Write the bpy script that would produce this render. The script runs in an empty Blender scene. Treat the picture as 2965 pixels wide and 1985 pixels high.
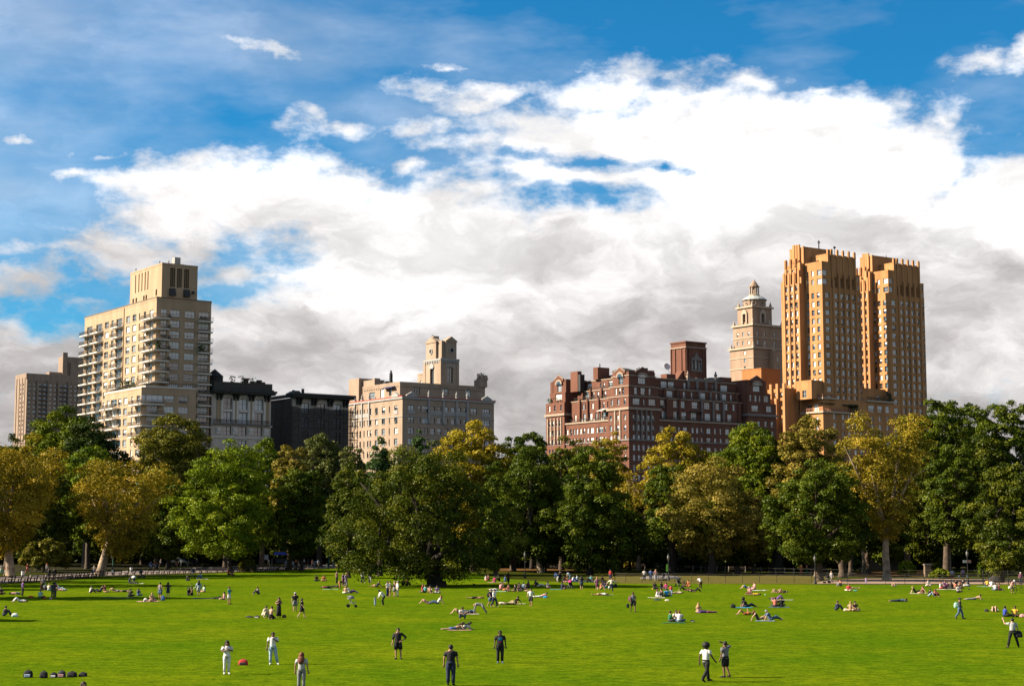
import bpy, bmesh, math, random
import numpy as np
from mathutils import Vector, Matrix
R = math.radians
SC = bpy.context.scene
COL = SC.collection
# ---------------------------------------------------------------- survey of the place
# The camera stands 7 m above a flat lawn. Photo positions are turned into real ground positions
# (rays against the ground plane or the vertical plane of the street front).
TH = math.atan(544.5/4770); FL = 4770.0; CH = 7.0
CT, ST = math.cos(TH), math.sin(TH)
def ray(px, py):
    x = (px-1482.5)/FL; y = (992.5-py)/FL
    return (x, CT-y*ST, ST+y*CT)
def gnd(px, py, z=0.0):
    d = ray(px, py); k = (z-CH)/d[2]
    return (k*d[0], k*d[1], z)
def at(px, py, Y):
    d = ray(px, py); k = Y/d[1]
    return (k*d[0], Y, CH+k*d[2])
GRID = R(35.2)
UX = (math.cos(GRID), math.sin(GRID)); WX = (-UX[1], UX[0])
def street(u, w=0.0):
    return (-94+UX[0]*u+WX[0]*w, 440+UX[1]*u+WX[1]*w)
# ---------------------------------------------------------------- mesh building
class MB:
    def __init__(s): s.v=[]; s.f=[]; s.m=[]
    def quad(s, pts, m=0):
        i=len(s.v); s.v.extend(tuple(p) for p in pts); s.f.append(tuple(range(i,i+len(pts)))); s.m.append(m)
    def box(s, x0,x1,y0,y1,z0,z1, m=0):
        if x0>x1: x0,x1=x1,x0
        if y0>y1: y0,y1=y1,y0
        i=len(s.v)
        s.v += [(x0,y0,z0),(x1,y0,z0),(x1,y1,z0),(x0,y1,z0),(x0,y0,z1),(x1,y0,z1),(x1,y1,z1),(x0,y1,z1)]
        for q in ((0,3,2,1),(4,5,6,7),(0,1,5,4),(1,2,6,5),(2,3,7,6),(3,0,4,7)):
            s.f.append(tuple(i+k for k in q)); s.m.append(m)
    def loft(s, rings, m=0, cap=True):
        n=len(rings[0]); i=len(s.v)
        for r in rings: s.v.extend(tuple(p) for p in r)
        for a in range(len(rings)-1):
            for k in range(n):
                k2=(k+1)%n
                s.f.append((i+a*n+k, i+a*n+k2, i+(a+1)*n+k2, i+(a+1)*n+k)); s.m.append(m)
        if cap:
            s.f.append(tuple(i+k for k in reversed(range(n)))); s.m.append(m)
            o=i+(len(rings)-1)*n
            s.f.append(tuple(o+k for k in range(n))); s.m.append(m)
    def tube(s, pts, rad, n=6, m=0, lat=None, cap=True):
        P=[Vector(p) for p in pts]; rings=[]
        ref=Vector(lat) if lat is not None else None
        for k,p in enumerate(P):
            a=P[max(0,k-1)]; b=P[min(len(P)-1,k+1)]; t=(b-a)
            if t.length<1e-9: t=Vector((0,0,1))
            t.normalize()
            rr=ref if ref is not None else (Vector((1,0,0)) if abs(t.x)<.8 else Vector((0,1,0)))
            e1=rr-t*rr.dot(t)
            if e1.length<1e-6: e1=t.orthogonal()
            e1.normalize(); e2=t.cross(e1)
            r=rad[k]; rx,ry=(r if isinstance(r,tuple) else (r,r))
            rings.append([p+e1*(rx*math.cos(2*math.pi*q/n))+e2*(ry*math.sin(2*math.pi*q/n)) for q in range(n)])
        s.loft(rings,m,cap)
    def cyl(s, x,y,z0,z1,r0,r1=None,n=10,m=0):
        r1=r0 if r1 is None else r1
        s.loft([[(x+r*math.cos(2*math.pi*k/n),y+r*math.sin(2*math.pi*k/n),z) for k in range(n)] for r,z in ((r0,z0),(r1,z1))],m)
    def lathe(s, x,y,prof,n=10,m=0,rot=0.0):
        s.loft([[(x+r*math.cos(rot+2*math.pi*k/n),y+r*math.sin(rot+2*math.pi*k/n),z) for k in range(n)] for r,z in prof],m)
    def ball(s, c, rx,ry=None,rz=None,n=8,k=6,m=0,keep=None,B=None):
        ry=rx if ry is None else ry; rz=rx if rz is None else rz
        c=Vector(c); rings=[]
        for a in range(k+1):
            t=-math.pi/2+math.pi*a/k
            rings.append([(rx*max(.02,math.cos(t))*math.cos(2*math.pi*q/n), ry*max(.02,math.cos(t))*math.sin(2*math.pi*q/n), rz*math.sin(t)) for q in range(n)])
        i=len(s.v)
        for r in rings:
            for p in r:
                v=Vector(p)
                if B is not None: v=B@v
                s.v.append(tuple(c+v))
        for a in range(k):
            for q in range(n):
                q2=(q+1)%n
                if keep is not None:
                    cc=(Vector(rings[a][q])+Vector(rings[a][q2])+Vector(rings[a+1][q])+Vector(rings[a+1][q2]))/4
                    if not keep(cc): continue
                s.f.append((i+a*n+q,i+a*n+q2,i+(a+1)*n+q2,i+(a+1)*n+q)); s.m.append(m)
    def mesh(s, name, mats, smooth=False):
        me=bpy.data.meshes.new(name); me.from_pydata(s.v,[],s.f)
        if not isinstance(mats,(list,tuple)): mats=[mats]
        for x in mats: me.materials.append(x)
        if len(mats)>1: me.polygons.foreach_set('material_index', s.m)
        if smooth: me.polygons.foreach_set('use_smooth',[True]*len(s.f))
        me.update(); return me
    def build(s, name, mats, parent=None, smooth=False, loc=None):
        return link(name, s.mesh(name,mats,smooth), parent, loc)
def link(name, data, parent=None, loc=None, rotz=0.0):
    o=bpy.data.objects.new(name,data); COL.objects.link(o)
    if parent is not None: o.parent=parent
    if loc is not None: o.location=loc
    if rotz: o.rotation_euler=(0,0,rotz)
    return o
def tag(o, label, cat, group=None, kind=None):
    if label: o['label']=label
    if cat: o['category']=cat
    if group: o['group']=group
    if kind: o['kind']=kind
    return o
def thing(name, label, cat, loc=(0,0,0), rotz=0.0, group=None):
    return tag(link(name,None,None,loc,rotz),label,cat,group)
def copy_tree(o, parent=None):
    c=o.copy(); COL.objects.link(c)
    if parent is not None: c.parent=parent
    for ch in list(o.children): copy_tree(ch,c)
    return c
# ---------------------------------------------------------------- materials
def newmat(name):
    m=bpy.data.materials.new(name); m.use_nodes=True
    nt=m.node_tree; return m,nt,nt.nodes['Principled BSDF']
def N(nt, t, **kw):
    n=nt.nodes.new(t)
    for k,v in kw.items(): setattr(n,k,v)
    return n
KA=.74   # all reflectances are set a little low: the picture is exposed for the sunlit faces
def mul(c,k): return tuple(min(1,x*k*KA) for x in c[:3])+(1,)
_mc={}
def plain(name, col, rough=.8, var=.15, scale=3.0, metal=0.0, spec=.3, detail=4, bump=0.0):
    """a paint, cloth or stone: one colour with a procedural mottling"""
    if name in _mc: return _mc[name]
    m,nt,b=newmat(name)
    tc=N(nt,'ShaderNodeTexCoord'); nz=N(nt,'ShaderNodeTexNoise'); nz.inputs['Scale'].default_value=scale; nz.inputs['Detail'].default_value=detail
    nt.links.new(tc.outputs['Object'],nz.inputs['Vector'])
    rp=N(nt,'ShaderNodeValToRGB'); rp.color_ramp.elements[0].position=.3; rp.color_ramp.elements[1].position=.7
    rp.color_ramp.elements[0].color=mul(col,1-var); rp.color_ramp.elements[1].color=mul(col,1+var)
    nt.links.new(nz.outputs['Fac'],rp.inputs['Fac']); nt.links.new(rp.outputs['Color'],b.inputs['Base Color'])
    b.inputs['Roughness'].default_value=rough; b.inputs['Metallic'].default_value=metal; b.inputs['Specular IOR Level'].default_value=spec
    if bump:
        bp=N(nt,'ShaderNodeBump'); bp.inputs['Strength'].default_value=bump
        nt.links.new(nz.outputs['Fac'],bp.inputs['Height']); nt.links.new(bp.outputs['Normal'],b.inputs['Normal'])
    _mc[name]=m; return m
def brick(name, col, var=.18, stain=.25, course=.0):
    """masonry: courses, brick-to-brick variation and weather staining"""
    if name in _mc: return _mc[name]
    m,nt,b=newmat(name)
    tc=N(nt,'ShaderNodeTexCoord')
    mp=N(nt,'ShaderNodeMapping'); mp.inputs['Scale'].default_value=(.9,.9,3.2)
    nt.links.new(tc.outputs['Object'],mp.inputs['Vector'])
    n1=N(nt,'ShaderNodeTexNoise'); n1.inputs['Scale'].default_value=1.5; n1.inputs['Detail'].default_value=6; n1.inputs['Roughness'].default_value=.75
    nt.links.new(mp.outputs['Vector'],n1.inputs['Vector'])
    mp2=N(nt,'ShaderNodeMapping'); mp2.inputs['Scale'].default_value=(.35,.35,.07)
    nt.links.new(tc.outputs['Object'],mp2.inputs['Vector'])
    n2=N(nt,'ShaderNodeTexNoise'); n2.inputs['Scale'].default_value=1.0; n2.inputs['Detail'].default_value=5
    nt.links.new(mp2.outputs['Vector'],n2.inputs['Vector'])
    r1=N(nt,'ShaderNodeValToRGB'); e=r1.color_ramp.elements; e[0].position=.3; e[1].position=.7; e[0].color=mul(col,1-var); e[1].color=mul(col,1+var)
    r2=N(nt,'ShaderNodeValToRGB'); e=r2.color_ramp.elements; e[0].position=.35; e[1].position=.65; k=1-stain; e[0].color=(k,k*.98,k*.95,1); e[1].color=(1,1,1,1)
    mx=N(nt,'ShaderNodeMix',data_type='RGBA',blend_type='MULTIPLY'); mx.inputs['Factor'].default_value=1
    nt.links.new(n1.outputs['Fac'],r1.inputs['Fac']); nt.links.new(n2.outputs['Fac'],r2.inputs['Fac'])
    nt.links.new(r1.outputs['Color'],mx.inputs['A']); nt.links.new(r2.outputs['Color'],mx.inputs['B'])
    nt.links.new(mx.outputs['Result'],b.inputs['Base Color'])
    b.inputs['Roughness'].default_value=.9; b.inputs['Specular IOR Level'].default_value=.2
    bp=N(nt,'ShaderNodeBump'); bp.inputs['Strength'].default_value=.35; bp.inputs['Distance'].default_value=.05
    nt.links.new(n1.outputs['Fac'],bp.inputs['Height']); nt.links.new(bp.outputs['Normal'],b.inputs['Normal'])
    _mc[name]=m; return m
def glassmat(name, col, rough=.05, ior=2.2):
    if name in _mc: return _mc[name]
    m,nt,b=newmat(name); b.inputs['Base Color'].default_value=col+(1,)
    b.inputs['Roughness'].default_value=rough; b.inputs['IOR'].default_value=ior
    tc=N(nt,'ShaderNodeTexCoord'); nz=N(nt,'ShaderNodeTexNoise'); nz.inputs['Scale'].default_value=.6
    bp=N(nt,'ShaderNodeBump'); bp.inputs['Strength'].default_value=.06; bp.inputs['Distance'].default_value=.2
    nt.links.new(tc.outputs['Object'],nz.inputs['Vector']); nt.links.new(nz.outputs['Fac'],bp.inputs['Height']); nt.links.new(bp.outputs['Normal'],b.inputs['Normal'])
    _mc[name]=m; return m
EXPOSURE=1.6; SUN_E=5.0; SUNAZ=-91; SKY_S=.05
SKY_TINT=(.10,.63,.90,1); CLOUD_W=(7.9,7.75,7.7,1); CLOUD_G=(3.25,3.05,3.0,1); GREY_C=1.60; GREY_K=1.50; GREY_N=2.6; VEIL=.46
WARP_S=2.3; WARP_A=(.42,.24,0); FINE_A=.9; MID_A=.9; COV0=-.10; COV1=.36
LOBES=[(60,920,260,90,.12),(300,850,200,70,.14),(780,700,160,60,.2),(2080,450,800,220),(2560,430,300,130),(2770,350,70,50),(1740,262,210,62),(1400,290,150,62),(1280,272,130,34),
 (1500,420,330,40),(1500,520,260,40),(740,580,520,160),(1200,700,620,200),(330,715,270,80),(420,545,230,60),
 (560,650,280,80),(2200,900,1600,480),(1400,980,1200,420),(1480,1350,3000,420),(2880,620,330,170),(420,900,760,130),(200,1000,700,170),(120,820,160,30),(1200,490,80,26),
 (780,138,130,22,.10),(850,330,70,60,.10),(930,355,100,32,.13),(1190,370,120,34,.14),(2850,185,120,34),(2960,150,70,60),(2150,232,150,40,.2),(2390,250,90,32),
 (285,428,50,20),(20,397,60,16),(190,495,100,24),(60,745,110,24),(1290,205,40,18)]
GAPS=[(1660,585,150,24,.06),(1500,470,160,20,.12),(760,712,110,40,.08),(650,830,170,36,.22),(130,880,200,44,.15),(60,700,120,50,.18),(1700,482,120,20,.25),(300,820,150,26,.2),(1950,480,50,16,.2)]
# ---------------------------------------------------------------- camera, sun, sky
cam=bpy.data.cameras.new('camera'); cam.sensor_width=36; cam.lens=36*FL/2965; cam.clip_start=.5; cam.clip_end=20000
co=bpy.data.objects.new('camera',cam); COL.objects.link(co); co.location=(0,0,CH); co.rotation_euler=(R(90)+TH,0,0); SC.camera=co
SC.render.resolution_x=1024; SC.render.resolution_y=685
SC.view_settings.view_transform='Standard'; SC.view_settings.look='None'; SC.view_settings.gamma=1; SC.view_settings.exposure=EXPOSURE
SUN_EL=R(31); SUN_AZ=R(SUNAZ)      # direction towards the sun: to the camera's left, a little behind it
sd=Vector((math.sin(SUN_AZ)*math.cos(SUN_EL), math.cos(SUN_AZ)*math.cos(SUN_EL), math.sin(SUN_EL)))
sl=bpy.data.lights.new('sun','SUN'); sl.energy=SUN_E; sl.angle=R(.53); sl.color=(1.0,.86,.66)
so=bpy.data.objects.new('sun',sl); COL.objects.link(so); so.rotation_euler=sd.to_track_quat('Z','Y').to_euler(); so.location=(-200,-60,150)
W=bpy.data.worlds.new('World'); SC.world=W; W.use_nodes=True
nt=W.node_tree; nt.nodes.clear()
out=N(nt,'ShaderNodeOutputWorld'); bg=N(nt,'ShaderNodeBackground'); bg.inputs['Strength'].default_value=SKY_S
nt.links.new(bg.outputs['Background'],out.inputs['Surface'])
sky=N(nt,'ShaderNodeTexSky',sky_type='NISHITA'); sky.sun_disc=False; sky.sun_elevation=SUN_EL; sky.sun_rotation=SUN_AZ
sky.air_density=1.0; sky.dust_density=.4; sky.ozone_density=2.5
def M(op,a,b=None,c=None,clamp=False):
    n=N(nt,'ShaderNodeMath',operation=op); n.use_clamp=clamp
    for i,x in enumerate((a,b,c)):
        if x is None: continue
        if isinstance(x,(int,float)): n.inputs[i].default_value=x
        else: nt.links.new(x,n.inputs[i])
    return n.outputs[0]
tc=N(nt,'ShaderNodeTexCoord'); sx=N(nt,'ShaderNodeSeparateXYZ'); nt.links.new(tc.outputs['Generated'],sx.inputs[0])
dx,dy,dz=sx.outputs
AZ=M('MULTIPLY',M('ARCTAN2',dx,dy),4.8)
EL=M('MULTIPLY',M('ARCSINE',M('MINIMUM',M('MAXIMUM',dz,-.999),.999)),4.8)
cv=N(nt,'ShaderNodeCombineXYZ'); nt.links.new(AZ,cv.inputs[0]); nt.links.new(EL,cv.inputs[1])
def noise(vec,scale,detail,rough=.5,sy=1.0,off=(0,0,0),dist=0.0):
    mp=N(nt,'ShaderNodeMapping'); mp.inputs['Scale'].default_value=(scale,scale*sy,1); mp.inputs['Location'].default_value=off
    nt.links.new(vec,mp.inputs['Vector'])
    n=N(nt,'ShaderNodeTexNoise'); n.inputs['Scale'].default_value=1; n.inputs['Detail'].default_value=detail; n.inputs['Roughness'].default_value=rough; n.inputs['Distortion'].default_value=dist
    nt.links.new(mp.outputs['Vector'],n.inputs['Vector']); return n
# billows: the cloud outline is pushed about by two scales of turbulence
wn=noise(cv.outputs[0],WARP_S,8,.58,1.7)
off=N(nt,'ShaderNodeVectorMath',operation='SUBTRACT'); nt.links.new(wn.outputs['Color'],off.inputs[0]); off.inputs[1].default_value=(.5,.5,.5)
of2=N(nt,'ShaderNodeVectorMath',operation='MULTIPLY'); nt.links.new(off.outputs[0],of2.inputs[0]); of2.inputs[1].default_value=WARP_A
wv=N(nt,'ShaderNodeVectorMath',operation='ADD'); nt.links.new(cv.outputs[0],wv.inputs[0]); nt.links.new(of2.outputs[0],wv.inputs[1])
WV=wv.outputs[0]
def pxae(px,py):
    d=Vector(ray(px,py)).normalized()
    return 4.8*math.atan2(d.x,d.y), 4.8*math.asin(d.z)
def lobe(px,py,rx,ry,amp=1.0,pw=1.0):
    a,e=pxae(px,py)
    s=N(nt,'ShaderNodeVectorMath',operation='SUBTRACT'); nt.links.new(WV,s.inputs[0]); s.inputs[1].default_value=(a,e,0)
    k=N(nt,'ShaderNodeVectorMath',operation='MULTIPLY'); nt.links.new(s.outputs[0],k.inputs[0]); k.inputs[1].default_value=(1000/rx,1000/ry,0)
    l=N(nt,'ShaderNodeVectorMath',operation='LENGTH'); nt.links.new(k.outputs[0],l.inputs[0])
    v=M('SUBTRACT',1.0,l.outputs['Value'])            # 1 at the middle, 0 on the rim, negative outside
    v=M('MULTIPLY',v,pw*min(1.0,max(.22,ry/170)))
    return M('MINIMUM',v,amp)
fine=noise(cv.outputs[0],9.0,8,.6,1.7,(3,1,0)).outputs['Fac']
mid=noise(cv.outputs[0],2.2,6,.55,2.2,(7,4,0)).outputs['Fac']
low=noise(cv.outputs[0],1.1,4,.5,2.0,(1,9,0)).outputs['Fac']
D=None
for L in LOBES:
    v=lobe(*L); D=v if D is None else M('MAXIMUM',D,v)
for L in GAPS:
    v=lobe(*L); D=M('MINIMUM',D,M('SUBTRACT',.12,v))
# elsewhere in the sky (never in the picture): scattered clouds, chiefly low down, and an added bank
side=M('SUBTRACT',M('ABSOLUTE',AZ),1.75)
gen=M('ADD',M('SUBTRACT',M('MULTIPLY',low,3.0),1.75),M('MULTIPLY',EL,-.16))
east_fill=M('SUBTRACT',1.0,M('MULTIPLY',M('ABSOLUTE',M('SUBTRACT',AZ,8.6)),.17))  # unseen cloud bank added to brighten shaded walls and window reflections
gen=M('ADD',gen,M('MULTIPLY',M('MAXIMUM',east_fill,0.0),M('SUBTRACT',2.4,M('MULTIPLY',EL,.55))))
gen=M('MINIMUM',M('MINIMUM',gen,M('MULTIPLY',side,1.2)),1.0)
D=M('MAXIMUM',D,gen)
E0=M('ADD',M('ADD',D,M('MULTIPLY',M('SUBTRACT',fine,.5),.75)),M('MULTIPLY',M('SUBTRACT',mid,.5),.45))
cov=N(nt,'ShaderNodeMapRange'); cov.interpolation_type='SMOOTHSTEP'; nt.links.new(E0,cov.inputs[0]); cov.inputs[1].default_value=COV0; cov.inputs[2].default_value=COV1
# cloud brightness: sunlit tops white, the thick undersides low in the sky grey
gr=M('ADD',M('MULTIPLY',M('SUBTRACT',noise(WV,1.5,9,.60,2.4,(2,5,0),.12).outputs['Fac'],.5),GREY_N),M('SUBTRACT',GREY_C,M('MULTIPLY',EL,GREY_K)))
gm=N(nt,'ShaderNodeMapRange'); gm.interpolation_type='SMOOTHSTEP'; nt.links.new(gr,gm.inputs[0]); gm.inputs[1].default_value=-.25; gm.inputs[2].default_value=1.35
cc=N(nt,'ShaderNodeMix',data_type='RGBA'); nt.links.new(gm.outputs[0],cc.inputs['Factor'])
cc.inputs['A'].default_value=CLOUD_W; cc.inputs['B'].default_value=CLOUD_G
# the clear sky, deepened as the photograph shows it
# soft billows within the cloud mass
bl=N(nt,'ShaderNodeMapRange'); bl.interpolation_type='SMOOTHSTEP'; nt.links.new(noise(WV,2.6,9,.62,2.1,(5,7,0),.15).outputs['Fac'],bl.inputs[0]); bl.inputs[1].default_value=.38; bl.inputs[2].default_value=.64; bl.inputs[3].default_value=.80; bl.inputs[4].default_value=1.22
cb=N(nt,'ShaderNodeMix',data_type='RGBA',blend_type='MULTIPLY'); cb.inputs['Factor'].default_value=1; nt.links.new(cc.outputs['Result'],cb.inputs['A']); nt.links.new(bl.outputs[0],cb.inputs['B']); cc=cb
st=N(nt,'ShaderNodeMix',data_type='RGBA',blend_type='MULTIPLY'); st.inputs['Factor'].default_value=1
nt.links.new(sky.outputs[0],st.inputs['A']); st.inputs['B'].default_value=SKY_TINT
thin=M('MULTIPLY',noise(cv.outputs[0],1.0,5,.6,3.0,(4,2,0)).outputs['Fac'],1.0)
veil=N(nt,'ShaderNodeMapRange'); nt.links.new(M('ADD',thin,M('MULTIPLY',AZ,-.09)),veil.inputs[0]); veil.inputs[1].default_value=.40; veil.inputs[2].default_value=.95; veil.inputs[4].default_value=VEIL
vm=M('MAXIMUM',cov.outputs[0],veil.outputs[0])
fx=N(nt,'ShaderNodeMix',data_type='RGBA'); nt.links.new(vm,fx.inputs['Factor']); nt.links.new(st.outputs['Result'],fx.inputs['A']); nt.links.new(cc.outputs['Result'],fx.inputs['B'])
nt.links.new(fx.outputs['Result'],bg.inputs['Color'])
W.cycles.sampling_method='MANUAL'; W.cycles.sample_map_resolution=512
SC.cycles.max_bounces=6; SC.cycles.diffuse_bounces=2; SC.cycles.glossy_bounces=2; SC.cycles.transparent_max_bounces=8
# ---------------------------------------------------------------- ground
def grassmat(name, c0, c1, c2, sc=1.0):
    m,nt,b=newmat(name)
    tc=N(nt,'ShaderNodeTexCoord')
    def nz(s,d,r=.6):
        n=N(nt,'ShaderNodeTexNoise'); n.inputs['Scale'].default_value=s; n.inputs['Detail'].default_value=d; n.inputs['Roughness'].default_value=r
        nt.links.new(tc.outputs['Object'],n.inputs['Vector']); return n.outputs['Fac']
    big=nz(.07*sc,6,.65); md=nz(.35*sc,5,.65); fi=nz(5.5*sc,6,.8)
    rb=N(nt,'ShaderNodeValToRGB'); e=rb.color_ramp.elements; e[0].position=.34; e[1].position=.66; e[0].color=mul(c0,1); e[1].color=mul(c1,1)
    nt.links.new(big,rb.inputs['Fac'])
    rm=N(nt,'ShaderNodeMapRange'); nt.links.new(md,rm.inputs[0]); rm.inputs[1].default_value=.35; rm.inputs[2].default_value=.75; rm.inputs[3].default_value=0; rm.inputs[4].default_value=.75
    m1=N(nt,'ShaderNodeMix',data_type='RGBA'); nt.links.new(rm.outputs[0],m1.inputs['Factor']); nt.links.new(rb.outputs['Color'],m1.inputs['A']); m1.inputs['B'].default_value=mul(c2,1)
    rf=N(nt,'ShaderNodeValToRGB'); e=rf.color_ramp.elements; e[0].position=.32; e[1].position=.68; e[0].color=(.42,.48,.5,1); e[1].color=(1.5,1.42,1.2,1)
    nt.links.new(fi,rf.inputs['Fac'])
    m2=N(nt,'ShaderNodeMix',data_type='RGBA',blend_type='MULTIPLY'); m2.inputs['Factor'].default_value=1
    nt.links.new(m1.outputs['Result'],m2.inputs['A']); nt.links.new(rf.outputs['Color'],m2.inputs['B'])
    pt=nz(1.1*sc,7,.75)
    rg_=N(nt,'ShaderNodeValToRGB'); e=rg_.color_ramp.elements; e[0].position=.36; e[1].position=.64; e[0].color=(.58,.68,.7,1); e[1].color=(1.40,1.28,1.2,1)
    nt.links.new(pt,rg_.inputs['Fac'])
    m3=N(nt,'ShaderNodeMix',data_type='RGBA',blend_type='MULTIPLY'); m3.inputs['Factor'].default_value=1
    nt.links.new(m2.outputs['Result'],m3.inputs['A']); nt.links.new(rg_.outputs['Color'],m3.inputs['B'])
    nt.links.new(m3.outputs['Result'],b.inputs['Base Color']); b.inputs['Roughness'].default_value=1; b.inputs['Specular IOR Level'].default_value=0
    bp=N(nt,'ShaderNodeBump'); bp.inputs['Strength'].default_value=.5; bp.inputs['Distance'].default_value=.06
    nt.links.new(fi,bp.inputs['Height']); nt.links.new(bp.outputs['Normal'],b.inputs['Normal'])
    return m
M_LAWN=grassmat('lawn_grass',(.072,.142,.004),(.138,.184,.006),(.058,.116,.004))
M_ROUGH=grassmat('rough_grass',(.038,.055,.008),(.060,.060,.012),(.032,.046,.007),1.3)
M_DRY=grassmat('dry_grass',(.115,.105,.028),(.150,.115,.040),(.085,.095,.020),1.5)
M_LITTER=grassmat('leaf_litter',(.13,.070,.030),(.19,.105,.050),(.080,.055,.022),2.0)
M_PATH=plain('path_asphalt',(.22,.185,.17),.95,.25,.8,0,0)
M_SAND=plain('path_sand',(.33,.235,.18),.95,.2,.9,0,0)
def sheet(name, pts, z, mat):
    mb=MB(); mb.quad([(p[0],p[1],z) for p in pts]); o=mb.build(name,mat); o['kind']='structure'; return o
sheet('ground',[(-4000,-300),(4000,-300),(4000,9000),(-4000,9000)],0,M_ROUGH)
G=lambda *a:[gnd(x,y)[:2] for x,y in a]
sheet('lawn',[(-140,30),(140,30),(150,190)]+G((2965,1693),(2380,1691),(1800,1688),(1700,1685),(1560,1682),(1480,1676),(1400,1662),(1330,1654),(1200,1648),(1000,1644),(760,1653),(600,1660),(420,1667),(300,1672),(130,1684),(0,1692))+[(-150,205)],.02,M_LAWN)
sheet('footpath',[(-120,232)]+G((0,1668),(130,1663),(270,1657),(430,1648),(600,1641),(700,1638),(850,1636),(1000,1635),(1090,1634.5),(1090,1640),(1000,1643),(900,1645.5),(760,1652),(600,1657),(420,1662),(300,1666),(130,1680),(0,1688))+[(-120,208)],.04,M_PATH)
sheet('gravel_path',G((2350,1689),(2400,1679),(2520,1674.5),(2700,1675),(2965,1678))+[(150,238),(150,218)]+G((2965,1691),(2600,1690)),.04,M_SAND)
sheet('dry_grass_strip',G((1700,1667),(1800,1660),(2100,1661),(2400,1668),(2380,1690.5),(1800,1688.5)),.03,M_DRY)
sheet('leaf_litter_bank',G((1440,1643),(1600,1646),(1730,1652),(1760,1660),(1600,1657),(1440,1653)),.03,M_LITTER)
sheet('leaf_litter_ground',G((2440,1655),(2560,1650),(2700,1650),(2730,1669),(2480,1668)),.03,M_LITTER)
sheet('shade_toned_floor',G((-600,1662),(-100,1662),(130,1657),(300,1650),(430,1644),(700,1634.5),(1000,1630),(1250,1628),(1700,1628),(2400,1640),(3400,1650),(3600,1600),(1500,1585),(-900,1595)),.015,plain('shade_toned_soil',(.035,.034,.018),1,.4,.5,0,0))  # soil darkened and drawn forward to carry the shade under the trees
sheet('back_path',G((1480,1636),(1740,1643),(1740,1646),(1480,1640)),.04,M_PATH)
# ---------------------------------------------------------------- buildings
M_GLASS=glassmat('window_glass',(.025,.027,.03),.06,2.4); M_GLASSL=glassmat('window_glass_pale',(.20,.22,.24),.12,2.2)
M_BLIND=plain('window_blind',(.80,.79,.77),.6,.1,2); M_FRW=plain('frame_white',(.60,.57,.53),.6,.1); M_FRD=plain('frame_dark',(.03,.03,.03),.6)
M_SILL=plain('stone_sill',(.40,.36,.30),.85); M_AC=plain('air_conditioner_grey',(.16,.15,.14),.7)
M_ROOFM=plain('roof_membrane',(.10,.095,.09),.95,.2,.4)
M_RAILD=plain('railing_dark',(.035,.028,.022),.6); M_SLAB=plain('balcony_white',(.66,.62,.56),.8,.08,1)
_wm={}
def winmesh(w,h,kind,frame,sill,mull):
    key=(round(w,2),round(h,2),kind,frame.name,sill.name if sill else '',mull)
    if key in _wm: return _wm[key]
    mb=MB(); t=.07; a=w/2
    hh=h*{0:1,1:0,2:.5,3:.75,4:1,5:1}[kind]
    # pane below, drawn blind above
    if hh>0: mb.quad([(-a,.06,0),(a,.06,0),(a,.06,hh),(-a,.06,hh)],4 if kind==4 else 0)
    if hh<h: mb.quad([(-a,.06,hh),(a,.06,hh),(a,.06,h),(-a,.06,h)],1)
    mb.box(-a,-a+t,0,.07,0,h,2); mb.box(a-t,a,0,.07,0,h,2); mb.box(-a+t,a-t,0,.07,0,t,2); mb.box(-a+t,a-t,0,.07,h-t,h,2)
    mb.box(-a+t,a-t,.01,.07,h*.5-.03,h*.5+.03,2)
    for k in range(mull): 
        x=-a+w*(k+1)/(mull+1); mb.box(x-.05,x+.05,-.01,.068,t,h-t,2)
    if sill: mb.box(-a-.12,a+.12,-.34,.05,-.16,-.004,3)
    if kind==5: mb.box(-a*.6,a*.6,-.6,.03,.03,.45,5)
    me=mb.mesh('window_pane_and_frame',[M_GLASS,M_BLIND,frame,sill or frame,M_GLASSL,M_AC]); _wm[key]=me; return me
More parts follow.
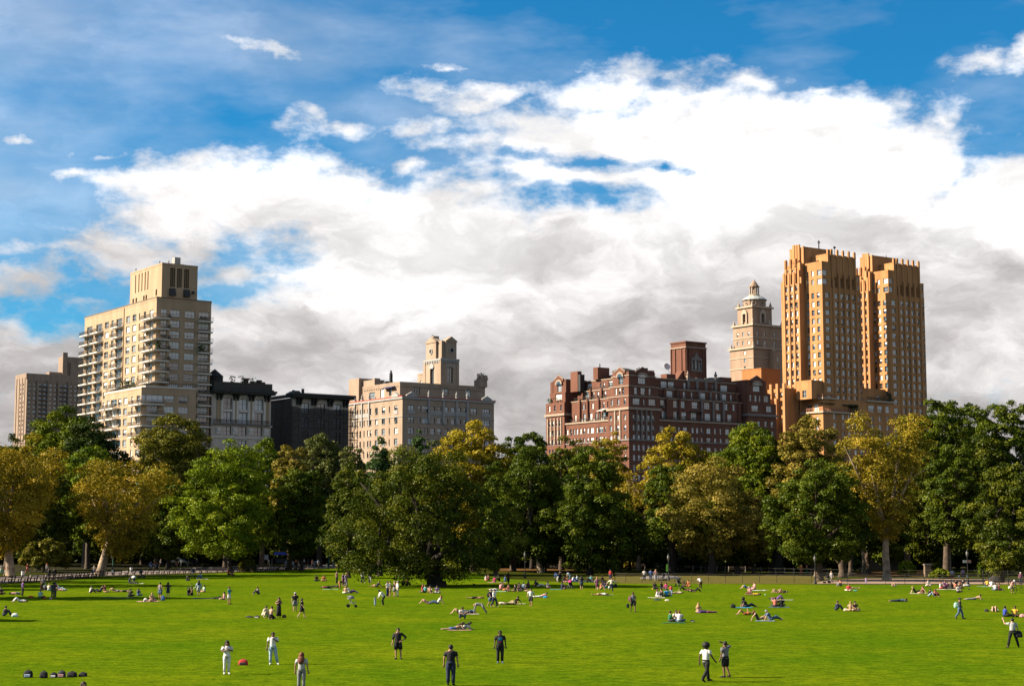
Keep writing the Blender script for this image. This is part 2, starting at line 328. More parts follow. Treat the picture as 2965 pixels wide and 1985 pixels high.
class Bld:
    def __init__(s,name,label,u,w=0.0,group=None,rng=1):
        x,y=street(u,w); s.root=thing(name,label,'building',(x,y,0),GRID,group); s.wins=[]; s.rng=random.Random(rng)
    def part(s,name,mb,mats,parent=None): return mb.build(name,mats,parent or s.root)
    def box(s,name,mat,*a,label=None):
        mb=MB(); mb.box(*a); o=s.part(name,mb,mat)
        if label: o['label']=label
        return o
    def wall(s,name,mat,u0,u1,w0,w1,z0,z1,S=(),E=(),frame=None,sill=None,mull=0,depth=.28,roof=True,mix=(3,3,2,1,2,1),Sd=None,rim=None):
        """four walls and roof with real openings; S: windows in the sunny south wall, E: in the street wall.
        each window = (centre along wall, sill height, width, height[, mullions])"""
        frame=frame or M_FRW
        mb=MB()
        def face(wins,a0,a1,fn,rotz,nx):
            xs=sorted({a0,a1}|{k for q in wins for k in (q[0]-q[2]/2,q[0]+q[2]/2)}); zs=sorted({z0,z1}|{k for q in wins for k in (q[1],q[1]+q[3])})
            def hole(x,z): return any(abs(x-q[0])<q[2]/2 and q[1]<z<q[1]+q[3] for q in wins)
            for j in range(len(zs)-1):
                run=None
                for i in range(len(xs)):
                    solid = i<len(xs)-1 and not hole((xs[i]+xs[i+1])/2,(zs[j]+zs[j+1])/2)
                    if solid and run is None: run=xs[i]
                    if not solid and run is not None:
                        mb.quad([fn(run,0,zs[j]),fn(xs[i],0,zs[j]),fn(xs[i],0,zs[j+1]),fn(run,0,zs[j+1])]); run=None
            for q in wins:
                x0,x1=q[0]-q[2]/2,q[0]+q[2]/2; b,t=q[1],q[1]+q[3]; d=depth
                mb.quad([fn(x0,0,b),fn(x0,d,b),fn(x0,d,t),fn(x0,0,t)]); mb.quad([fn(x1,0,b),fn(x1,0,t),fn(x1,d,t),fn(x1,d,b)])
                mb.quad([fn(x0,0,b),fn(x1,0,b),fn(x1,d,b),fn(x0,d,b)]); mb.quad([fn(x0,0,t),fn(x0,d,t),fn(x1,d,t),fn(x1,0,t)])
                kind=s.rng.choices(range(6),mix)[0]
                if len(q)>5: kind=q[5]
                if q[2]<.8 and kind==5: kind=0
                me=winmesh(q[2],q[3],kind,frame,sill,q[4] if len(q)>4 else mull)
                s.wins.append((me,fn(q[0],d-.07,b),rotz,q[1]))
        face(E,u0,u1,lambda a,d,z:(a,w0+d,z),0,0)
        face(S,w0,w1,lambda a,d,z:(u0+d,a,z),-math.pi/2,0)
        mb.quad([(u1,w0,z0),(u1,w1,z0),(u1,w1,z1),(u1,w0,z1)]); mb.quad([(u0,w1,z0),(u0,w1,z1),(u1,w1,z1),(u1,w1,z0)])
        o=s.part(name,mb,mat)
        if roof:
            r=MB(); r.quad([(u0,w0,z1-.02),(u1,w0,z1-.02),(u1,w1,z1-.02),(u0,w1,z1-.02)]); s.part('flat_roof',r,M_ROOFM)
            p=MB(); t=.35; h=.9 if rim is None else rim
            if h>0:
                p.box(u0-.06,u1+.06,w0-.06,w0+t,z1-.3,z1+h); p.box(u0-.06,u0+t,w0+t,w1+.06,z1-.3,z1+h); p.box(u1-t,u1+.06,w0+t,w1+.06,z1-.3,z1+h); p.box(u0+t,u1-t,w1-t,w1+.06,z1-.3,z1+h)
                s.part('parapet',p,mat)
        return o
    def finish(s,limit=100):
        # the openings higher up show largest above the trees; the rest of the run goes into one part
        ws=sorted(s.wins,key=lambda q:-q[3]); 
        for me,loc,rz,_ in ws[:limit]: link('window',me,s.root,loc,rz)
        if ws[limit:]:
            mb=MB(); mats=[]; 
            for me,loc,rz,_ in ws[limit:]:
                mm=[]
                for x in me.materials:
                    if x not in mats: mats.append(x)
                    mm.append(mats.index(x))
                T=Matrix.Translation(loc)@Matrix.Rotation(rz,4,'Z'); i=len(mb.v)
                mb.v.extend(tuple(T@v.co) for v in me.vertices)
                for p in me.polygons: mb.f.append(tuple(i+k for k in p.vertices)); mb.m.append(mm[p.material_index])
            o=s.part('window',mb,mats); o['kind']='stuff'; o['label']='further windows lower down the walls'
def balcony(b,u0,u1,w0,w1,z,sides,rail=M_RAILD,slab=M_SLAB,h=1.05,plant=None):
    """white slab with a dark picket rail on the given open sides"""
    mb=MB(); c=.45
    pts=[(u0,w0),(u1,w0),(u1,w1),(u0,w1)]
    # rounded outer corners
    def rnd(pts):
        out=[]
        for i,p in enumerate(pts):
            a=pts[i-1]; q=pts[(i+1)%4]
            for t in (a,q):
                d=Vector((t[0]-p[0],t[1]-p[1])); L=d.length; d/=L; k=min(c,L*.4); out.append((p[0]+d[0]*k,p[1]+d[1]*k))
        return out
    P=rnd(pts); mb.loft([[(x,y,z-.34) for x,y in P],[(x,y,z) for x,y in P]])
    o=b.part('balcony',mb,slab)
    r=MB(); e=.06
    S={'E':((u0,w0+e),(u1,w0+e)),'S':((u0+e,w0),(u0+e,w1)),'N':((u1-e,w0),(u1-e,w1))}
    for s in sides:
        (x0,y0),(x1,y1)=S[s]; L=math.hypot(x1-x0,y1-y0); n=max(2,int(L/.16))
        if s=='E': r.box(x0,x1,y0-.03,y0+.03,z+h-.07,z+h)
        else: r.box(x0-.03,x0+.03,y0,y1,z+h-.07,z+h)
        for k in range(n+1):
            t=k/n; x,y=x0+(x1-x0)*t,y0+(y1-y0)*t; r.box(x-.014,x+.014,y-.014,y+.014,z,z+h-.07)
    b.part('railing',r,rail,o)
    if plant:
        p=MB(); rg=random.Random(int(z*10))
        x,y=plant
        for k in range(40):
            c0=Vector((x+rg.uniform(-.8,.8),y+rg.uniform(-.8,.8),z+.3+rg.random()*1.5)); d=Vector((rg.uniform(-1,1),rg.uniform(-1,1),rg.uniform(-1,1))).normalized()*.3; e2=d.orthogonal()*.9
            p.quad([c0-d,c0-e2,c0+d,c0+e2])
        b.part('balcony_plant',p,plain('balcony_leaves',(.05,.09,.02),.8,.4,6),o)
    return o
# --- far slab block behind the beige tower
M_BRN=brick('brown_brick',(.36,.265,.205)); M_BEI=brick('beige_brick',(.48,.345,.225),.10,.18)
_p0=at(76.5,1084,1000)
b=Bld('apartment_block','distant brown slab block with banded balconies, beyond the beige tower',0,rng=3)
b.root.location=(_p0[0],_p0[1],0)
Z0=_p0[2]; E=[];S=[]
for r in range(12):
    z=Z0-6.5-r*2.75
    for k in range(19): E.append((2.2+k*3.25,z,2.0,1.45))
    for k in (4.5,9.5): S.append((k,z,1.6,1.5))
b.wall('wall',M_BRN,0,64,0,20,0,Z0,S=S,E=E,mix=(5,1,1,0,2,0),frame=M_FRD)
for k in range(10):
    x=.55+k*6.5
    mb=MB(); mb.box(x-.5,x+.5,-1.5,-.01,0,Z0-3); b.part('pier',mb,M_BRN)
for r in range(12):
    for k in range(1,9,2):
        z=Z0-7-r*2.75; x=1.05+k*6.5; mb=MB(); mb.box(x+.02,x+5.48,-1.25,-.02,z-.1,z); mb.box(x+.02,x+5.48,-1.3,-1.22,z,z+.8,1); b.part('balcony',mb,[M_BRN,plain('balcony_panel',(.11,.12,.15),.7)])
for k in (2,7,12,17):
    mb=MB(); mb.box(-.35,-.01,k-.5,k+.5,0,Z0-1.5); b.part('pilaster',mb,M_BRN)
b.box('lift_house',M_BRN,24,42,5,12,Z0,Z0+13); b.box('water_tank_house',M_BRN,29,46,3.5,4.9,Z0,Z0+9.5)
b.box('chimney',M_BRN,24,27,4,4.9,Z0,Z0+15.5); b.box('chimney',M_BRN,38,40.5,6,8,Z0+13,Z0+16.8); b.box('plant_room',M_BRN,16,23.9,5,11,Z0,Z0+3)
b.finish()
# --- beige tower with balconies
U0=-1.9
b=Bld('apartment_tower','beige brick apartment tower with white rounded balconies and a tall windowless penthouse',U0,rng=5)
FH=2.87; ZR=69.1
rows=[ZR-4.45-FH*r for r in range(23)]
M_LINE=plain('floor_band',(.42,.30,.19),.9)
E=[];S=[]
for i,z in enumerate(rows):
    for u,w in ((2.2,1.8),(5.4,2.9),(9.7,2.9),(13.85,3.1)):
        if z<45 and u<3: continue
        E.append((u,z,w,1.75,2 if w>2 else 1))
    for w,wd in ((49.0-.3,4.2),(41.2,4.6),(35.4,3.0),(30.9,1.9),(26.0,4.4),(19.6,2.7),(15.1,2.7),(11.6,.75),(7.8,1.5),(3.4,2.6)):
        if z<45.2 and w<30: continue
        S.append((w,z-(.5 if wd>4 else 0),wd,1.75+(.5 if wd>4 else 0),3 if wd>4 else (1 if wd>1.6 else 0))+((0,) if wd>4 else ()))
b.wall('wall',M_BEI,0,15.95,0,52.8,0,ZR,S=S,E=E,mix=(3,4,3,1,3,1),sill=M_SILL,rim=.25)
mb=MB(); mb.box(-.1,16.05,-.1,.2,ZR+.25,ZR+.55); mb.box(-.1,.2,.2,52.9,ZR+.25,ZR+.55); mb.box(15.75,16.05,.2,52.9,ZR+.25,ZR+.55); b.part('coping',mb,plain('coping_brown',(.16,.11,.08),.8))
mb=MB(); mb.box(-.22,-.01,22.4,22.7,20,ZR); b.part('downpipe',mb,M_LINE)
for i in range(12):
    z=ZR-3.0-FH*i-.9
    mb=MB(); mb.box(-.03,-.005,22.9,52.7,z,z+.06); b.part('brick_course',mb,M_LINE)
    mb=MB(); mb.box(.02,15.9,-.03,-.005,z,z+.06); b.part('brick_course',mb,M_LINE)
pl={3:(0,-1.0)}
for i in range(22):
    z=rows[i]-.75
    if z>46: balcony(b,-1.6,3.6,-1.7,-.02,z,'ESN',plant=(.2,-1.0) if i==3 else None)
    if z>46:
        balcony(b,-1.55,-.02,.1,7.4,z,'S')
    balcony(b,12.0,16.1,-1.5,-.02,z,'E',plant=(13,-.9) if i==3 else None)
    balcony(b,-1.5,-.02,46.2,53.3,z,'SE'); balcony(b,-1.5,-.02,38.4,45.1,z,'SE')
    if z>46: balcony(b,-1.6,-.02,23.3,29.2,z,'SE')
# penthouse: blank box with louvre slots
p=(3.45,13.95,5,27.3,ZR,79.7)
louE=[(u,73.4,.42,5.3) for u in (6.1,6.6,7.1, 8.1,8.6,9.1, 10.2,10.7,11.2)]
louS=[(w,73.6,.7,5.2) for w in (14.6,16.6,18.8,21.0,23.4)]
mb=MB(); u0,u1,w0,w1,z0,z1=p
b2=b; keep=b.wins; b.wins=[]
b.wall('penthouse_wall',M_BEI,u0,u1,w0,w1,z0,z1,S=louS+[(w,70.5,1.1,1.7) for w in (22.6,24.8,15.5,17.2)]+[(8.6,71.2,1.1,1.7)],E=louE,rim=.2,depth=.7)
lw=b.wins; b.wins=keep
M_SLOT=plain('louvre_slot',(.05,.04,.03),.9)
for me,loc,rz,z in lw:
    q=MB(); a=me.vertices; w_=max(v.co.x for v in a)-min(v.co.x for v in a); h_=5.2 if z>72 else 1.7
    q.quad([(-w_/2,.1,0),(w_/2,.1,0),(w_/2,.1,h_),(-w_/2,.1,h_)]); o=q.build('louvre_slot' if z>72 else 'penthouse_window',M_SLOT if z>72 else M_GLASS,b.root); o.location=loc; o.rotation_euler=(0,0,rz)
for u in (6.5,10.7):
    mb=MB(); mb.loft([[(u-.85,4.99,71.0),(u+.85,4.99,71.0),(u+.85,4.0,71.0),(u-.85,4.0,71.0)],[(u-.85,4.99,73.0),(u+.85,4.99,73.0),(u+.85,4.7,73.0),(u-.85,4.7,73.0)]]); b.part('vent_hood',mb,M_FRD)
mb=MB(); mb.loft([[(12.3,4.99,72),(13,4.99,72),(13,4.4,72),(12.3,4.4,72)],[(12.3,4.99,72.7),(13,4.99,72.7),(13,4.7,72.7),(12.3,4.7,72.7)]]); b.part('vent_hood',mb,M_FRD)
b.box('rooftop_tank',plain('tank_grey',(.35,.33,.31),.6,.1),8.4,10.1,8,10,80.4,82.3); b.box('tank_platform',M_FRD,7.9,10.9,7.5,10.6,79.7,80.38)
mb=MB()
for u,w in ((4,8),(5.8,6),(3.7,24)): mb.cyl(u,w,79.8,80.8,.12)
b.part('vent_pipe',mb,M_FRD)
# lower projecting block with its terrace
E=[];S=[]
for r in range(12):
    z=41.3-r*FH
    E+= [(-1.2,z,6.2 if r==0 else 3.0,1.75,3),(3.6,z,2.9,1.75,2),(7.7,z,2.9,1.75,2)]
    S+= [(24.8,z,2.2,1.75,1),(20.6,z,4.3,1.75,1),(16.3,z,2.4,1.75,1),(12.4,z,2.6,1.75,1),(7.6,z,1.2,1.75),(3.3,z,2.6,1.75,1)]
b.wall('podium_wall',M_BEI,-3.1,11.3,-1.5,27.4,0,45.0,S=S,E=[(u,*q) for u,*q in E],mix=(3,4,3,1,3,1),sill=M_SILL,rim=.05)
mb=MB(); mb.box(-3.2,11.4,-1.6,-1.2,45.05,45.4); mb.box(-3.2,-2.8,-1.2,27.5,45.05,45.4); b.part('podium_coping',mb,M_SLAB)
mb=MB()
for k in range(54): 
    w=-1.3+k*.53; mb.box(-3.05,-2.98,w,w+.06,45.4,46.4)
for k in range(26):
    u=-3+k*.55; mb.box(u,u+.06,-1.45,-1.38,45.4,46.4)
mb.box(-3.06,-2.97,-1.4,27.3,46.4,46.48); mb.box(-2.97,11.2,-1.46,-1.37,46.4,46.48)
b.part('terrace_railing',mb,M_RAILD)
for i in range(4):
    z=40.55-i*FH
    balcony(b,-5.0,1.9,-3.0,-1.52,z,'ES'); balcony(b,-5.0,-3.12,-1.5,6,z,'S')
    balcony(b,-4.9,-3.12,16.8,22.6,z,'SE'); balcony(b,-4.9,-3.12,23,27.2,z,'SE')
mb=MB(); rg=random.Random(4)
for k in range(160):
    c0=Vector((-2.2+rg.uniform(-.6,.6),rg.choice([13,14,15,9,18])+rg.uniform(-1.2,1.2),45.3+rg.random()**1.5*2.6)); d=Vector((rg.uniform(-1,1),rg.uniform(-1,1),rg.uniform(-1,1))).normalized()*.35; e2=d.orthogonal()*.9
    mb.quad([c0-d,c0-e2,c0+d,c0+e2])
b.part('terrace_shrub',mb,plain('terrace_leaves',(.045,.075,.018),.8,.4,6))
b.finish()
# --- ornate grey stone house with heavy bracketed cornice
M_STO=brick('grey_stone',(.60,.52,.44),.14,.25); M_TANP=brick('tan_panel',(.40,.30,.19),.12,.2); M_CORN=plain('cornice_black',(.035,.036,.034),.7,.3,1)
b=Bld('apartment_house','grey stone apartment house with black bracketed cornice and roof garden',14.7,rng=8)
Wd=18.0; bays=(4.85,9.5,14.25)
E=[]
for u in bays:
    E+=[(u,40.3,2.5,3.0,1),(u,36.4,2.5,3.1,1)]+[(u,33.1-k*3.75,2.4,2.45,1) for k in range(8)]
b.wall('wall',M_STO,0,Wd,0,22,0,44.4,E=E,frame=M_FRD,sill=None,mix=(3,3,2,0,3,0),depth=.5,rim=0)
def arch(b,u,z,w,name,mat,t=.3,dep=.25,y0=0.0,n=10,fill=None):
    mb=MB(); pts=[(u+math.cos(math.pi*k/n)*w/2,z+math.sin(math.pi*k/n)*w/2*.55) for k in range(n+1)]; po=[(u+math.cos(math.pi*k/n)*(w/2+t),z+math.sin(math.pi*k/n)*(w/2*.55+t)) for k in range(n+1)]
    for k in range(n): mb.loft([[(*pts[k][:1],y0-dep,pts[k][1]),(po[k][0],y0-dep,po[k][1]),(po[k+1][0],y0-dep,po[k+1][1]),(pts[k+1][0],y0-dep,pts[k+1][1])],[(pts[k][0],y0-.004,pts[k][1]),(po[k][0],y0-.004,po[k][1]),(po[k+1][0],y0-.004,po[k+1][1]),(pts[k+1][0],y0-.004,pts[k+1][1])]])
    return b.part(name,mb,mat)
M_LSTO=plain('pale_stone',(.66,.60,.54),.85,.12,1.5)
for u in bays:
    arch(b,u,43.2,2.6,'window_arch',M_LSTO)
    for s in (-1,1):
        mb=MB(); mb.box(u+s*1.75-.32,u+s*1.75+.32,-.22,-.01,36.0,43.4); b.part('pilaster',mb,M_LSTO)
    mb=MB(); mb.box(u-1.3,u+1.3,-.12,-.01,39.62,40.2); b.part('spandrel',mb,M_LSTO)
for u in (2.2,7.15,11.85,16.6):
    mb=MB(); mb.box(u-.75,u+.75,-.12,-.01,36.6,43.0); b.part('wall_panel',mb,M_TANP)
    for s in (-.55,.55):
        mb=MB(); mb.loft([[(u+s-.25,-.3,42.7),(u+s+.25,-.3,42.7),(u+s+.25,-.02,42.7),(u+s-.25,-.02,42.7)],[(u+s-.3,-1.3,44.5),(u+s+.3,-1.3,44.5),(u+s+.3,-.02,44.5),(u+s-.3,-.02,44.5)]]); b.part('cornice_bracket',mb,M_CORN)
mb=MB(); mb.box(-.3,Wd+.5,-1.9,2,44.5,45.0); mb.box(-.45,Wd+.8,-2.2,2.2,45.0,45.6); mb.box(-.2,Wd+.3,-1.2,2.4,45.6,46.0); b.part('cornice',mb,M_CORN)
mb=MB(); mb.box(.2,Wd-.1,-.9,-.6,46.0,47.7); mb.box(.2,.5,-.6,14,46,47.7); mb.box(Wd-.4,Wd-.1,-.6,14,46,47.7); b.part('roof_parapet',mb,plain('parapet_dark',(.06,.055,.045),.9,.3,2))
for z,hh,d in ((35.75,.35,.35),(32.35,.3,.25),(28.6,.3,.25)):
    mb=MB(); mb.box(-.2,Wd+.3,-d,-.012,z,z+hh); b.part('string_course',mb,M_LSTO)
mb=MB()
for k in range(60): mb.box(.3+k*.29,.36+k*.29,-.68,-.62,36.1,37.3)
mb.box(.2,17.6,-.7,-.6,37.3,37.4); mb.box(.1,17.7,-.75,-.352,35.95,36.1)
b.part('iron_balcony',mb,M_CORN)
for u in (2.2,7.15,11.85,16.6):
    mb=MB(); mb.box(u-.7,u+.7,-.3,-.02,33.4,35.2); mb.box(u-.5,u+.5,-.5,-.3,34.2,34.9); b.part('carved_block',mb,M_LSTO)
mb=MB(); mb.lathe(3.1,5,[(2.3,47),(2.3,49.4),(2.5,49.5),(.08,51.6)],14); b.part('water_tank',mb,plain('tank_wood',(.035,.032,.03),.9,.3,2))
b.box('lift_house',M_CORN,.9,5.4,8,12,46,50)
for u,w,h,s in ((11.2,2,49.2,.5),(15.2,2,48.9,.6),(16.4,2,48.4,.5),(17.2,3,48.2,.3)): b.box('chimney',plain('chimney_brown',(.10,.065,.05),.9),u-s,u+s,w-s,w+s,46,h)
for k,(u,h) in enumerate(((6.6,49.6),(9.7,49.7),(12.4,49.3),(13.2,48.4),(14.0,48.4))):
    mb=MB(); rg=random.Random(k); mb.cyl(u,1.2,46,47.4,.5,.6); mb.tube([(u,1.2,47.4),(u,1.2,h-.4)],[.06,.03],5)
    for q in range(70):
        t=rg.random(); c0=Vector((u+rg.uniform(-1,1)*(.3+.7*t),1.2+rg.uniform(-1,1)*(.3+.7*t),47.4+(h-47.4)*t)); d=Vector((rg.uniform(-1,1),rg.uniform(-1,1),rg.uniform(-.3,1))).normalized()*.28; e2=d.orthogonal()*.5
        mb.quad([c0-d,c0-e2,c0+d,c0+e2],1)
    b.part('roof_garden_plant',mb,[M_CORN,plain('roof_leaves',(.035,.05,.018),.8,.4,6)])
b.finish()
# --- house wrapped in black scaffold netting
M_NET,nt_,bs_=newmat('scaffold_netting'); bs_.inputs['Base Color'].default_value=(.010,.011,.014,1); bs_.inputs['Roughness'].default_value=.8; bs_.inputs['Specular IOR Level'].default_value=.15
tcn=N(nt_,'ShaderNodeTexCoord'); wvn=N(nt_,'ShaderNodeTexNoise'); wvn.inputs['Scale'].default_value=2.5; wvn.inputs['Detail'].default_value=6; nt_.links.new(tcn.outputs['Object'],wvn.inputs['Vector'])
rpn=N(nt_,'ShaderNodeMapRange'); rpn.inputs[1].default_value=.3; rpn.inputs[2].default_value=.7; rpn.inputs[3].default_value=.52; rpn.inputs[4].default_value=.80
nt_.links.new(wvn.outputs['Fac'],rpn.inputs[0]); nt_.links.new(rpn.outputs[0],bs_.inputs['Alpha'])
M_SCAF=plain('scaffold_brown',(.05,.03,.022),.8)
b=Bld('shrouded_house','dark house wrapped in black scaffold netting under a black cornice',39.9,rng=9)
E=[(u,z,2.4,3.0,1) for u in (4.0,9.2,14.4) for z in (40.0,36.0,32.0,28)]
b.wall('wall',M_STO,0,18.1,.9,15,0,44.4,E=E,frame=M_FRD,depth=.4,rim=0)
mb=MB(); mb.box(-.8,18.9,-1.1,3,44.5,45.1); mb.box(-1.1,19.2,-1.5,3,45.1,45.7); mb.box(-.8,-.1,3,15.4,44.5,45.4); mb.loft([[(-.9,3,45.7),(1.5,3,45.7),(1.5,-1.3,45.7),(-.9,-1.3,45.7)],[(0,2.5,46.3),(1.2,2.5,46.3),(1.2,-.9,46.3),(0,-.9,46.3)]]); b.part('cornice',mb,M_CORN)
for u in (1.4,2.4,6.2,7.2,11.4,12.4,16.4,17.4):
    mb=MB(); mb.loft([[(u-.25,.5,42.4),(u+.25,.5,42.4),(u+.25,.88,42.4),(u-.25,.88,42.4)],[(u-.3,-.6,44.5),(u+.3,-.6,44.5),(u+.3,.88,44.5),(u-.3,.88,44.5)]]); b.part('cornice_bracket',mb,M_CORN)
for u in (4.0,9.2,14.4): arch(b,u,42.9,2.6,'window_arch',M_LSTO,y0=.9)
mb=MB(); mb.quad([(-.9,.0,0),(18.6,.0,0),(18.6,.0,41.5),(-.9,.0,41.5)]); rg=random.Random(2)
tops=[(-.9+k*1.95,41.5+rg.uniform(-.2,.5)) for k in range(11)]
for k in range(10): mb.quad([(tops[k][0],0,41.5),(tops[k+1][0],0,41.5),(tops[k+1][0],0.3,tops[k+1][1]),(tops[k][0],.3,tops[k][1])])
mb.quad([(-.9,0,0),(-.9,0,44.2),(-.9,15.5,44.2),(-.9,15.5,0)])
b.part('netting',mb,M_NET)
mb=MB()
for k in range(9):
    u=-.8+k*2.4; mb.cyl(u,.12,0,42,.05,n=5)
for z in range(2,43,2): mb.box(-.8,18.6,.1,.16,z,z+.07)
b.part('scaffold',mb,M_SCAF)
mb=MB()
for k in range(3):
    for q in range(2): mb.cyl(18.7+k*1.0,.1+q*2.6,0,42.5,.08,n=5)
for z in range(1,42,2):
    mb.box(18.6,20.9,0,2.8,z,z+.12)
    mb.tube([(18.7,.1,z),(20.7,.1,z+2)],[.05,.05],4)
b.part('scaffold_stair',mb,M_SCAF)
for u,h in ((2,46.9),(2.6,46.6),(5,47.4)): b.box('chimney' ,M_FRD,u-.3,u+.3,4,4.6,44.4,h)
b.finish()
# --- stone-trimmed apartment house with the square tower
M_B5=brick('buff_brick',(.40,.30,.225),.14,.2); M_TRIM=plain('limestone_trim',(.36,.345,.33),.85,.14,1.2); M_RED=plain('copper_red_edge',(.42,.085,.05),.7)
b=Bld('corner_apartment_house','buff brick house with limestone trim and a square clock-like tower on its roof',75.6,rng=12)
ZR=46.0; E=[];S=[]
for r in range(10):
    z=43.82-1.62-r*3.2+1.6-.1
    z=42.25-r*3.25+1.55-.0
    for u,w,m in ((3.0,2.1,1),(5.9,.9,0),(8.0,2.1,1),(10.6,1.5,0),(12.9,1.5,0),(15.4,1.4,0),(17.8,1.4,0),(20.1,1.0,0),(22.0,1.0,0),(25.3,2.2,1),(29.8,2.6,2)):
        E.append((u,z-1.75,w,1.85,m))
    for w,wd,m in ((33,1.5,0),(29.2,1.1,0),(26.4,.9,0),(24.6,.9,0),(22.3,.6,0),(20.0,.95,0),(18.4,.95,0),(15.0,1.6,1),(10.9,1.9,1),(7.4,.6,0),(3.7,1.9,1)):
        S.append((w,z-1.75,wd,1.85,m))
b.wall('wall',M_B5,0,32.7,0,35,0,ZR,S=S,E=E,mix=(4,4,3,1,3,1),sill=M_TRIM,frame=M_FRD,rim=0)
mb=MB(); mb.box(-.35,33,-.35,.6,45.75,46.35); mb.box(-.35,.6,.6,35.3,45.75,46.35); mb.box(32.1,33,.6,35.3,45.75,46.35); b.part('cornice',mb,M_TRIM)
mb=MB(); mb.box(-.45,33.1,-.45,.3,46.352,46.62); mb.box(-.45,.3,.3,35.4,46.352,46.62); b.part('roof_edge',mb,M_RED)
for z in (40.45,):
    mb=MB(); mb.box(-.14,32.8,-.14,-.01,z,z+.25); mb.box(-.14,-.01,-.01,35,z,z+.25); b.part('string_course',mb,M_TRIM)
def finial(b,u,w,z,s=1.0,mat=None):
    mb=MB(); mb.box(u-.4*s,u+.4*s,w-.4*s,w+.4*s,z,z+.5*s); mb.lathe(u,w,[(.15*s,z+.5*s),(.42*s,z+.9*s),(.34*s,z+1.3*s),(.14*s,z+1.5*s),(.26*s,z+1.7*s),(.03*s,z+2.0*s)],8); b.part('urn_finial',mb,mat or M_TRIM)
for u in (9.15,14.3,19.0,22.9): 
    mb=MB(); mb.box(u-.3,u+.3,-.34,-.02,39.0,45.7); mb.lathe(u,-.3,[(.1,38.4),(.34,39.0),(.34,39.3)],6); b.part('pilaster',mb,M_TRIM); finial(b,u,-.05,46.62)
for w in (27.9,23.5,19.2):
    mb=MB(); mb.box(-.34,-.02,w-.3,w+.3,38.6,45.7); b.part('pilaster',mb,M_TRIM); finial(b,-.05,w,46.62)
for u0,u1 in ((9.5,14),(14.6,18.7),(19.3,22.6),(28.2,31.4),(1.7,4.3)):
    for z in (42.22,): 
        mb=MB(); mb.box(u0,u1,-.12,-.015,z-.9,z+.35); b.part('spandrel',mb,M_TRIM)
for w0,w1 in ((19.6,23.2),(23.9,27.6),(2.6,4.8)):
    mb=MB(); mb.box(-.12,-.015,w0,w1,41.35,42.55); b.part('spandrel',mb,M_TRIM)
def gable(b,pos,wd,z,h,face,mat,dep=.5,name='gable'):
    mb=MB(); a=wd/2
    P=[(-a,z),(a,z),(a,z+h*.35),(0,z+h),(-a,z+h*.35)]
    if face=='E': mb.loft([[(pos[0]+x,pos[1]-dep,q) for x,q in P],[(pos[0]+x,pos[1]+.3,q) for x,q in P]])
    else: mb.loft([[(pos[0]-dep,pos[1]-x,q) for x,q in P],[(pos[0]+.3,pos[1]-x,q) for x,q in P]])
    return b.part(name,mb,mat)
for u in (3.0,29.8): gable(b,(u,-.1),3.6,46.4,1.5,'E',M_TRIM,.4)
gable(b,(-.1,3.7),3.6,46.4,1.5,'S',M_TRIM,.4); gable(b,(-.1,33),2.6,46.4,1.2,'S',M_TRIM,.4)
# penthouse storey set back
E=[(7.2,47.6,2.6,2.2,2),(17.5,47.8,2.4,2.3,1),(25.9,47.9,2.0,2.3,1)]; S=[(9.5,47.3,1.4,2.6),(20.2,47.0,3.4,2.0,2),(14.3,47,2.2,2.6,1)]
b.wall('penthouse_wall',M_B5,1.5,33.0-.9,4,26,46.0,50.9,S=S,E=E,frame=M_FRD,rim=.25)
mb=MB()
for k in range(40): mb.box(1.9+k*.75,2.25+k*.75,3.8,3.99,49.6,50.1)
for k in range(20): mb.box(1.35,1.49,5+k*1.05,5.35+k*1.05,49.6,50.1)
b.part('brick_corbel',mb,M_B5)
mb=MB(); mb.loft([[(.2,6.5,49.6),(1.48,6.5,50.1),(1.48,12.5,50.1),(.2,12.5,49.6)],[(.2,6.5,49.5),(1.48,6.5,50.0),(1.48,12.5,50.0),(.2,12.5,49.5)]]); b.part('awning',mb,plain('awning_blue',(.04,.05,.14),.8))
b.wall('chimney_block',M_B5,1.0,6,27.5,33.8,46,53.9,rim=0); b.box('chimney',M_B5,2.2,6,20.5,27.4,50.9,53.0); b.box('chimney',M_B5,1.6,3.6,19.0,20.2,50.9,53.3)
mb=MB(); mb.loft([[(3,15.5,51.1),(8,15.5,51.1),(8,19,51.1),(3,19,51.1)],[(4.5,17,52.4),(6.5,17,52.4),(6.5,17.6,52.4),(4.5,17.6,52.4)]]); b.part('skylight',mb,M_FRD)
mb=MB(); mb.cyl(2.6,11,51,54.2,.55,.5,n=8); mb.cyl(2.6,11,54.2,55.0,.3,.3,n=8); b.part('chimney',mb,plain('chimney_black',(.03,.03,.03),.8))
mb=MB(); mb.box(29.7,32.6,3.5,6.5,50.9,53.2); mb.box(30.3,32.8,3.3,6.2,53.2,53.8); mb.box(30.2,31,3.5,5.5,53.8,54.4); mb.box(31.5,32.7,3.5,5.5,53.8,54.6); b.part('chimney',mb,M_B5)
mb=MB(); rg=random.Random(5)
for k in range(60):
    c0=Vector((31.3+rg.uniform(-1.4,1.4),4.8+rg.uniform(-1,1),54.3+rg.random()*1.0)); d=Vector((rg.uniform(-1,1),rg.uniform(-1,1),rg.uniform(-1,1))).normalized()*.25; e2=d.orthogonal()*.9
    mb.quad([c0-d,c0-e2,c0+d,c0+e2])
b.part('roof_plant',mb,plain('roof_leaves',(.035,.05,.018),.8,.4,6))
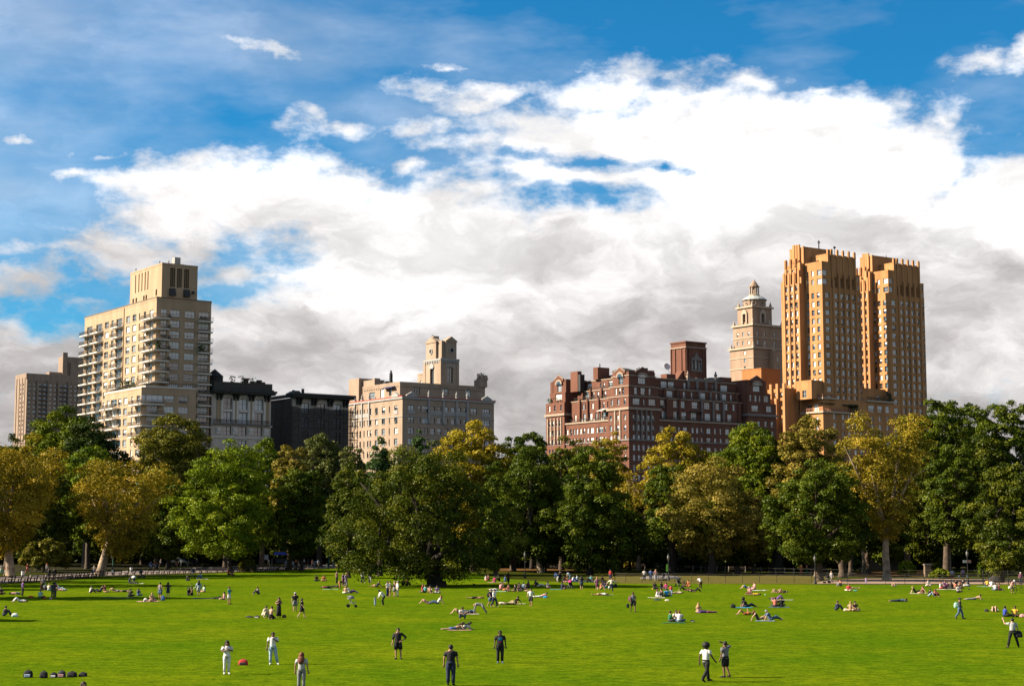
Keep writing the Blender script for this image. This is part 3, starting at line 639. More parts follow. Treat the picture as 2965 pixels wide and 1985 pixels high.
# the tower: two stages with gabled, niched faces
tu0,tu1,tw0,tw1=18.5,25.0,8.0,17.8
b.wall('tower_wall',M_B5,tu0,tu1,tw0,tw1,50.9,59.4,S=[(13.1,52.0,2.2,4.6,1)],E=[(21.9,52.2,2.0,4.4,1)],frame=M_FRD,rim=.15,depth=.5,mix=(1,0,0,0,0,0))
mb=MB()
for u in (tu0,tu1-.7): mb.box(u-.1,u+.8,tw0-.12,tw0-.01,50.9,59.3)
for w in (tw0,tw1-.9): mb.box(tu0-.12,tu0-.01,w-.1,w+1.0,50.9,59.3)
b.part('tower_pier',mb,M_B5)
mb=MB()
for k in range(9): mb.box(18.9+k*.7,19.25+k*.7,tw0-.22,tw0-.125,58.2,59.0)
for k in range(9): mb.box(tu0-.22,tu0-.125,8.8+k*.98,9.25+k*.98,58.2,59.0)
mb.box(tu0-.25,tu1+.2,tw0-.25,tw0-.01,59.0,59.5); mb.box(tu0-.25,tu0-.01,tw0,tw1+.2,59.0,59.5)
b.part('tower_corbel',mb,M_TRIM)
b.wall('tower_upper_wall',M_B5,tu0+.5,tu1-.6,tw0+.4,tw1-1.0,59.4,65.0,rim=0)
for u0,u1 in ((tu0+1.7,tu1-1.0),):
    mb=MB(); mb.box(u0,u1,tw0-.3,tw0+.39,59.5,64.6); b.part('tower_bay',mb,M_B5)
    mb=MB(); a=(u1-u0)/2; c=(u0+u1)/2; mb.loft([[(c+x,tw0-.45,z) for x,z in ((-a-.2,64.6),(a+.2,64.6),(a+.2,65),(0,66.4),(-a-.2,65))],[(c+x,tw0+2,z) for x,z in ((-a-.2,64.6),(a+.2,64.6),(a+.2,65),(0,66.4),(-a-.2,65))]]); b.part('tower_gable',mb,M_B5)
mb=MB(); mb.box(tu0-.2,tu0+.49,tw0+2.6,tw1-1.6,59.5,64.6); b.part('tower_bay',mb,M_B5)
mb=MB(); c=(tw0+2.6+tw1-1.6)/2; a=(tw1-4.2-tw0)/2; mb.loft([[(tu0-.4,c-x,z) for x,z in ((-a-.2,64.6),(a+.2,64.6),(a+.2,65),(0,66.4),(-a-.2,65))],[(tu0+2,c-x,z) for x,z in ((-a-.2,64.6),(a+.2,64.6),(a+.2,65),(0,66.4),(-a-.2,65))]]); b.part('tower_gable',mb,M_B5)
def roundel(b,p,r,face,mat,hole):
    mb=MB(); n=14
    def P(rr,d): return [((p[0]+rr*math.cos(2*math.pi*k/n),p[1]-d,p[2]+rr*math.sin(2*math.pi*k/n)) if face=='E' else (p[0]-d,p[1]+rr*math.cos(2*math.pi*k/n),p[2]+rr*math.sin(2*math.pi*k/n))) for k in range(n)]
    a,c_,d_=P(r,.01),P(r,.22),P(r*.68,.22)
    mb.loft([a,c_],0,False); mb.loft([c_,d_],0,False); mb.loft([d_,P(r*.66,.06)],0,False)
    i=P(r*.66,.06); mb.quad(i,1); o=b.part('roundel',mb,[mat,hole]); return o
roundel(b,(tu0+3.75,tw0-.3,62.1),.95,'E',M_TRIM,M_SLOT); roundel(b,(tu0-.2,c,62.0),.95,'S',M_TRIM,M_SLOT)
arch(b,21.9,56.7,2.0,'tower_arch',M_TRIM,y0=tw0,t=.45)
mb=MB(); mb.box(tu0-.4,tu0-.01,12.0,14.2,56.6,57.0); n=8
pts=[(13.1+math.cos(math.pi*k/n)*1.3,57.0+math.sin(math.pi*k/n)*1.3) for k in range(n+1)]
mb.loft([[(tu0-.25,y,z) for y,z in pts],[(tu0-.01,y,z) for y,z in pts]]); b.part('tower_arch',mb,M_TRIM)
b.wall('tower_annex',M_B5,tu0+1,tu1,tw1,tw1+5.2,50.9,55.7,S=[(tw1+3.4,52.3,1.0,1.3)],rim=.2)
mb=MB(); mb.cyl(tu0+1.2,tw1-3,64.8,67.4,.12,n=5); mb.cyl(tu0+1.2,tw1-3,66.4,67.2,.3,n=6); b.part('antenna',mb,M_FRD)
mb=MB(); mb.box(tu0+.5,tu0+2.6,tw1-4.6,tw1-3.6,65,66.9); b.part('tower_chimney',mb,M_B5)
b.finish()
# --- red brick house with stepped terraces
M_RB=brick('red_brick',(.19,.082,.055),.18,.25); M_CR=plain('cream_stone',(.36,.275,.21),.85,.14,1.3); M_GRS=plain('grey_trim_stone',(.22,.19,.175),.85,.16,1.2)  # greyer stone for sills and street-side trim
b=Bld('terraced_apartment_house','red brick apartment house with stepped terraces, arched gables and a brick water tower',161.3,rng=15)
rowz=[44.6-k*3.25 for k in range(13)]   # tops of windows
eu=[2.3,4.3,6.3,8.4,10.4]
E=[];S=[]
for i,t in enumerate(rowz):
    z=t-1.85
    for u in eu: E.append((u,z,1.15,1.85))
    S+= [(2.0,z,1.1,1.85),(5.6,z,1.2,1.85),(9.3,z,1.2,1.85)]
b.wall('corner_wall',M_RB,0,13.1,0,10.6,0,47.0,S=S,E=E,mix=(2,3,3,2,3,1),sill=M_GRS,rim=0)
E=[];S=[]
mid=[(14.3,2.0,1),(18.6,.9,0),(20.3,.9,0),(22.0,.9,0),(24.6,1.9,1),(28,1.0,0),(30.0,1.0,0),(32,1.0,0),(35,1.9,1),(38,1,0),(40.5,1,0),(43.5,1.9,1),(46.5,1,0),(49,1,0)]
for t in rowz[1:]:
    for u,w,m in mid: E.append((u,t-1.85,w,1.85,m))
    for w,wd,m in ((12.9,.8,0),(15.2,2.3,1),(17.4,.8,0),(20.0,1.9,1),(22.3,1.0,0),(24.3,1.0,0),(26.2,1.0,0),(28.2,1.0,0),(29.8,1.0,0),(31.6,1.0,0),(33.6,1.0,0)): S.append((w,t-1.85,wd,1.85,m))
b.wall('middle_wall',M_RB,.5,52.5,.5,34.5,0,43.3,S=[q for q in S if q[0]>10.8],E=[q for q in E if 13.3<q[0]<52],mix=(2,3,3,2,3,1),sill=M_GRS,rim=.0)
E=[];S=[]
for t in rowz:
    z=t-1.85
    for u in (54.6,57.6,61.0,64): E.append((u,z,1.3,1.85))
    for w in (37.2,38.8,41.1,42.9): S.append((w,z,1.0,1.85))
b.wall('street_wing_wall',M_RB,52.6,66.0,0,10.6,0,47.0,E=E,mix=(2,3,3,2,3,1),sill=M_GRS,rim=0)
b.wall('side_wing_wall',M_RB,0,13,34.6,45.2,0,47.0,S=S,mix=(2,3,3,2,3,1),sill=M_GRS,rim=0)
# belt courses and terrace edges
def rim(b,name,u0,u1,w0,w1,z,hh,p,mat):
    mb=MB(); mb.box(u0-p,u1+p,w0-p,w0-.005,z,z+hh); mb.box(u0-p,u0-.005,w0-.005,w1+p,z,z+hh); return b.part(name,mb,mat)
rim(b,'belt_course',0,13.1,0,10.6,46.2,.8,.5,M_CR); rim(b,'belt_course',52.6,66,0,10.6,46.2,.8,.5,M_GRS); rim(b,'belt_course',0,13,34.6,45.2,46.2,.8,.5,M_CR)
rim(b,'terrace_edge',.5,52.5,.5,34.5,43.0,.5,.35,M_CR); rim(b,'belt_course',0,13.1,0,10.6,36.2,.5,.3,M_GRS); rim(b,'belt_course',.5,52.5,.5,34.5,36.2,.4,.25,M_GRS)
# stone pilaster strips on the corner pavilion and its side
for u in (3.3,5.3,7.35,9.4):
    mb=MB(); mb.box(u-.3,u+.3,-.3,-.01,36.7,46.2); b.part('pilaster',mb,M_GRS)
for w in (4.3,6.9,):
    mb=MB(); mb.box(-.3,-.01,w-.3,w+.3,36.7,46.2); b.part('pilaster',mb,M_CR)
for w in (36.3,38.0,40,42,44):
    mb=MB(); mb.box(-.3,-.01,w-.25,w+.25,36.7,45.6); b.part('pilaster',mb,M_CR)
# storeys above, stepping back
lev=[(47.0,50.8,0.0),(50.8,54.1,1.2),(54.1,57.6,3.0)]
for li,(z0,z1,sb) in enumerate(lev):
    zw=z0+.95
    if li==0:
        Ec=[(3.3,zw,3.0,2.0,2),(10.0,zw,3.0,2.0,2),(6.6,zw,.7,1.8)]; Sc=[(2.0,zw,1.0,2.0),(5.3,zw,1.0,2.0),(8.7,zw,1.0,2.0)]
    elif li==1:
        Ec=[(3.4,zw-.4,1.3,2.2),(6.4,zw-.4,1.9,2.2,1),(9.4,zw-.4,1.0,2.2)]; Sc=[(3.2,zw-.4,.9,2.2),(5.0,zw-.4,.9,2.4),(7.0,zw-.4,.9,2.2)]
    else: Ec=[]; Sc=[]
    if li<2: b.wall('corner_storey',M_RB,sb*.3,13.1-sb*.3,sb*.3,10.6-sb*.3,z0,z1,S=Sc,E=Ec,mix=(3,3,3,1,3,0),sill=M_GRS,rim=0)
    if li==0:
        b.wall('street_wing_storey',M_RB,52.6,66,0,10.6,z0,z1,E=[(56.0,zw,3.2,2.0,2),(62.6,zw,2.6,2.0,1)],mix=(3,3,3,1,3,0),sill=M_GRS,rim=0)
        b.wall('side_wing_storey',M_RB,0,13,34.6,45.2,z0,z1,S=[(36.4,zw,1.0,2.0),(40,zw,1.0,2.0),(43.2,zw,1.0,2.0)],sill=M_CR,rim=0)
    if li==1:
        b.wall('street_wing_storey',M_RB,53,64,.6,10,z0,z1,E=[(54.6,zw-.4,1,2.2),(57,zw-.4,1,2.2),(59,zw-.4,1,2.2),(62,zw-.4,2.4,2.2,1)],rim=.1)
        b.wall('side_wing_storey',M_RB,.6,12,34.8,43.6,z0,z1,S=[(38.6,zw,3.6,2.0,2)],rim=.1)
    c=(M_CR if li<2 else M_CR)
    rim(b,'terrace_edge',sb*.3,13.1-sb*.3,sb*.3,10.6-sb*.3,z1-.3,.3,.22,M_CR)
    m0=2.0+li*1.3
    zz=43.3 if li==0 else z0
    Em=[]
    if li==0:
        for u,w,m in ((16.2,2.0,1),(21.8,2.0,1),(25.0,2.0,1),(30.3,2.6,2),(35.8,2.6,2),(40.6,1.8,1),(44.4,1.8,1),(48,1.0,0)): Em+=[(u,47.9,w,2.2,m)]
        for u,w,m in ((17.0,2.4,2),(22,2.4,2),(25.4,2.2,1),(29.8,2.6,2),(36.0,2.6,2),(41,2,1),(46,2,1)): Em+=[(u,44.1,w,2.4,m)]
        Sm=[(w,47.7,1.0,2.0) for w in (13.2,15.6,17.5,21.5,25.0,26.6)]+[(15.5,44.1,2.0,2.2,1),(19.4,44.1,1.2,2.2),(22.5,44.1,1.6,2.3,1),(26,44.1,1.4,2.3),(31,44.1,1,2.2)]
    elif li==1:
        for u,w,m in ((14.6,1.9,1),(20.4,2.7,2),(24.0,1.1,0),(26.8,1.1,0),(30.2,.8,0),(35.0,2.6,2),(41.4,.9,0),(44.6,2.6,2),(48,.8,0)): Em+=[(u,51.4,w,2.1,m)]
        Sm=[(w,51.4,1.0,2.1) for w in (12.7,16.4,20.2,22.6)]+[(26.2,51.2,2.6,2.4,2)]
    else:
        for u,w,m in ((13.6,1.9,1),(19,2.7,2),(22.2,2.7,2),(28.2,1,0),(38,1,0),(41,1.0,0),(46,3.2,2)): Em+=[(u,54.6,w,2.1,m)]
        Sm=[(w,54.9,.9,1.6) for w in (12.4,18.6,20.3)]+[(15.0,54.7,2.2,2.2,2),(26.3,54.6,2.4,2.2,1)]
    b.wall('middle_storey',M_RB,m0,51.5,m0,33.0-li*1.5,zz,z1,S=[q for q in Sm if m0+.7<q[0]],E=[q for q in Em if q[0]>m0+1],mix=(3,3,3,1,3,1),sill=M_GRS,rim=.1)
    rim(b,'terrace_edge',m0,51.5,m0,33-li*1.5,z1-.25,.3,.2,M_CR if li else M_CR)
    # buttress piers on the set-back storeys
    for u in ((17.8,23.4,33.2,38.4,43,50) if li<2 else ()):
        mb=MB(); mb.box(u-.35,u+.35,m0-.5,m0-.01,zz,z1); b.part('buttress',mb,M_GRS if u in (33.2,38.4,43) else M_RB)
    for w in ((12,17.9,23.9,28.2) if li<2 else ()):
        mb=MB(); mb.box(m0-.6,m0-.01,w-.35,w+.35,zz,z1+.5); b.part('buttress',mb,M_RB)
    # iron terrace rails
    mb=MB(); q=(lev[li-1][2]*0+ (2.0+(li-1)*1.3 if li else .5))
    zt=z0 if li else 43.5
    for k in range(100): 
        u=14+k*.38; 
        if u<51: mb.box(u,u+.05,q+.1,q+.15,zt,zt+1.05)
    mb.box(13.6,51.3,q+.08,q+.17,zt+1.05,zt+1.13)
    for k in range(60):
        w=11.2+k*.38
        if w<32: mb.box(q+.1,q+.15,w,w+.05,zt,zt+1.05)
    mb.box(q+.08,q+.17,10.8,32,zt+1.05,zt+1.13)
    b.part('terrace_rail',mb,M_RAILD)
# gabled pavilions with big arched windows on the top storey
def pavilion(u0,u1,w0,w1,faces):
    z0,z1=54.1,58.6
    E=[((u0+u1)/2,54.9,3.2,2.0,2)] if 'E' in faces else []; S=[((w0+w1)/2,54.7,2.3,2.4,1)] if 'S' in faces else []
    b.wall('gabled_pavilion',M_RB,u0,u1,w0,w1,z0,z1,S=S,E=E,rim=.15,mix=(2,1,0,0,4,0))
    if 'E' in faces:
        c=(u0+u1)/2; gable(b,(c,w0-.01),5.6,z1-.5,2.2,'E',M_RB,.35); arch(b,c,57.0,3.4,'window_arch',M_CR,t=.7,y0=w0-.36,dep=.2)
        mb=MB(); a=1.6; n=8; pts=[(c+math.cos(math.pi*k/n)*1.6,57.0+math.sin(math.pi*k/n)*.9) for k in range(n+1)]; mb.loft([[(x,w0-.46,z) for x,z in pts],[(x,w0-.365,z) for x,z in pts]]); b.part('arch_light',mb,M_GLASS)
        rim_=MB(); rim_.tube([(c-2.9,w0-.3,z1+.25),(c,w0-.3,z1+1.75),(c+2.9,w0-.3,z1+.25)],[.2,.2,.2],5); b.part('gable_coping',rim_,M_GRS)
    if 'S' in faces:
        c=(w0+w1)/2; gable(b,(u0-.01,c),5.0,z1-.5,2.2,'S',M_RB,.35)
        mb=MB(); n=8; pi=[(c+math.cos(math.pi*k/n)*1.3,57.1+math.sin(math.pi*k/n)*1.1) for k in range(n+1)]; po=[(c+math.cos(math.pi*k/n)*1.9,57.1+math.sin(math.pi*k/n)*1.7) for k in range(n+1)]
        for k in range(n):
            q=[pi[k],po[k],po[k+1],pi[k+1]]; mb.loft([[(u0-.55,y,z) for y,z in q],[(u0-.37,y,z) for y,z in q]])
        b.part('window_arch',mb,M_CR)
        mb=MB(); mb.loft([[(u0-.5,y,z) for y,z in pi],[(u0-.365,y,z) for y,z in pi]]); b.part('arch_light',mb,M_GLASS)
        rim_=MB(); rim_.tube([(u0-.3,c-2.6,z1+.25),(u0-.3,c,z1+1.75),(u0-.3,c+2.6,z1+.25)],[.2,.2,.2],5); b.part('gable_coping',rim_,M_CR)
pavilion(.9,12,.9,9.2,'ES'); pavilion(53.4,62.5,1.2,9.5,'E'); pavilion(1.2,10,35.2,42.6,'S')
# brick water tower on the roof
b.wall('water_tower_wall',M_RB,33.6,42.7,10,17.8,57.6,71.4,rim=.1,E=[(38.3,62.2,1.0,3.4),(36.7,62.0,.9,2.6),(39.9,62.0,.9,2.6)],mix=(1,0,0,0,1,0))
rim(b,'tower_belt',33.6,42.7,10,17.8,69.4,.4,.35,M_CR); rim(b,'tower_cap',33.6,42.7,10,17.8,71.2,.5,.3,M_RB)
mb=MB()
for u in (33.8,35,41.4,42.5): mb.box(u-.22,u+.22,9.7,9.99,58,69.4)
for w in (10.2,12.2,15.5,17.6): mb.box(33.3,33.59,w-.22,w+.22,58,69.4)
b.part('tower_pier',mb,M_RB)
mb=MB(); mb.box(35.8,40.8,9.75,9.98,61.4,61.9)
for u in (36.1,37.5,39.1,40.5): mb.box(u-.16,u+.16,9.7,9.98,61.9,65.3)
P=[(35.8,65.3),(40.8,65.3),(40.6,66),(39.4,66.2),(38.3,68.0),(37.2,66.2),(36,66)]
mb.loft([[(x,9.72,z) for x,z in P],[(x,9.98,z) for x,z in P]]); b.part('tower_window_surround',mb,M_GRS)
# carved stone centrepiece below the tower
mb=MB()
for u in (29.6,33.6,37.6,42.0): mb.box(u-.5,u+.5,4.2,4.59,54.1,58.6)
mb.box(29.2,42.4,4.3,4.58,57.6,58.4); b.part('stone_centrepiece',mb,M_GRS)
finial(b,29.6,4.6,58.6,1.1,M_CR); finial(b,42.2,4.6,58.4,1.4,M_GRS)
# satellite dish
mb=MB(); mb.lathe(0,0,[(.02,0),(.7,.10),(1.25,.34),(1.2,.40),(.68,.16),(.02,.06)],16); 
o=b.part('satellite_dish',mb,plain('dish_white',(.75,.75,.75),.5,.05)); o.location=(32.9,19.3,63.5); o.rotation_euler=(R(65),R(-35),0)
mb=MB(); mb.tube([(33.9,17.79,61),(33.3,18.8,62),(33.0,19.2,63.4)],[.1,.08,.08],5); mb.loft([[(30,11,57.9),(33.5,11,57.9),(33.5,14,57.9),(30,14,57.9)],[(33,11,61.5),(33.5,11,61.5),(33.5,14,61.5),(33,14,61.5)]]); b.part('dish_mount',mb,M_RB)
# roof huts, tanks and chimneys
for u0,u1,w0,w1,h in ((3.5,8.5,20.5,23,61.8),(7,13,12.5,17,60.0),(9,12,18,22,59.4),(24,28,9,12,59.8),(14,16.5,6.5,8.5,60.2),(50,55,10.5,14,60.2)):
    b.box('roof_hut',M_RB,u0,u1,w0,w1,57.7,h)
for u,w,z in ((10,14.5,60.0),(47,12,58.6)):
    mb=MB(); mb.loft([[(u-3,w-3,z),(u+3,w-3,z),(u+3,w+3,z),(u-3,w+3,z)],[(u-2.8,w-2.8,z+.5),(u+2.8,w-2.8,z+.5),(u+2.8,w+2.8,z+.5),(u-2.8,w+2.8,z+.5)],[(u-.8,w-.8,z+1.3),(u+.8,w-.8,z+1.3),(u+.8,w+.8,z+1.3),(u-.8,w+.8,z+1.3)]]); b.part('tank_cap',mb,plain('tank_grey_dark',(.09,.085,.08),.8))
b.box('roof_hut',M_RB,44.2,49.8,9.2,14.8,57.7,58.6)
b.box('chimney',M_RB,1.5,3.2,29,33,54.1,61.0); b.box('chimney',M_FRD,1.4,3.3,27.5,28.6,54.1,59.8); b.box('chimney',M_RB,1.2,2.6,42.8,44.2,50.8,58.3)
mb=MB(); mb.box(14,15.5,8.6,9.6,60.2,61.2); mb.cyl(12.5,9.6,59.4,61.3,.25,n=6); mb.cyl(10.5,8.2,58.7,60.6,.12,n=5); mb.ball((10.5,8.2,60.4),.4); mb.cyl(4.0,20,61.8,63,.25,.15,n=6); b.part('roof_vent',mb,M_FRD)
for u,w,z,n_ in ((.8,43.2,51,50),(.6,38.5,51.0,40),(19,3.0,43.6,60),(31,2.6,43.6,70),(25,2.7,43.6,40)):
    mb=MB(); rg=random.Random(int(u*7+w))
    for k in range(n_):
        c0=Vector((u+rg.uniform(-.8,.8)*(3 if w<4 else 1),w+rg.uniform(-1.6,1.6)*(.3 if w<4 else 1),z+rg.random()*1.6)); d=Vector((rg.uniform(-1,1),rg.uniform(-1,1),rg.uniform(-1,1))).normalized()*.3; e2=d.orthogonal()*.9
        mb.quad([c0-d,c0-e2,c0+d,c0+e2])
    b.part('terrace_plant',mb,plain('terrace_leaves',(.045,.075,.018),.8,.4,6))
mb=MB(); mb.loft([[(-.6,13.2,46.6),(2.0,13.2,47.4),(2.0,16.2,47.4),(-.6,16.2,46.6)],[(-.6,13.2,46.5),(2.0,13.2,47.3),(2.0,16.2,47.3),(-.6,16.2,46.5)]]); b.part('awning',mb,M_SLAB)
mb=MB(); mb.loft([[(28,.9,46.6),(33.2,.9,46.6),(33.2,3.2,47.2),(28,3.2,47.2)],[(28,.9,46.5),(33.2,.9,46.5),(33.2,3.2,47.1),(28,3.2,47.1)]]); b.part('awning',mb,plain('awning_green',(.015,.03,.02),.8))
mb=MB()
for w in (14,15,19,24,25.5): mb.box(.9,1.5,w,w+.5,43.5,44.4)
mb.cyl(1.0,16.4,43.5,46,.06,n=5); b.part('terrace_furniture',mb,M_SLAB)
b.finish()
# --- twin art-deco towers in gold brick
M_GB=brick('gold_brick',(.52,.258,.105),.14,.26); M_GP=brick('gold_brick_pale',(.54,.272,.118),.12,.22)
M_BAL=plain('terrace_slab',(.50,.40,.30),.85); M_REDR=plain('terrace_rail_red',(.34,.15,.09),.8)
def pier(b,u0,u1,w0,w1,z0,z1,mat=None,rnd=True):
    mb=MB(); mb.box(u0,u1,w0,w1,z0,z1); o=b.part('pier',mb,mat or M_GP); return o
def deco_tower(b,du,k=1.0):
    FHm=3.08; tops=[92.0-FHm*q for q in range(22)]
    E=[];S=[]
    for i,t in enumerate(tops):
        z=t-1.75
        E+=[(du+2.6,z,2.2,1.9,1)]+[(du+u,z,1.6,2.0) for u in (7.1,10.1,13.0,16.0)]+[(du+18.9,z,.85,1.75)]
        S+=[(w,z,1.4,1.95) for w in (2.1,4.75,7.2)]
        S+=[(18.2,z,1.3,1.75)]
    b.wall('rear_wing_wall',M_GB,du+.01,du+6,12.01,20.2,0,94.2,rim=.0,S=[q for q in S if q[0]>12.5],mix=(4,4,3,1,4,1),depth=.35)  # hidden rear corner cut away to let sun onto the second tower
    b.wall('tower_wall',M_GB,du,du+19.6,0,12,0,94.2,S=[q for q in S if q[0]<12],E=E,mix=(4,4,3,1,4,1),sill=None,depth=.35,rim=.0)
    # corner wing rising above the shaft
    b.wall('corner_wing',M_GB,du,du+4.6,.0,8.3,94.2,103.0,S=[(w,z,a,1.9,m) for z in (95.2,98.4) for w,a,m in ((7.1,.95,0),(4.75,1.15,0))]+[(1.35,z,2.3,1.9,1) for z in (95.2,98.4)],E=[(du+1.35,z,2.3,1.9,1) for z in (95.2,98.4)],depth=.3,rim=.4,mix=(3,2,1,0,3,0))
    for z in (100.6,101.3,102.0):
        mb=MB(); mb.box(du-.05,du-.005,0,8.3,z,z+.08); b.part('brick_course',mb,M_GB)
    # fluted street front and its crown
    b.wall('crown_wall',M_GB,du+3.4,du+18.6,.9,12.5,94.2,106.2,E=[(du+u,95.4,1.3,2.2) for u in (7.1,10.1,13.0,16.0)],S=[(5.5,104.3-1.7,1.9,1.9,1)],depth=.4,rim=.3,mix=(5,0,0,0,1,0))
    for u in (5.6,8.6,11.55,14.5,17.5):
        pier(b,du+u-.42,du+u+.42,-.30,-.01,40,99.4 if u>6 else 97.6)
        pier(b,du+u-.42,du+u+.42,.25,.89,94.2,107.9)
        mb=MB(); mb.lathe(du+u,.57,[(.5,107.9),(.42,108.3)],8); b.part('pier_cap',mb,M_GP)
    for u in (7.1,10.1,13.0,16.0):
        mb=MB(); mb.box(du+u-.95,du+u+.95,.45,.885,98.0,105.3); b.part('crown_panel',mb,M_GB)
    pier(b,du+3.4,du+4.6,.2,.89,103.4,108.0)
    b.wall('end_wing',M_GB,du+18.6,du+19.9,.4,8,94.2,99.8,E=[(du+19.2,z,.9,1.6) for z in (93+1.6,97.4)],rim=.15)
    # projecting fluted bay on the sunny side
    b.wall('south_bay',M_GB,du-2.6,du-.004,8.6*k,17.0*k,0,96.2,S=[(w,t-1.75,1.4,2.0) for t in [98.4-FHm*q for q in range(1,24)] for w in (10.3*k,12.8*k,15.2*k)],depth=.4,rim=0,mix=(4,4,3,1,4,1))
    b.wall('south_bay_upper',M_GB,du-1.6,du+6,8.8*k,16.8*k,96.2,103.6,S=[(w,z,1.1,2.0) for z in (96.6,99.6) for w in (10.3*k,12.8*k,15.2*k)],depth=.4,rim=0,mix=(5,1,0,0,1,0))
    for w0 in (9.0,11.55,14.0,16.5):
        w=w0*k
        pier(b,du-2.95,du-2.61,w-.42,w+.42,30,100.6 if w0>9.2 else 101.2)
        if w0>9.2:
            pier(b,du-1.9,du-1.61,w-.5,w+.5,96.2,104.6)
            mb=MB(); mb.lathe(du-1.6,w,[(.62,102.6),(.62,105.2),(.5,105.6)],8); b.part('pier_cap',mb,M_GP)
    pier(b,du-2.2,du-1.61,8.7,9.7,99,103.9)
    b.wall('core_wall',M_GB,du+.2,du+12.5,8.4*k,16.2*k,103.6,109.6,rim=.2)
    for w,h in ((9.1,110.0),(11.2,110.9),(12.5,110.9),(13.8,111.0)): pier(b,du-.35,du+.19,w*k-.5,w*k+.5,103.6,h)
    b.wall('west_wing',M_GB,du-.6,du-.005,17.1,20.2,0,98.0,S=[(18.7,t-1.75,1.3,1.75) for t in tops],rim=0,mix=(4,4,3,1,4,1))
    mb=MB(); mb.box(du-.8,du+4,17.2,19,98,101); b.part('shoulder',mb,M_GB)
b=Bld('twin_tower_apartments','gold brick art deco apartment building with twin fluted towers on one base',251.2,rng=21)
deco_tower(b,0); deco_tower(b,34.7,.86)
mb=MB(); mb.cyl(8,9,109.6,113.0,.22,n=6); mb.box(7.6,8.4,8.7,9.3,112,112.5); mb.cyl(13,6,106.2,110.2,.1,n=5); mb.ball((13,6,110.4),.5); mb.cyl(14.5,6,106.2,109.5,.2,n=5); mb.cyl(44,9,108.6,111,.12,n=5); b.part('antenna',mb,M_FRD)
mb=MB(); mb.tube([(1.2,19.4,98),(.6,19.6,101.5),(.6,18.6,104.3),(1.4,17.6,105.4)],[.07]*4,4); mb.tube([(1.2,18.6,98),(.7,18.8,101.5),(.6,18.0,104.3)],[.07]*3,4); b.part('roof_hoop',mb,plain('pale_metal',(.6,.5,.42),.5))
# the shared base, terraced on the street side
E=[(u,z,1.3,1.9) for u in (2.6,7,10,13,16,22,26,30,34.5,40,44,48,52) for z in [46.5-3.1*k for k in range(12)]]
b.wall('base_wall',M_GB,-3.2,58,-2.2,40,0,48.6,E=[(u,z,w,h) for u,z,w,h in E],S=[(w,z,1.2,1.9) for w in (.8,3.6,6.4) for z in [45.3-3.1*k for k in range(11)]],rim=0,mix=(3,4,3,1,3,0))
E2=[(u,50.5,1.8,2.2,1) for u in (-2.0+.6,22.5,26,31)]
b.wall('upper_base_wall',M_GB,-1.9,34.8,-.9,38,48.6,53.6,E=[(23,50.0,3.2,2.4,2),(27.5,50,2.6,2.4,1),(31.5,50,2.0,2.4,1)],S=[(2.4,49.4,2.4,2.4,1),(5.8,49.4,2.4,2.4,1)],rim=.2)
b.wall('link_wall',M_GB,19.7,34.9,3,30,53.6,58.4,E=[(22,54.4,1.6,2.0,1),(31,54.4,1.6,2.0,1)],rim=.6)
for z,u0,u1,w0 in ((48.6,-3.9,16.5,-2.9),(53.6,-2.6,4.4,-1.6),(53.6,20.2,34.6,-1.6)):
    mb=MB(); mb.box(u0,u1,w0,w0+2.6,z,z+.55); 
    if u0<0: mb.box(u0,u0+2.5,w0+2.6,8.4,z,z+.55)
    o=b.part('terrace',mb,M_BAL)
    r=MB()
    n=int((u1-u0)/.75)
    for k in range(n+1): 
        x=u0+.1+k*(u1-u0-.3)/n; r.box(x,x+.18,w0+.06,w0+.2,z+.55,z+1.65)
    r.box(u0,u1,w0+.05,w0+.2,z+1.65,z+1.78)
    if u0<0:
        for k in range(14): r.box(u0+.06,u0+.2,w0+.5+k*.75,w0+.68+k*.75,z+.55,z+1.65)
        r.box(u0+.05,u0+.2,w0+.2,8.3,z+1.65,z+1.78)
    b.part('terrace_rail',r,M_REDR if u0<0 else M_RAILD,o)
mb=MB(); mb.box(-2.1,3.5,-1.8,.5,51.9,52.2); b.part('awning',mb,plain('awning_green',(.015,.03,.02),.8))
mb=MB(); mb.box(8,15,-2.0,-.91,51.7,52.0); b.part('awning',mb,plain('awning_green',(.015,.03,.02),.8))
# corner box under the first tower, and the fluted side block
b.wall('corner_box',M_GB,-5.6,-.01,.8,8.3,53.6,60.0,S=[(4.4,54.2,2.0,2.6,1)],rim=.3)
sideS=[(w,z,1.2,2.0) for w in (12.0,15.2,18.4,21.6,24.8) for z in [54.5-3.1*k for k in range(15)]]
b.wall('side_block',M_GB,-9.5,-3.3,9.6,29,0,57.6,S=sideS,rim=.2,mix=(3,4,3,1,3,0),depth=.5)
for w in (10.2,13.6,16.8,20.0,23.2,26.6,28.7): pier(b,-10.2,-9.51,w-.55,w+.55,20,59.6 if w<24 else 58)
for w in (13.6,16.8,20.0,23.2): 
    pier(b,-10.9,-10.21,w-.5,w+.5,20,54.2)
b.wall('side_block_low',M_GB,-12.6,-10.95,13,28.5,0,46.8,S=[(w,z,1.2,2.0) for w in (15.2,18.4,21.6,24.8) for z in [43.6-3.1*k for k in range(12)]],rim=.2,mix=(2,4,3,1,3,0))
for w in (13.6,16.8,20.0,23.2,26.6): pier(b,-13.2,-12.61,w-.5,w+.5,20,48.4)
b.wall('rear_block',M_GB,-9.5,0,29.1,44,0,55.4,S=[(w,z,1.2,1.9) for w in (31,34,37,40) for z in (51.5,48.4,45.3,42)],rim=.2)
rg=random.Random(3)
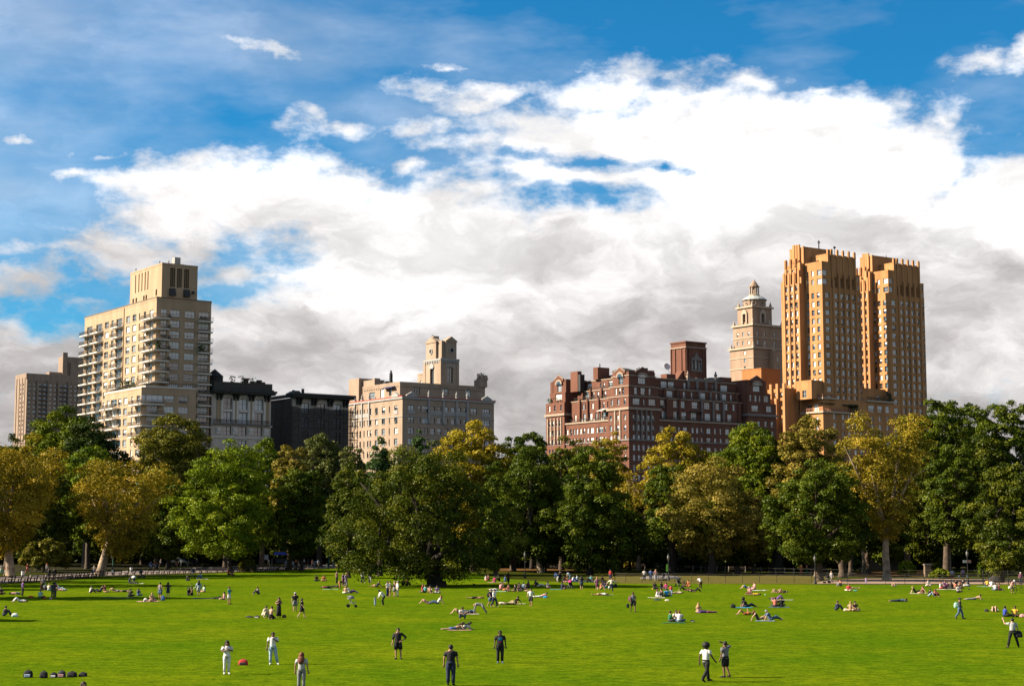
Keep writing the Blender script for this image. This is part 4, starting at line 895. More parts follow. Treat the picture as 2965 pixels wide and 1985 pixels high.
for u,w,z in ((33.5,-.2,54.3),(12,-1.6,49.3),(14,-1.6,49.3)):
    mb=MB()
    for k in range(90):
        c0=Vector((u+rg.uniform(-.8,.8),w+rg.uniform(-.7,.7),z+rg.random()*3.0)); d=Vector((rg.uniform(-1,1),rg.uniform(-1,1),rg.uniform(-1,1))).normalized()*.35; e2=d.orthogonal()*.9
        mb.quad([c0-d,c0-e2,c0+d,c0+e2])
    b.part('terrace_plant',mb,plain('terrace_leaves',(.045,.075,.018),.8,.4,6))
b.finish()
# --- plain orange brick block
_q=at(2050+405/2.613,680+1190/2.613,650)
M_OR=brick('orange_brick',(.44,.18,.065),.10,.12)
b=Bld('blank_brick_block','plain orange brick block with one small window, behind the gabled red house',0,rng=2); b.root.location=(_q[0],_q[1],0)
_t=at(2050+405/2.613,680+1010/2.613,650)[2]
b.wall('wall',M_OR,0,10.3,0,11,0,_t,E=[(5.3,_t-9.3,1.5,3.4)],rim=0,depth=.4,mix=(1,0,0,0,0,0),frame=M_OR)
mb=MB(); mb.box(-.1,10.4,-.1,.3,_t-.1,_t+.25); mb.box(-.1,.3,.3,11.1,_t-.1,_t+.25); b.part('coping',mb,M_OR); b.finish()
# --- temple-topped stone tower far behind
M_SR=brick('temple_stone',(.38,.265,.19),.12,.2); M_SRT=plain('temple_trim',(.46,.36,.27),.85,.12,1)
YD=720.0
def PX(x,y,d=0): return at(2050+x/2.613,680+y/2.613,YD+d)
_c=PX(345,1000)
b=Bld('stepped_stone_tower','stone tower stepping up to a domed lantern, behind the gold twin towers',0,rng=31); b.root.location=(_c[0],_c[1],0)
def zz(y): return PX(390,y,13)[2]
k_=YD/4800/2.613   # metres across the view per crop pixel
zA,zB,zC,zD=zz(870),zz(695),zz(553),zz(545)
E=[];S=[]
for i in range(12):
    z=zz(1000)-i*3.4+8
    if z<zA-3: E+=[(u,z,1.4,1.9) for u in (2.2,5.2)]+[(15.4,z,1.0,1.9),(21,z,6.0,1.9,4)]; S+=[(w,z,1.2,1.8) for w in (5.5,)]
b.wall('lower_wall',M_SR,0,26,0,15,0,zA,S=S,E=[q for q in E if q[0]>12],mix=(4,4,2,1,3,0),rim=.3)
b.wall('wing_wall',M_SR,9.5,26,-3,-.01,0,zA-1.5,E=[(12,z,1.1,2) for z in (zA-6,zA-10,zA-14,zA-18)]+[(19,z,7,2.2,5) for z in (zA-8.3,zA-16,zA-23)],S=[],rim=.3,mix=(4,4,2,1,3,0))
b.wall('middle_wall',M_SR,1.6,20,1.8,14.5,zA,zB,S=[(w,z,1.1,1.7) for w in (4.6,8,11.6) for z in (zA+1.6,zA+5.6)],E=[(u,z,1.1,1.8) for u in (4.5,9,15,19.5) for z in (zA+1.6,zA+5.6)],rim=.4,mix=(5,1,1,0,1,0))
b.wall('upper_wall',M_SR,3.6,15.5,4,13.6,zB,zC,S=[(8.8,zB+1.6,1.8,3.6,1)],E=[(9.55,zB+1.6,1.8,3.6,1)],rim=.3,mix=(5,0,0,0,1,0),depth=.8)
for nm,u0,u1,w0,w1,z in (('cornice',0,26,0,15,zA),('cornice',1.6,20,1.8,14.5,zB),('cornice',3.6,15.5,4,13.6,zC)):
    mb=MB(); mb.box(u0-.7,u1+.7,w0-.7,w0-.01,z-.6,z+.1); mb.box(u0-.7,u0-.01,w0-.01,w1+.7,z-.6,z+.1); b.part(nm,mb,M_SRT)
for z in (zA-4.6,zA-9.4,zA+4.4): rim(b,'string_course',0 if z<zA else 1.6,26 if z<zA else 20,0 if z<zA else 1.8,15 if z<zA else 14.5,z,.4,.25,M_SRT)
for u,w,z in ((0.4,.4,zA),(.4,14.6,zA),(9.8,-2.6,zA-1.5),(1.8,2,zB),(1.8,14,zB),(12,2,zB),(19.5,2,zB),(4,4.4,zC),(4,13.2,zC),(15.1,4.4,zC),(7,.4,zA)):
    mb=MB(); mb.box(u-.5,u+.5,w-.5,w+.5,z,z+.9); mb.lathe(u,w,[(.3,z+.9),(.5,z+1.3),(.36,z+1.8),(.16,z+2.0),(.04,z+2.9)],8); b.part('obelisk_finial',mb,M_SRT)
for u,w,fc in ((9.55,3.4,'E'),(3.0,8.8,'S')):
    mb=MB(); h0=zB+.9
    for sgn in (-1,1):
        Q=[(sgn*.95,h0),(sgn*1.7,h0),(sgn*1.7,h0+4.4),(sgn*.95,h0+4.4)]
        mb.loft([[(u+x,w,z) if fc=='E' else (u,w+x,z) for x,z in Q],[(u+x,w+.59,z) if fc=='E' else (u+.59,w+x,z) for x,z in Q]])
    Q=[(-1.7,h0+4.4),(1.7,h0+4.4),(1.5,h0+5.2),(.9,h0+6.0),(0,h0+6.5),(-.9,h0+6.0),(-1.5,h0+5.2)]
    mb.loft([[(u+x,w,z) if fc=='E' else (u,w+x,z) for x,z in Q],[(u+x,w+.59,z) if fc=='E' else (u+.59,w+x,z) for x,z in Q]])
    b.part('window_aedicule',mb,M_SRT)
uc,wc=9.55,8.8
zE=zz(497); mb=MB(); mb.lathe(uc,wc,[(5.2,zC-.3),(5.2,zE-.5),(5.6,zE-.35),(5.6,zE)],8,rot=math.pi/8); b.part('octagon_drum',mb,M_SR)
for k in range(8):
    a=math.pi/4*k+math.pi/4; r=5.2*math.cos(math.pi/8); c=(uc+r*math.cos(a),wc+r*math.sin(a)); mb=MB(); n=10
    e1=Vector((-math.sin(a),math.cos(a),0)); nn=Vector((math.cos(a),math.sin(a),0)); cc_=Vector((c[0],c[1],(zC+zE)/2))
    o_=[cc_+e1*.85*math.cos(2*math.pi*q/n)+Vector((0,0,0.85*math.sin(2*math.pi*q/n)))+nn*.25 for q in range(n)]; i_=[cc_+e1*.55*math.cos(2*math.pi*q/n)+Vector((0,0,.55*math.sin(2*math.pi*q/n)))+nn*.25 for q in range(n)]
    mb.loft([[p-nn*.25 for p in o_],o_],0,False); mb.loft([o_,i_],0,False); mb.quad([p-nn*.2 for p in i_],1); b.part('round_window',mb,[M_SRT,M_SLOT])
zF=zz(466); mb=MB(); mb.lathe(uc,wc,[(5.7,zE),(5.4,zE+.4),(3.9,zF-.4),(2.6,zF)],16); b.part('copper_roof',mb,plain('copper_grey',(.40,.43,.42),.6,.15,1))
zG=zz(396); mb=MB(); mb.lathe(uc,wc,[(2.6,zF),(2.6,zF+.5),(2.3,zF+.7)],10); b.part('lantern_base',mb,M_SRT)
for k in range(8):
    a=math.pi/4*k+.3; mb=MB(); mb.cyl(uc+1.95*math.cos(a),wc+1.95*math.sin(a),zF+.6,zG-.1,.30,.26,8); b.part('column',mb,M_SRT)
mb=MB(); mb.lathe(uc,wc,[(.8,zF+.6),(.8,zG-.1)],8); b.part('lantern_core',mb,M_SR)
zH=zz(337); mb=MB(); mb.lathe(uc,wc,[(2.35,zG-.1),(2.5,zG+.25),(2.1,zG+.4),(1.75,zG+1.1),(1.45,zG+1.3),(1.0,zG+2.2),(.75,zG+2.4),(.3,zG+3.0),(.06,zH)],10); b.part('lantern_cap',mb,M_SR)
b.finish()
# ---------------------------------------------------------------- trees
def leafmat(name, cols, trans=.14):
    """leaf colours vary from leaf to leaf (attribute 'tone'); light passes through the leaf"""
    m=bpy.data.materials.new(name); m.use_nodes=True; nt=m.node_tree; nt.nodes.clear()
    at_=N(nt,'ShaderNodeAttribute'); at_.attribute_name='tone'
    rp=N(nt,'ShaderNodeValToRGB'); els=rp.color_ramp.elements
    for i,c in enumerate(cols):
        e=els[i] if i<2 else els.new(.5)
        e.position=i/(len(cols)-1)
    for i,c in enumerate(cols): els[i].color=mul(c,1.62)
    nt.links.new(at_.outputs['Fac'],rp.inputs['Fac'])
    d=N(nt,'ShaderNodeBsdfDiffuse'); t=N(nt,'ShaderNodeBsdfTranslucent'); g=N(nt,'ShaderNodeBsdfGlossy'); g.inputs['Roughness'].default_value=.45; g.inputs['Color'].default_value=(.9,.9,.8,1)
    nt.links.new(rp.outputs['Color'],d.inputs['Color']); 
    tm=N(nt,'ShaderNodeMix',data_type='RGBA',blend_type='MULTIPLY'); tm.inputs['Factor'].default_value=1; tm.inputs['B'].default_value=(1.25,1.2,.5,1); nt.links.new(rp.outputs['Color'],tm.inputs['A']); nt.links.new(tm.outputs['Result'],t.inputs['Color'])
    mx=N(nt,'ShaderNodeMixShader'); mx.inputs['Fac'].default_value=trans; nt.links.new(d.outputs[0],mx.inputs[1]); nt.links.new(t.outputs[0],mx.inputs[2])
    m2=N(nt,'ShaderNodeMixShader'); m2.inputs['Fac'].default_value=.008; nt.links.new(mx.outputs[0],m2.inputs[1]); nt.links.new(g.outputs[0],m2.inputs[2])
    o=N(nt,'ShaderNodeOutputMaterial'); nt.links.new(m2.outputs[0],o.inputs['Surface']); return m
LEAF={
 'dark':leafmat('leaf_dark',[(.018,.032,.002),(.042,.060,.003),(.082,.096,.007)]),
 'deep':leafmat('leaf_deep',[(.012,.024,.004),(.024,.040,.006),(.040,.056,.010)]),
 'mid':leafmat('leaf_mid',[(.028,.046,.002),(.064,.086,.003),(.118,.128,.007)]),
 'bright':leafmat('leaf_bright',[(.045,.076,.003),(.088,.122,.005),(.140,.165,.010)]),
 'lime':leafmat('leaf_lime',[(.050,.080,.003),(.100,.136,.005),(.165,.185,.010)]),
 'olive':leafmat('leaf_olive',[(.052,.056,.006),(.095,.090,.009),(.150,.125,.016)]),
 'gold':leafmat('leaf_gold',[(.095,.078,.006),(.170,.130,.010),(.25,.175,.018)]),
 'amber':leafmat('leaf_amber',[(.085,.072,.005),(.170,.130,.009),(.27,.185,.018)]),
 'yellow':leafmat('leaf_yellow',[(.12,.100,.006),(.20,.155,.009),(.28,.20,.016)]),
 'tan':leafmat('leaf_tan',[(.080,.070,.009),(.140,.112,.016),(.22,.165,.030)]),
 'grey':leafmat('leaf_grey',[(.040,.052,.012),(.072,.082,.019),(.115,.118,.034)]),
 'pine':leafmat('leaf_bluegreen',[(.018,.040,.010),(.034,.064,.014),(.056,.086,.022)]),
 'oak':leafmat('leaf_oak',[(.016,.027,.002),(.040,.052,.003),(.092,.094,.007)])}
M_BARK=plain('bark_brown',(.085,.060,.042),.95,.35,1.8,bump=.6)
M_BARKD=plain('bark_dark',(.035,.027,.021),.95,.35,1.8,bump=.6)
M_PLANE=plain('bark_plane_tree',(.30,.225,.155),.9,.5,1.1,bump=.4)
PROF={ # radius of the crown along its height (0 bottom .. 1 top)
 'round':lambda t:np.sqrt(np.clip(1-(2*t-1)**2,0,1))*(1-.12*t),
 'egg':lambda t:np.sqrt(np.clip(1-(2*np.clip(t,0,1)**.8-1)**2,0,1)),
 'dome':lambda t:np.clip(1-t**2.2,0,1)**.62*(.72+.28*np.clip(t/.25,0,1)),
 'cone':lambda t:np.clip(1-t,0,1)**.62*(.80+.20*np.clip(t/.2,0,1)),
 'spread':lambda t:np.sqrt(np.clip(1-(2*t-1.1)**2/1.21,0,1))*(.55+.55*t),
 'column':lambda t:np.clip(1-(np.abs(2*t-.9)/1.15)**3,0,1)**.5}
def crown_mesh(name, mat, seed, rx, ry, z0, z1, prof, leaf, n, clump=.24, droop=0.0, rag=.22, hole=.0):
    rg=np.random.default_rng(seed); H=z1-z0; Rm=(rx+ry)/2; ph=rg.random(6)*6.28
    # clumps: an even coat over the crown's outline, pushed in and out, with some inside
    ns=int(np.clip(3.3/clump**2*(.55+.45*min(2.0,H/(2*Rm))),24,520)); tt=np.linspace(0,1,200); pf=PROF[prof](tt)+.04
    arc=np.sqrt(np.gradient(pf*Rm)**2+np.gradient(tt*H)**2); w_=np.cumsum(pf*arc); w_/=w_[-1]
    t=np.interp((np.arange(ns)+rg.random(ns))/ns,w_,tt); th=np.arange(ns)*2.39996+rg.normal(0,.35,ns); rr=1-.38*rg.random(ns)**1.3
    ni=ns//2; t=np.r_[t,np.interp(rg.random(ni),w_,tt)*.9]; th=np.r_[th,rg.random(ni)*6.28]; rr=np.r_[rr,.25+.45*rg.random(ni)]
    nc=ns+ni; pr=PROF[prof](t)
    lump=1+rag*(np.sin(2*th+ph[0]+3*t)*.5+np.sin(3*th+ph[1]-4*t)*.35+np.sin(5*th+ph[2]+9*t)*.3)
    cr=clump*min(Rm,H*.6)*(.65+.75*rg.random(nc))
    edge=np.clip(pr*lump,.03,1.35)
    zt=np.minimum(1.02,1+rag*.45*(np.sin(2*th+ph[3])*.6+np.sin(4*th+ph[4])*.4-.3)*t)
    C=np.stack([np.cos(th)*rr*edge*np.maximum(rx-cr*.45,.3),np.sin(th)*rr*edge*np.maximum(ry-cr*.45,.3),z0+cr*.4+t*zt*np.maximum(H-cr*.8,.5)*(.35+.65*rr**.3)-droop*rr**2*H*.12],1)
    ctone=rg.normal(0,.23,nc)
    wgt=cr**2; wgt/=wgt.sum(); idx=rg.choice(nc,n,p=wgt)
    d=rg.normal(size=(n,3)); d/=np.linalg.norm(d,axis=1)[:,None]
    low=(d[:,2]<-.15)&(rg.random(n)<.75); d[low,2]*=-.8
    rad=cr[idx]*(.40+.62*rg.random(n)**.5)
    # leaves gather on twigs: a coarse lattice of gaps keeps the clumps ragged
    P=C[idx]+d*rad[:,None]*np.array([1,1,.72])
    tw=np.sin(P[:,0]*2.7+ph[3])*np.sin(P[:,1]*2.3+ph[4])*np.sin(P[:,2]*3.1+ph[5])
    P+= rg.normal(size=(n,3))*leaf*.35
    ok=tw>-.55+hole
    P=P[ok]; d=d[ok]; idx=idx[ok]; n=len(P)
    nr=d*1.0+rg.normal(size=(n,3))*.55+np.array([0,0,.25]); nr/=np.linalg.norm(nr,axis=1)[:,None]
    a=np.cross(nr,rg.normal(size=(n,3))); a/=np.linalg.norm(a,axis=1)[:,None]+1e-9; b_=np.cross(nr,a)
    s=leaf*(.6+.8*rg.random(n))[:,None]; a=a*s*.62; b_=b_*s*.42
    bend=nr*s*.12
    V=np.empty((n,4,3)); V[:,0]=P-a; V[:,1]=P-b_+bend; V[:,2]=P+a; V[:,3]=P+b_+bend
    me=bpy.data.meshes.new(name); me.vertices.add(n*4); me.vertices.foreach_set('co',V.reshape(-1))
    me.loops.add(n*4); me.loops.foreach_set('vertex_index',np.arange(n*4,dtype=np.int32))
    me.polygons.add(n); me.polygons.foreach_set('loop_start',np.arange(0,n*4,4,dtype=np.int32))
    tone=np.clip(.45+ctone[idx]+rg.normal(0,.17,n),0,1)
    at_=me.attributes.new('tone','FLOAT','FACE'); at_.data.foreach_set('value',tone.astype(np.float32))
    me.update(calc_edges=True); me.materials.append(mat); return me,C,cr
def trunk_mesh(name, mat, seed, C, cr, base, z0, r, lean=0.0, limbs=6, fork=None, spread=1.0):
    rg=random.Random(seed); mb=MB(); fork=fork if fork is not None else z0+1.0
    top=Vector((base[0]*.55,base[1]*.55,fork))
    b0=Vector((base[0],base[1],0))
    mid=b0.lerp(top,.5)+Vector((rg.uniform(-.15,.15)*r*2,rg.uniform(-.15,.15),0))
    mb.tube([b0-Vector((0,0,.1)),b0+Vector((0,0,.25*r+.1)),b0.lerp(top,.16),mid,top],[r*1.55,r*1.25,r*1.02,r*.88,r*.74],9)
    order=sorted(range(len(C)),key=lambda k:rg.random())
    pick=[]
    for k in order:
        c=C[k]
        if c[2]<fork+1.0: continue
        ang=math.atan2(c[1],c[0])
        if all(abs((ang-q+math.pi)%(2*math.pi)-math.pi)>.6 or abs(c[2]-zq)>4 for q,zq in pick):
            pick.append((ang,c[2])); 
            e=Vector(c); p=top.lerp(e,.45); p.z=top.z+(e.z-top.z)*.38+rg.uniform(-.4,.8)
            q=top.lerp(e,.75); q.z=top.z+(e.z-top.z)*.74
            mb.tube([top-Vector((0,0,.5*r)),p,q,e],[r*.55,r*.40,r*.25,r*.07],6)
            for s_ in range(2):
                w=p.lerp(q,rg.random()); e2=w+Vector((rg.uniform(-1,1),rg.uniform(-1,1),rg.uniform(.2,1)))*3.2
                mb.tube([w,w.lerp(e2,.5)+Vector((0,0,.3)),e2],[r*.2,r*.12,r*.04],5)
        if len(pick)>=limbs: break
    return mb.mesh(name,mat,True)
TREES={}
def tree(kind,label,D,left,right,top,bottom,col,prof='round',base=None,clump=.24,bark=None,rag=.22,limbs=6,dens=1.0,leaf=None,depth=1.0,tr=None,fork=None,seed=None,group=None,droop=0.0,hole=0.0):
    cx=(left+right)/2; X=at(cx,1500,D)[0]; rx=(right-left)/2*D/4800*1.06
    z1=at(cx,top,D)[2]; z0=max(.5,at(cx,bottom,D)[2]); z0-=min(z0-.5,(z1-z0)*.03); ry=rx*depth
    seed=seed if seed is not None else int(cx*7+top*3)&0xffff
    lf=leaf or .00172*D*.55
    area=4*math.pi*((rx*ry)**.8+(rx*(z1-z0)/2)**.8*2)/3*1.25
    n=int(min(90000,dens*5.6*area/(lf*lf*.52)))
    rt=thing(kind,label,'tree',(X,D,0),0,group)
    me,C,cr=crown_mesh('crown',LEAF[col],seed,rx,ry,z0,z1,prof,lf,n,clump,droop,rag,hole)
    bx=(at(base,1600,D)[0]-X) if base is not None else 0.0
    r=tr or max(.22,(z1)*.021)
    tm=trunk_mesh('trunk',bark or M_BARK,seed,C,cr,(bx,0),z0,r,limbs=limbs,fork=fork if fork is not None else z0+ (z1-z0)*.12)
    link('crown',me,rt); link('trunk',tm,rt); return rt
T=tree
gD=lambda y:gnd(1482,y)[1]
# the near row along the far side of the lawn, from the photograph's left to its right
T('plane_tree','old plane tree with amber leaves, cut by the frame on the path side',gD(1672),-190,205,1262,1600,'amber','spread',base=33,bark=M_PLANE,tr=.62,fork=9,rag=.4,clump=.17,dens=.5,hole=.15,limbs=9)
T('plane_tree','plane tree with olive amber leaves and pale curved limbs behind the path fence',gD(1666),190,512,1318,1612,'amber','spread',base=291,bark=M_PLANE,tr=.72,fork=6,rag=.3,clump=.19,limbs=10,dens=.36,hole=.25)
T('small_tree','small yellow green tree with hanging foliage between the two plane trees',285,50,215,1560,1640,'olive','dome',base=130,clump=.3)
T('maple_tree','lime green maple with layered foliage, brightest tree in the row',288,505,800,1272,1606,'lime','dome',base=668,bark=M_BARKD,clump=.15,rag=.42,dens=.7,hole=.15,tr=.42)
T('shade_tree','dark green tree with a bare dark trunk beside the tall green lamp pole',gD(1652),785,945,1330,1605,'dark','egg',base=872,bark=M_BARKD,tr=.45,fork=6,clump=.22)
T('oak_tree','huge dark oak standing on the lawn with branches sweeping to the grass',212,968,1460,1262,1672,'oak','dome',base=1262,bark=M_BARKD,tr=1.05,clump=.135,rag=.34,limbs=9,depth=.9,dens=1.0,fork=3.5,hole=.1)
T('shade_tree','dark rounded tree behind the crowd, with a pale forked trunk below it',282,1395,1650,1280,1600,'dark','dome',base=1566,bark=M_PLANE,tr=.55,clump=.19,fork=5)
T('shade_tree','broad dark green tree whose crown reaches the ground behind the picnic crowd',268,1620,1812,1278,1655,'dark','column',base=1708,bark=M_BARKD,clump=.2,tr=.5)
T('plane_tree','thin golden plane tree with long bare pale limbs',300,1765,1965,1345,1600,'gold','spread',base=1848,bark=M_PLANE,tr=.42,fork=7.5,limbs=10,dens=.24,hole=.3,clump=.2,rag=.35)
T('plane_tree','broad tan plane tree behind the wire fence and the standing trio',270,1905,2200,1318,1612,'tan','round',base=2062,bark=M_BARKD,clump=.16,rag=.42,tr=.5,dens=.6,hole=.12)
T('shade_tree','deep green tree with drooping clumps in front of the tan one by the gravel',236,2225,2490,1300,1598,'dark','egg',base=2371,bark=M_BARK,clump=.15,rag=.45,tr=.55,droop=.8,hole=.1,dens=.8)
T('plane_tree','golden plane tree with tall white limbs rising beside the gravel path',238,2435,2700,1178,1560,'gold','spread',base=2566,bark=M_PLANE,tr=.55,fork=7.5,limbs=11,rag=.34,dens=.42,clump=.17,hole=.2)
T('shade_tree','dark green tree with a thick brown trunk behind the two path walkers',250,2680,2850,1268,1570,'dark','egg',base=2739,bark=M_BARK,tr=.62,clump=.2,fork=9)
T('linden_tree','olive green tree with layered drooping branches, cut by the frame by the bicycles',228,2810,3060,1290,1640,'oak','dome',base=2884,bark=M_BARKD,tr=.9,clump=.14,rag=.42,droop=.6)
T('shade_tree','dark green tree beside the lime maple, trunk hidden by bushes',300,20,210,1330,1620,'oak','round',clump=.19)
T('shade_tree','dark tree between the amber plane and the lime maple behind the horses',300,420,560,1400,1612,'dark','round',base=488,bark=M_BARKD,clump=.2)
T('shade_tree','dark olive tree between the oak and the pale forked trunk',262,1380,1490,1330,1640,'dark','egg',clump=.2)
T('plane_tree','low amber tree behind the thin golden plane',318,1740,1900,1420,1600,'gold','round',clump=.2)
T('plane_tree','lower tan bough heavy tree beside the broad tan plane',275,2100,2260,1420,1620,'tan','round',clump=.19)
T('shade_tree','dark tree under the golden plane limbs',268,2480,2640,1420,1625,'dark','round',clump=.2)
T('shade_tree','olive tree behind the gate pier',275,2620,2760,1330,1625,'oak','egg',clump=.19)
T('elm_tree','tall dark green tree between the two beside the open sky',305,2720,2920,1150,1560,'dark','round',clump=.15,rag=.16)
T('elm_tree','dark green treetop closing the gap beside the oak, near the buff house corner',296,1430,1540,1258,1560,'dark','round',clump=.18)
T('elm_tree','mid green treetop rising behind the lime maple under the grey house',318,590,720,1300,1560,'mid','round',clump=.18)
T('elm_tree','grey green treetop between the netting wrapped house and the oak',325,960,1080,1282,1560,'grey','round',clump=.18)
T('elm_tree','mid green treetop tucked between the tan treetop and the big leaf tree',292,2150,2290,1238,1560,'mid','round',clump=.18)
T('elm_tree','dark green treetop between the crowd shading trees under the red house',300,1570,1680,1290,1560,'oak','round',clump=.18)
T('elm_tree','olive treetop just behind the golden plane, by the gold towers',285,2560,2690,1205,1560,'olive','round',clump=.17)
T('elm_tree','mid green treetop between the amber planes, below the distant brown block',330,-60,110,1255,1560,'oak','round',clump=.18)
# the second row, seen over and between the first
T('elm_tree','tall rounded green tree below the distant brown block',338,14,330,1182,1440,'mid','dome',clump=.17)
T('elm_tree','dark rounded tree in front of the balcony tower, darker of a pair',328,128,372,1212,1450,'deep','dome',clump=.2)
T('maple_tree','olive tree with spiky top in front of the balcony tower',330,362,632,1190,1480,'olive','dome',clump=.16,rag=.35)
T('maple_tree','fresh green tree showing between the two amber plane trees',310,155,360,1285,1560,'bright','round',clump=.18)
T('maple_tree','fresh green tree filling the gap before the lime maple',305,370,540,1345,1600,'mid','round',clump=.2)
T('maple_tree','bright green treetop under the grey stone house',322,690,830,1262,1560,'bright','round',clump=.2)
T('plane_tree','narrow amber tree under the netting wrapped house',300,780,900,1282,1500,'tan','egg',clump=.2)
T('elm_tree','grey green dome of a tree under the netting wrapped house',330,830,1022,1243,1500,'grey','dome',clump=.15)
T('shade_tree','olive tree half hidden behind the oak on the lamp pole side',250,940,1080,1340,1640,'oak','egg',clump=.2)
T('pine_tree','feathery blue green tree rising behind the oak, shorter of two',262,1030,1170,1254,1560,'pine','cone',clump=.15,rag=.35)
T('pine_tree','feathery blue green tree rising behind the oak, taller of two',268,1150,1275,1238,1560,'pine','cone',clump=.15,rag=.35)
T('maple_tree','yellow gold treetop standing up against the sky by the buff house',290,1245,1495,1213,1560,'yellow','round',clump=.17,rag=.3)
T('maple_tree','small green treetop in the sky gap between the buff and red houses',350,1478,1602,1228,1500,'dark','round',clump=.2)
T('elm_tree','olive treetop at the foot of the red house',345,1585,1715,1262,1520,'olive','round',clump=.2)
T('maple_tree','gold treetop at the corner of the red house',335,1690,1835,1245,1560,'gold','round',clump=.18)
T('maple_tree','vivid yellow tree sloping up below the red house',322,1845,2070,1240,1560,'yellow','round',clump=.17,rag=.3)
T('shade_tree','dark green tree under the yellow one',292,1860,2010,1330,1600,'dark','round',clump=.2)
T('elm_tree','big leaf green tree in front of the red house, tallest below it',300,2020,2312,1200,1600,'mid','dome',clump=.16,rag=.26)
T('plane_tree','tan treetop under the gold towers',290,2225,2462,1192,1560,'tan','round',clump=.16,rag=.3)
T('shade_tree','dark tree between the tan treetop and the golden plane',262,2400,2520,1330,1600,'dark','round',clump=.2)
T('elm_tree','tall dark green tree beyond the gold towers, beside the sky',292,2618,2850,1142,1560,'dark','round',clump=.14,rag=.16)
T('elm_tree','tall dark green tree at the far corner of the picture, gaps of sky in it',300,2800,3060,1146,1560,'dark','round',clump=.14,rag=.18,hole=.1)
T('linden_tree','olive green tree filling in behind the drooping one near the bicycles',262,2740,2960,1240,1600,'oak','dome',clump=.18)
# deep in the shade between the trunks
rg=random.Random(77)
def fill(n,x0,x1,Dl,Dr,top,bot,col,label,group,seed,w=75,prof='column',dens=.7):
    proto=None
    for k in range(n):
        px=x0+(x1-x0)*(k+.5)/n+rg.uniform(-22,22); D=(Dl+(Dr-Dl)*min(1,max(0,(px-600)/1000)))+rg.uniform(-14,14)
        if proto is None: proto=T('understorey_tree',label,(Dl+Dr)/2,px-w,px+w,top,bot,col,prof,clump=.2,seed=seed,dens=dens,group=group); o=proto
        else: o=copy_tree(proto)
        o.location=(at(px,1500,D)[0],D,0); o.rotation_euler=(0,0,rg.random()*6.28); s=rg.uniform(.85,1.15); o.scale=(s*1.1,s*1.1,s)
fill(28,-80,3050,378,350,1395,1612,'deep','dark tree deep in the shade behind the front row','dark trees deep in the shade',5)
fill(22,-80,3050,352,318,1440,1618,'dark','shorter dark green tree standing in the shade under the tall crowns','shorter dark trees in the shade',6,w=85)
fill(9,1380,2450,300,286,1480,1622,'dark','leafy low tree between the trunks beyond the fence','leafy low trees beyond the fence',7,w=70,prof='round',dens=.6)
# low shrubs among the trunks
def shrub(label,D,l,r,t,col,seed,group=None,base_y=None):
    X=at((l+r)/2,1600,D)[0]; rx=(r-l)/2*D/4800; h=max(.5,at(l,t,D)[2])
    rt=thing('shrub',label,'shrub',(X,D,0),0,group); lf=.0011*D
    me,C,cr=crown_mesh('foliage',LEAF[col],seed,rx,min(rx,2.2),.05,h,'dome',lf,int(min(9000,900*rx*h)),.34,0,.2); link('foliage',me,rt)
    mb=MB(); 
    for k in range(4): mb.tube([(rx*(k-1.5)*.3,0,-.05),(rx*(k-1.5)*.42,.1,h*.6)],[.06,.02],5)
    mb.build('stem',M_BARKD,rt); return rt
shrub('low hedge with a sunlit top beside the benches, under the lime maple',292,690,745,1620,'olive',1)
shrub('golden bush under the thin plane tree',312,1780,1850,1612,'gold',2); shrub('dark bush with sunlit top behind the far benches',318,1905,1985,1616,'olive',3)
shrub('green bush behind the far benches, near the pale trunk',305,2000,2075,1625,'mid',4); shrub('clipped dark hedge behind the two path walkers',262,2680,2740,1628,'dark',5)
shrub('leafy ground bush at the hedge foot',248,2685,2760,1648,'mid',6); shrub('low dark hedge under the drooping tree',258,2825,2870,1628,'dark',7); shrub('brushy bush beside the golden plane trunk',262,2600,2650,1620,'bright',8)
ps=None
for k in range(60):
    px=-80+k*52+rg.uniform(-25,25); D=rg.uniform(296,345)
    if px<1100: D=rg.uniform(352,372)
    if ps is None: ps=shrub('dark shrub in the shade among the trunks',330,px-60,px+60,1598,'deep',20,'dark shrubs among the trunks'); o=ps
    else: o=copy_tree(ps)
    o.location=(at(px,1500,D)[0],D,0); o.rotation_euler=(0,0,rg.uniform(-.3,.3)); o.scale=(rg.uniform(.8,1.3),1,rg.uniform(.7,1.7))
# slender bare trunks standing in the shade
def bare(label,px,by,ty,r,bark,seed,fork=True):
    D=gD(by); X=at(px,by,D)[0]; h=at(px,ty,D)[2]; rg2=random.Random(seed)
    rt=thing('bare_trunk',label,'tree',(X,D,0)); mb=MB()
    mb.tube([(0,0,-.1),(0,0,.4),(.1,0,h*.4),(-.05+rg2.uniform(-.2,.2),0,h*.7),(rg2.uniform(-.3,.3),0,h)],[r*1.5,r*1.1,r,r*.85,r*.6],8)
    if fork:
        mb.tube([(0,0,h*.62),(.8,.2,h*.9),(1.5,.3,h*1.15)],[r*.6,r*.4,r*.2],6); mb.tube([(0,0,h*.66),(-.7,.1,h*.95),(-1.3,0,h*1.2)],[r*.6,r*.4,r*.2],6)
    mb.build('trunk',bark,rt,True); 
    me,C,cr=crown_mesh('crown',LEAF['dark'],seed,2.6,2.6,h*1.0,h*1.0+5,'round',.42,1500,.3); link('crown',me,rt)
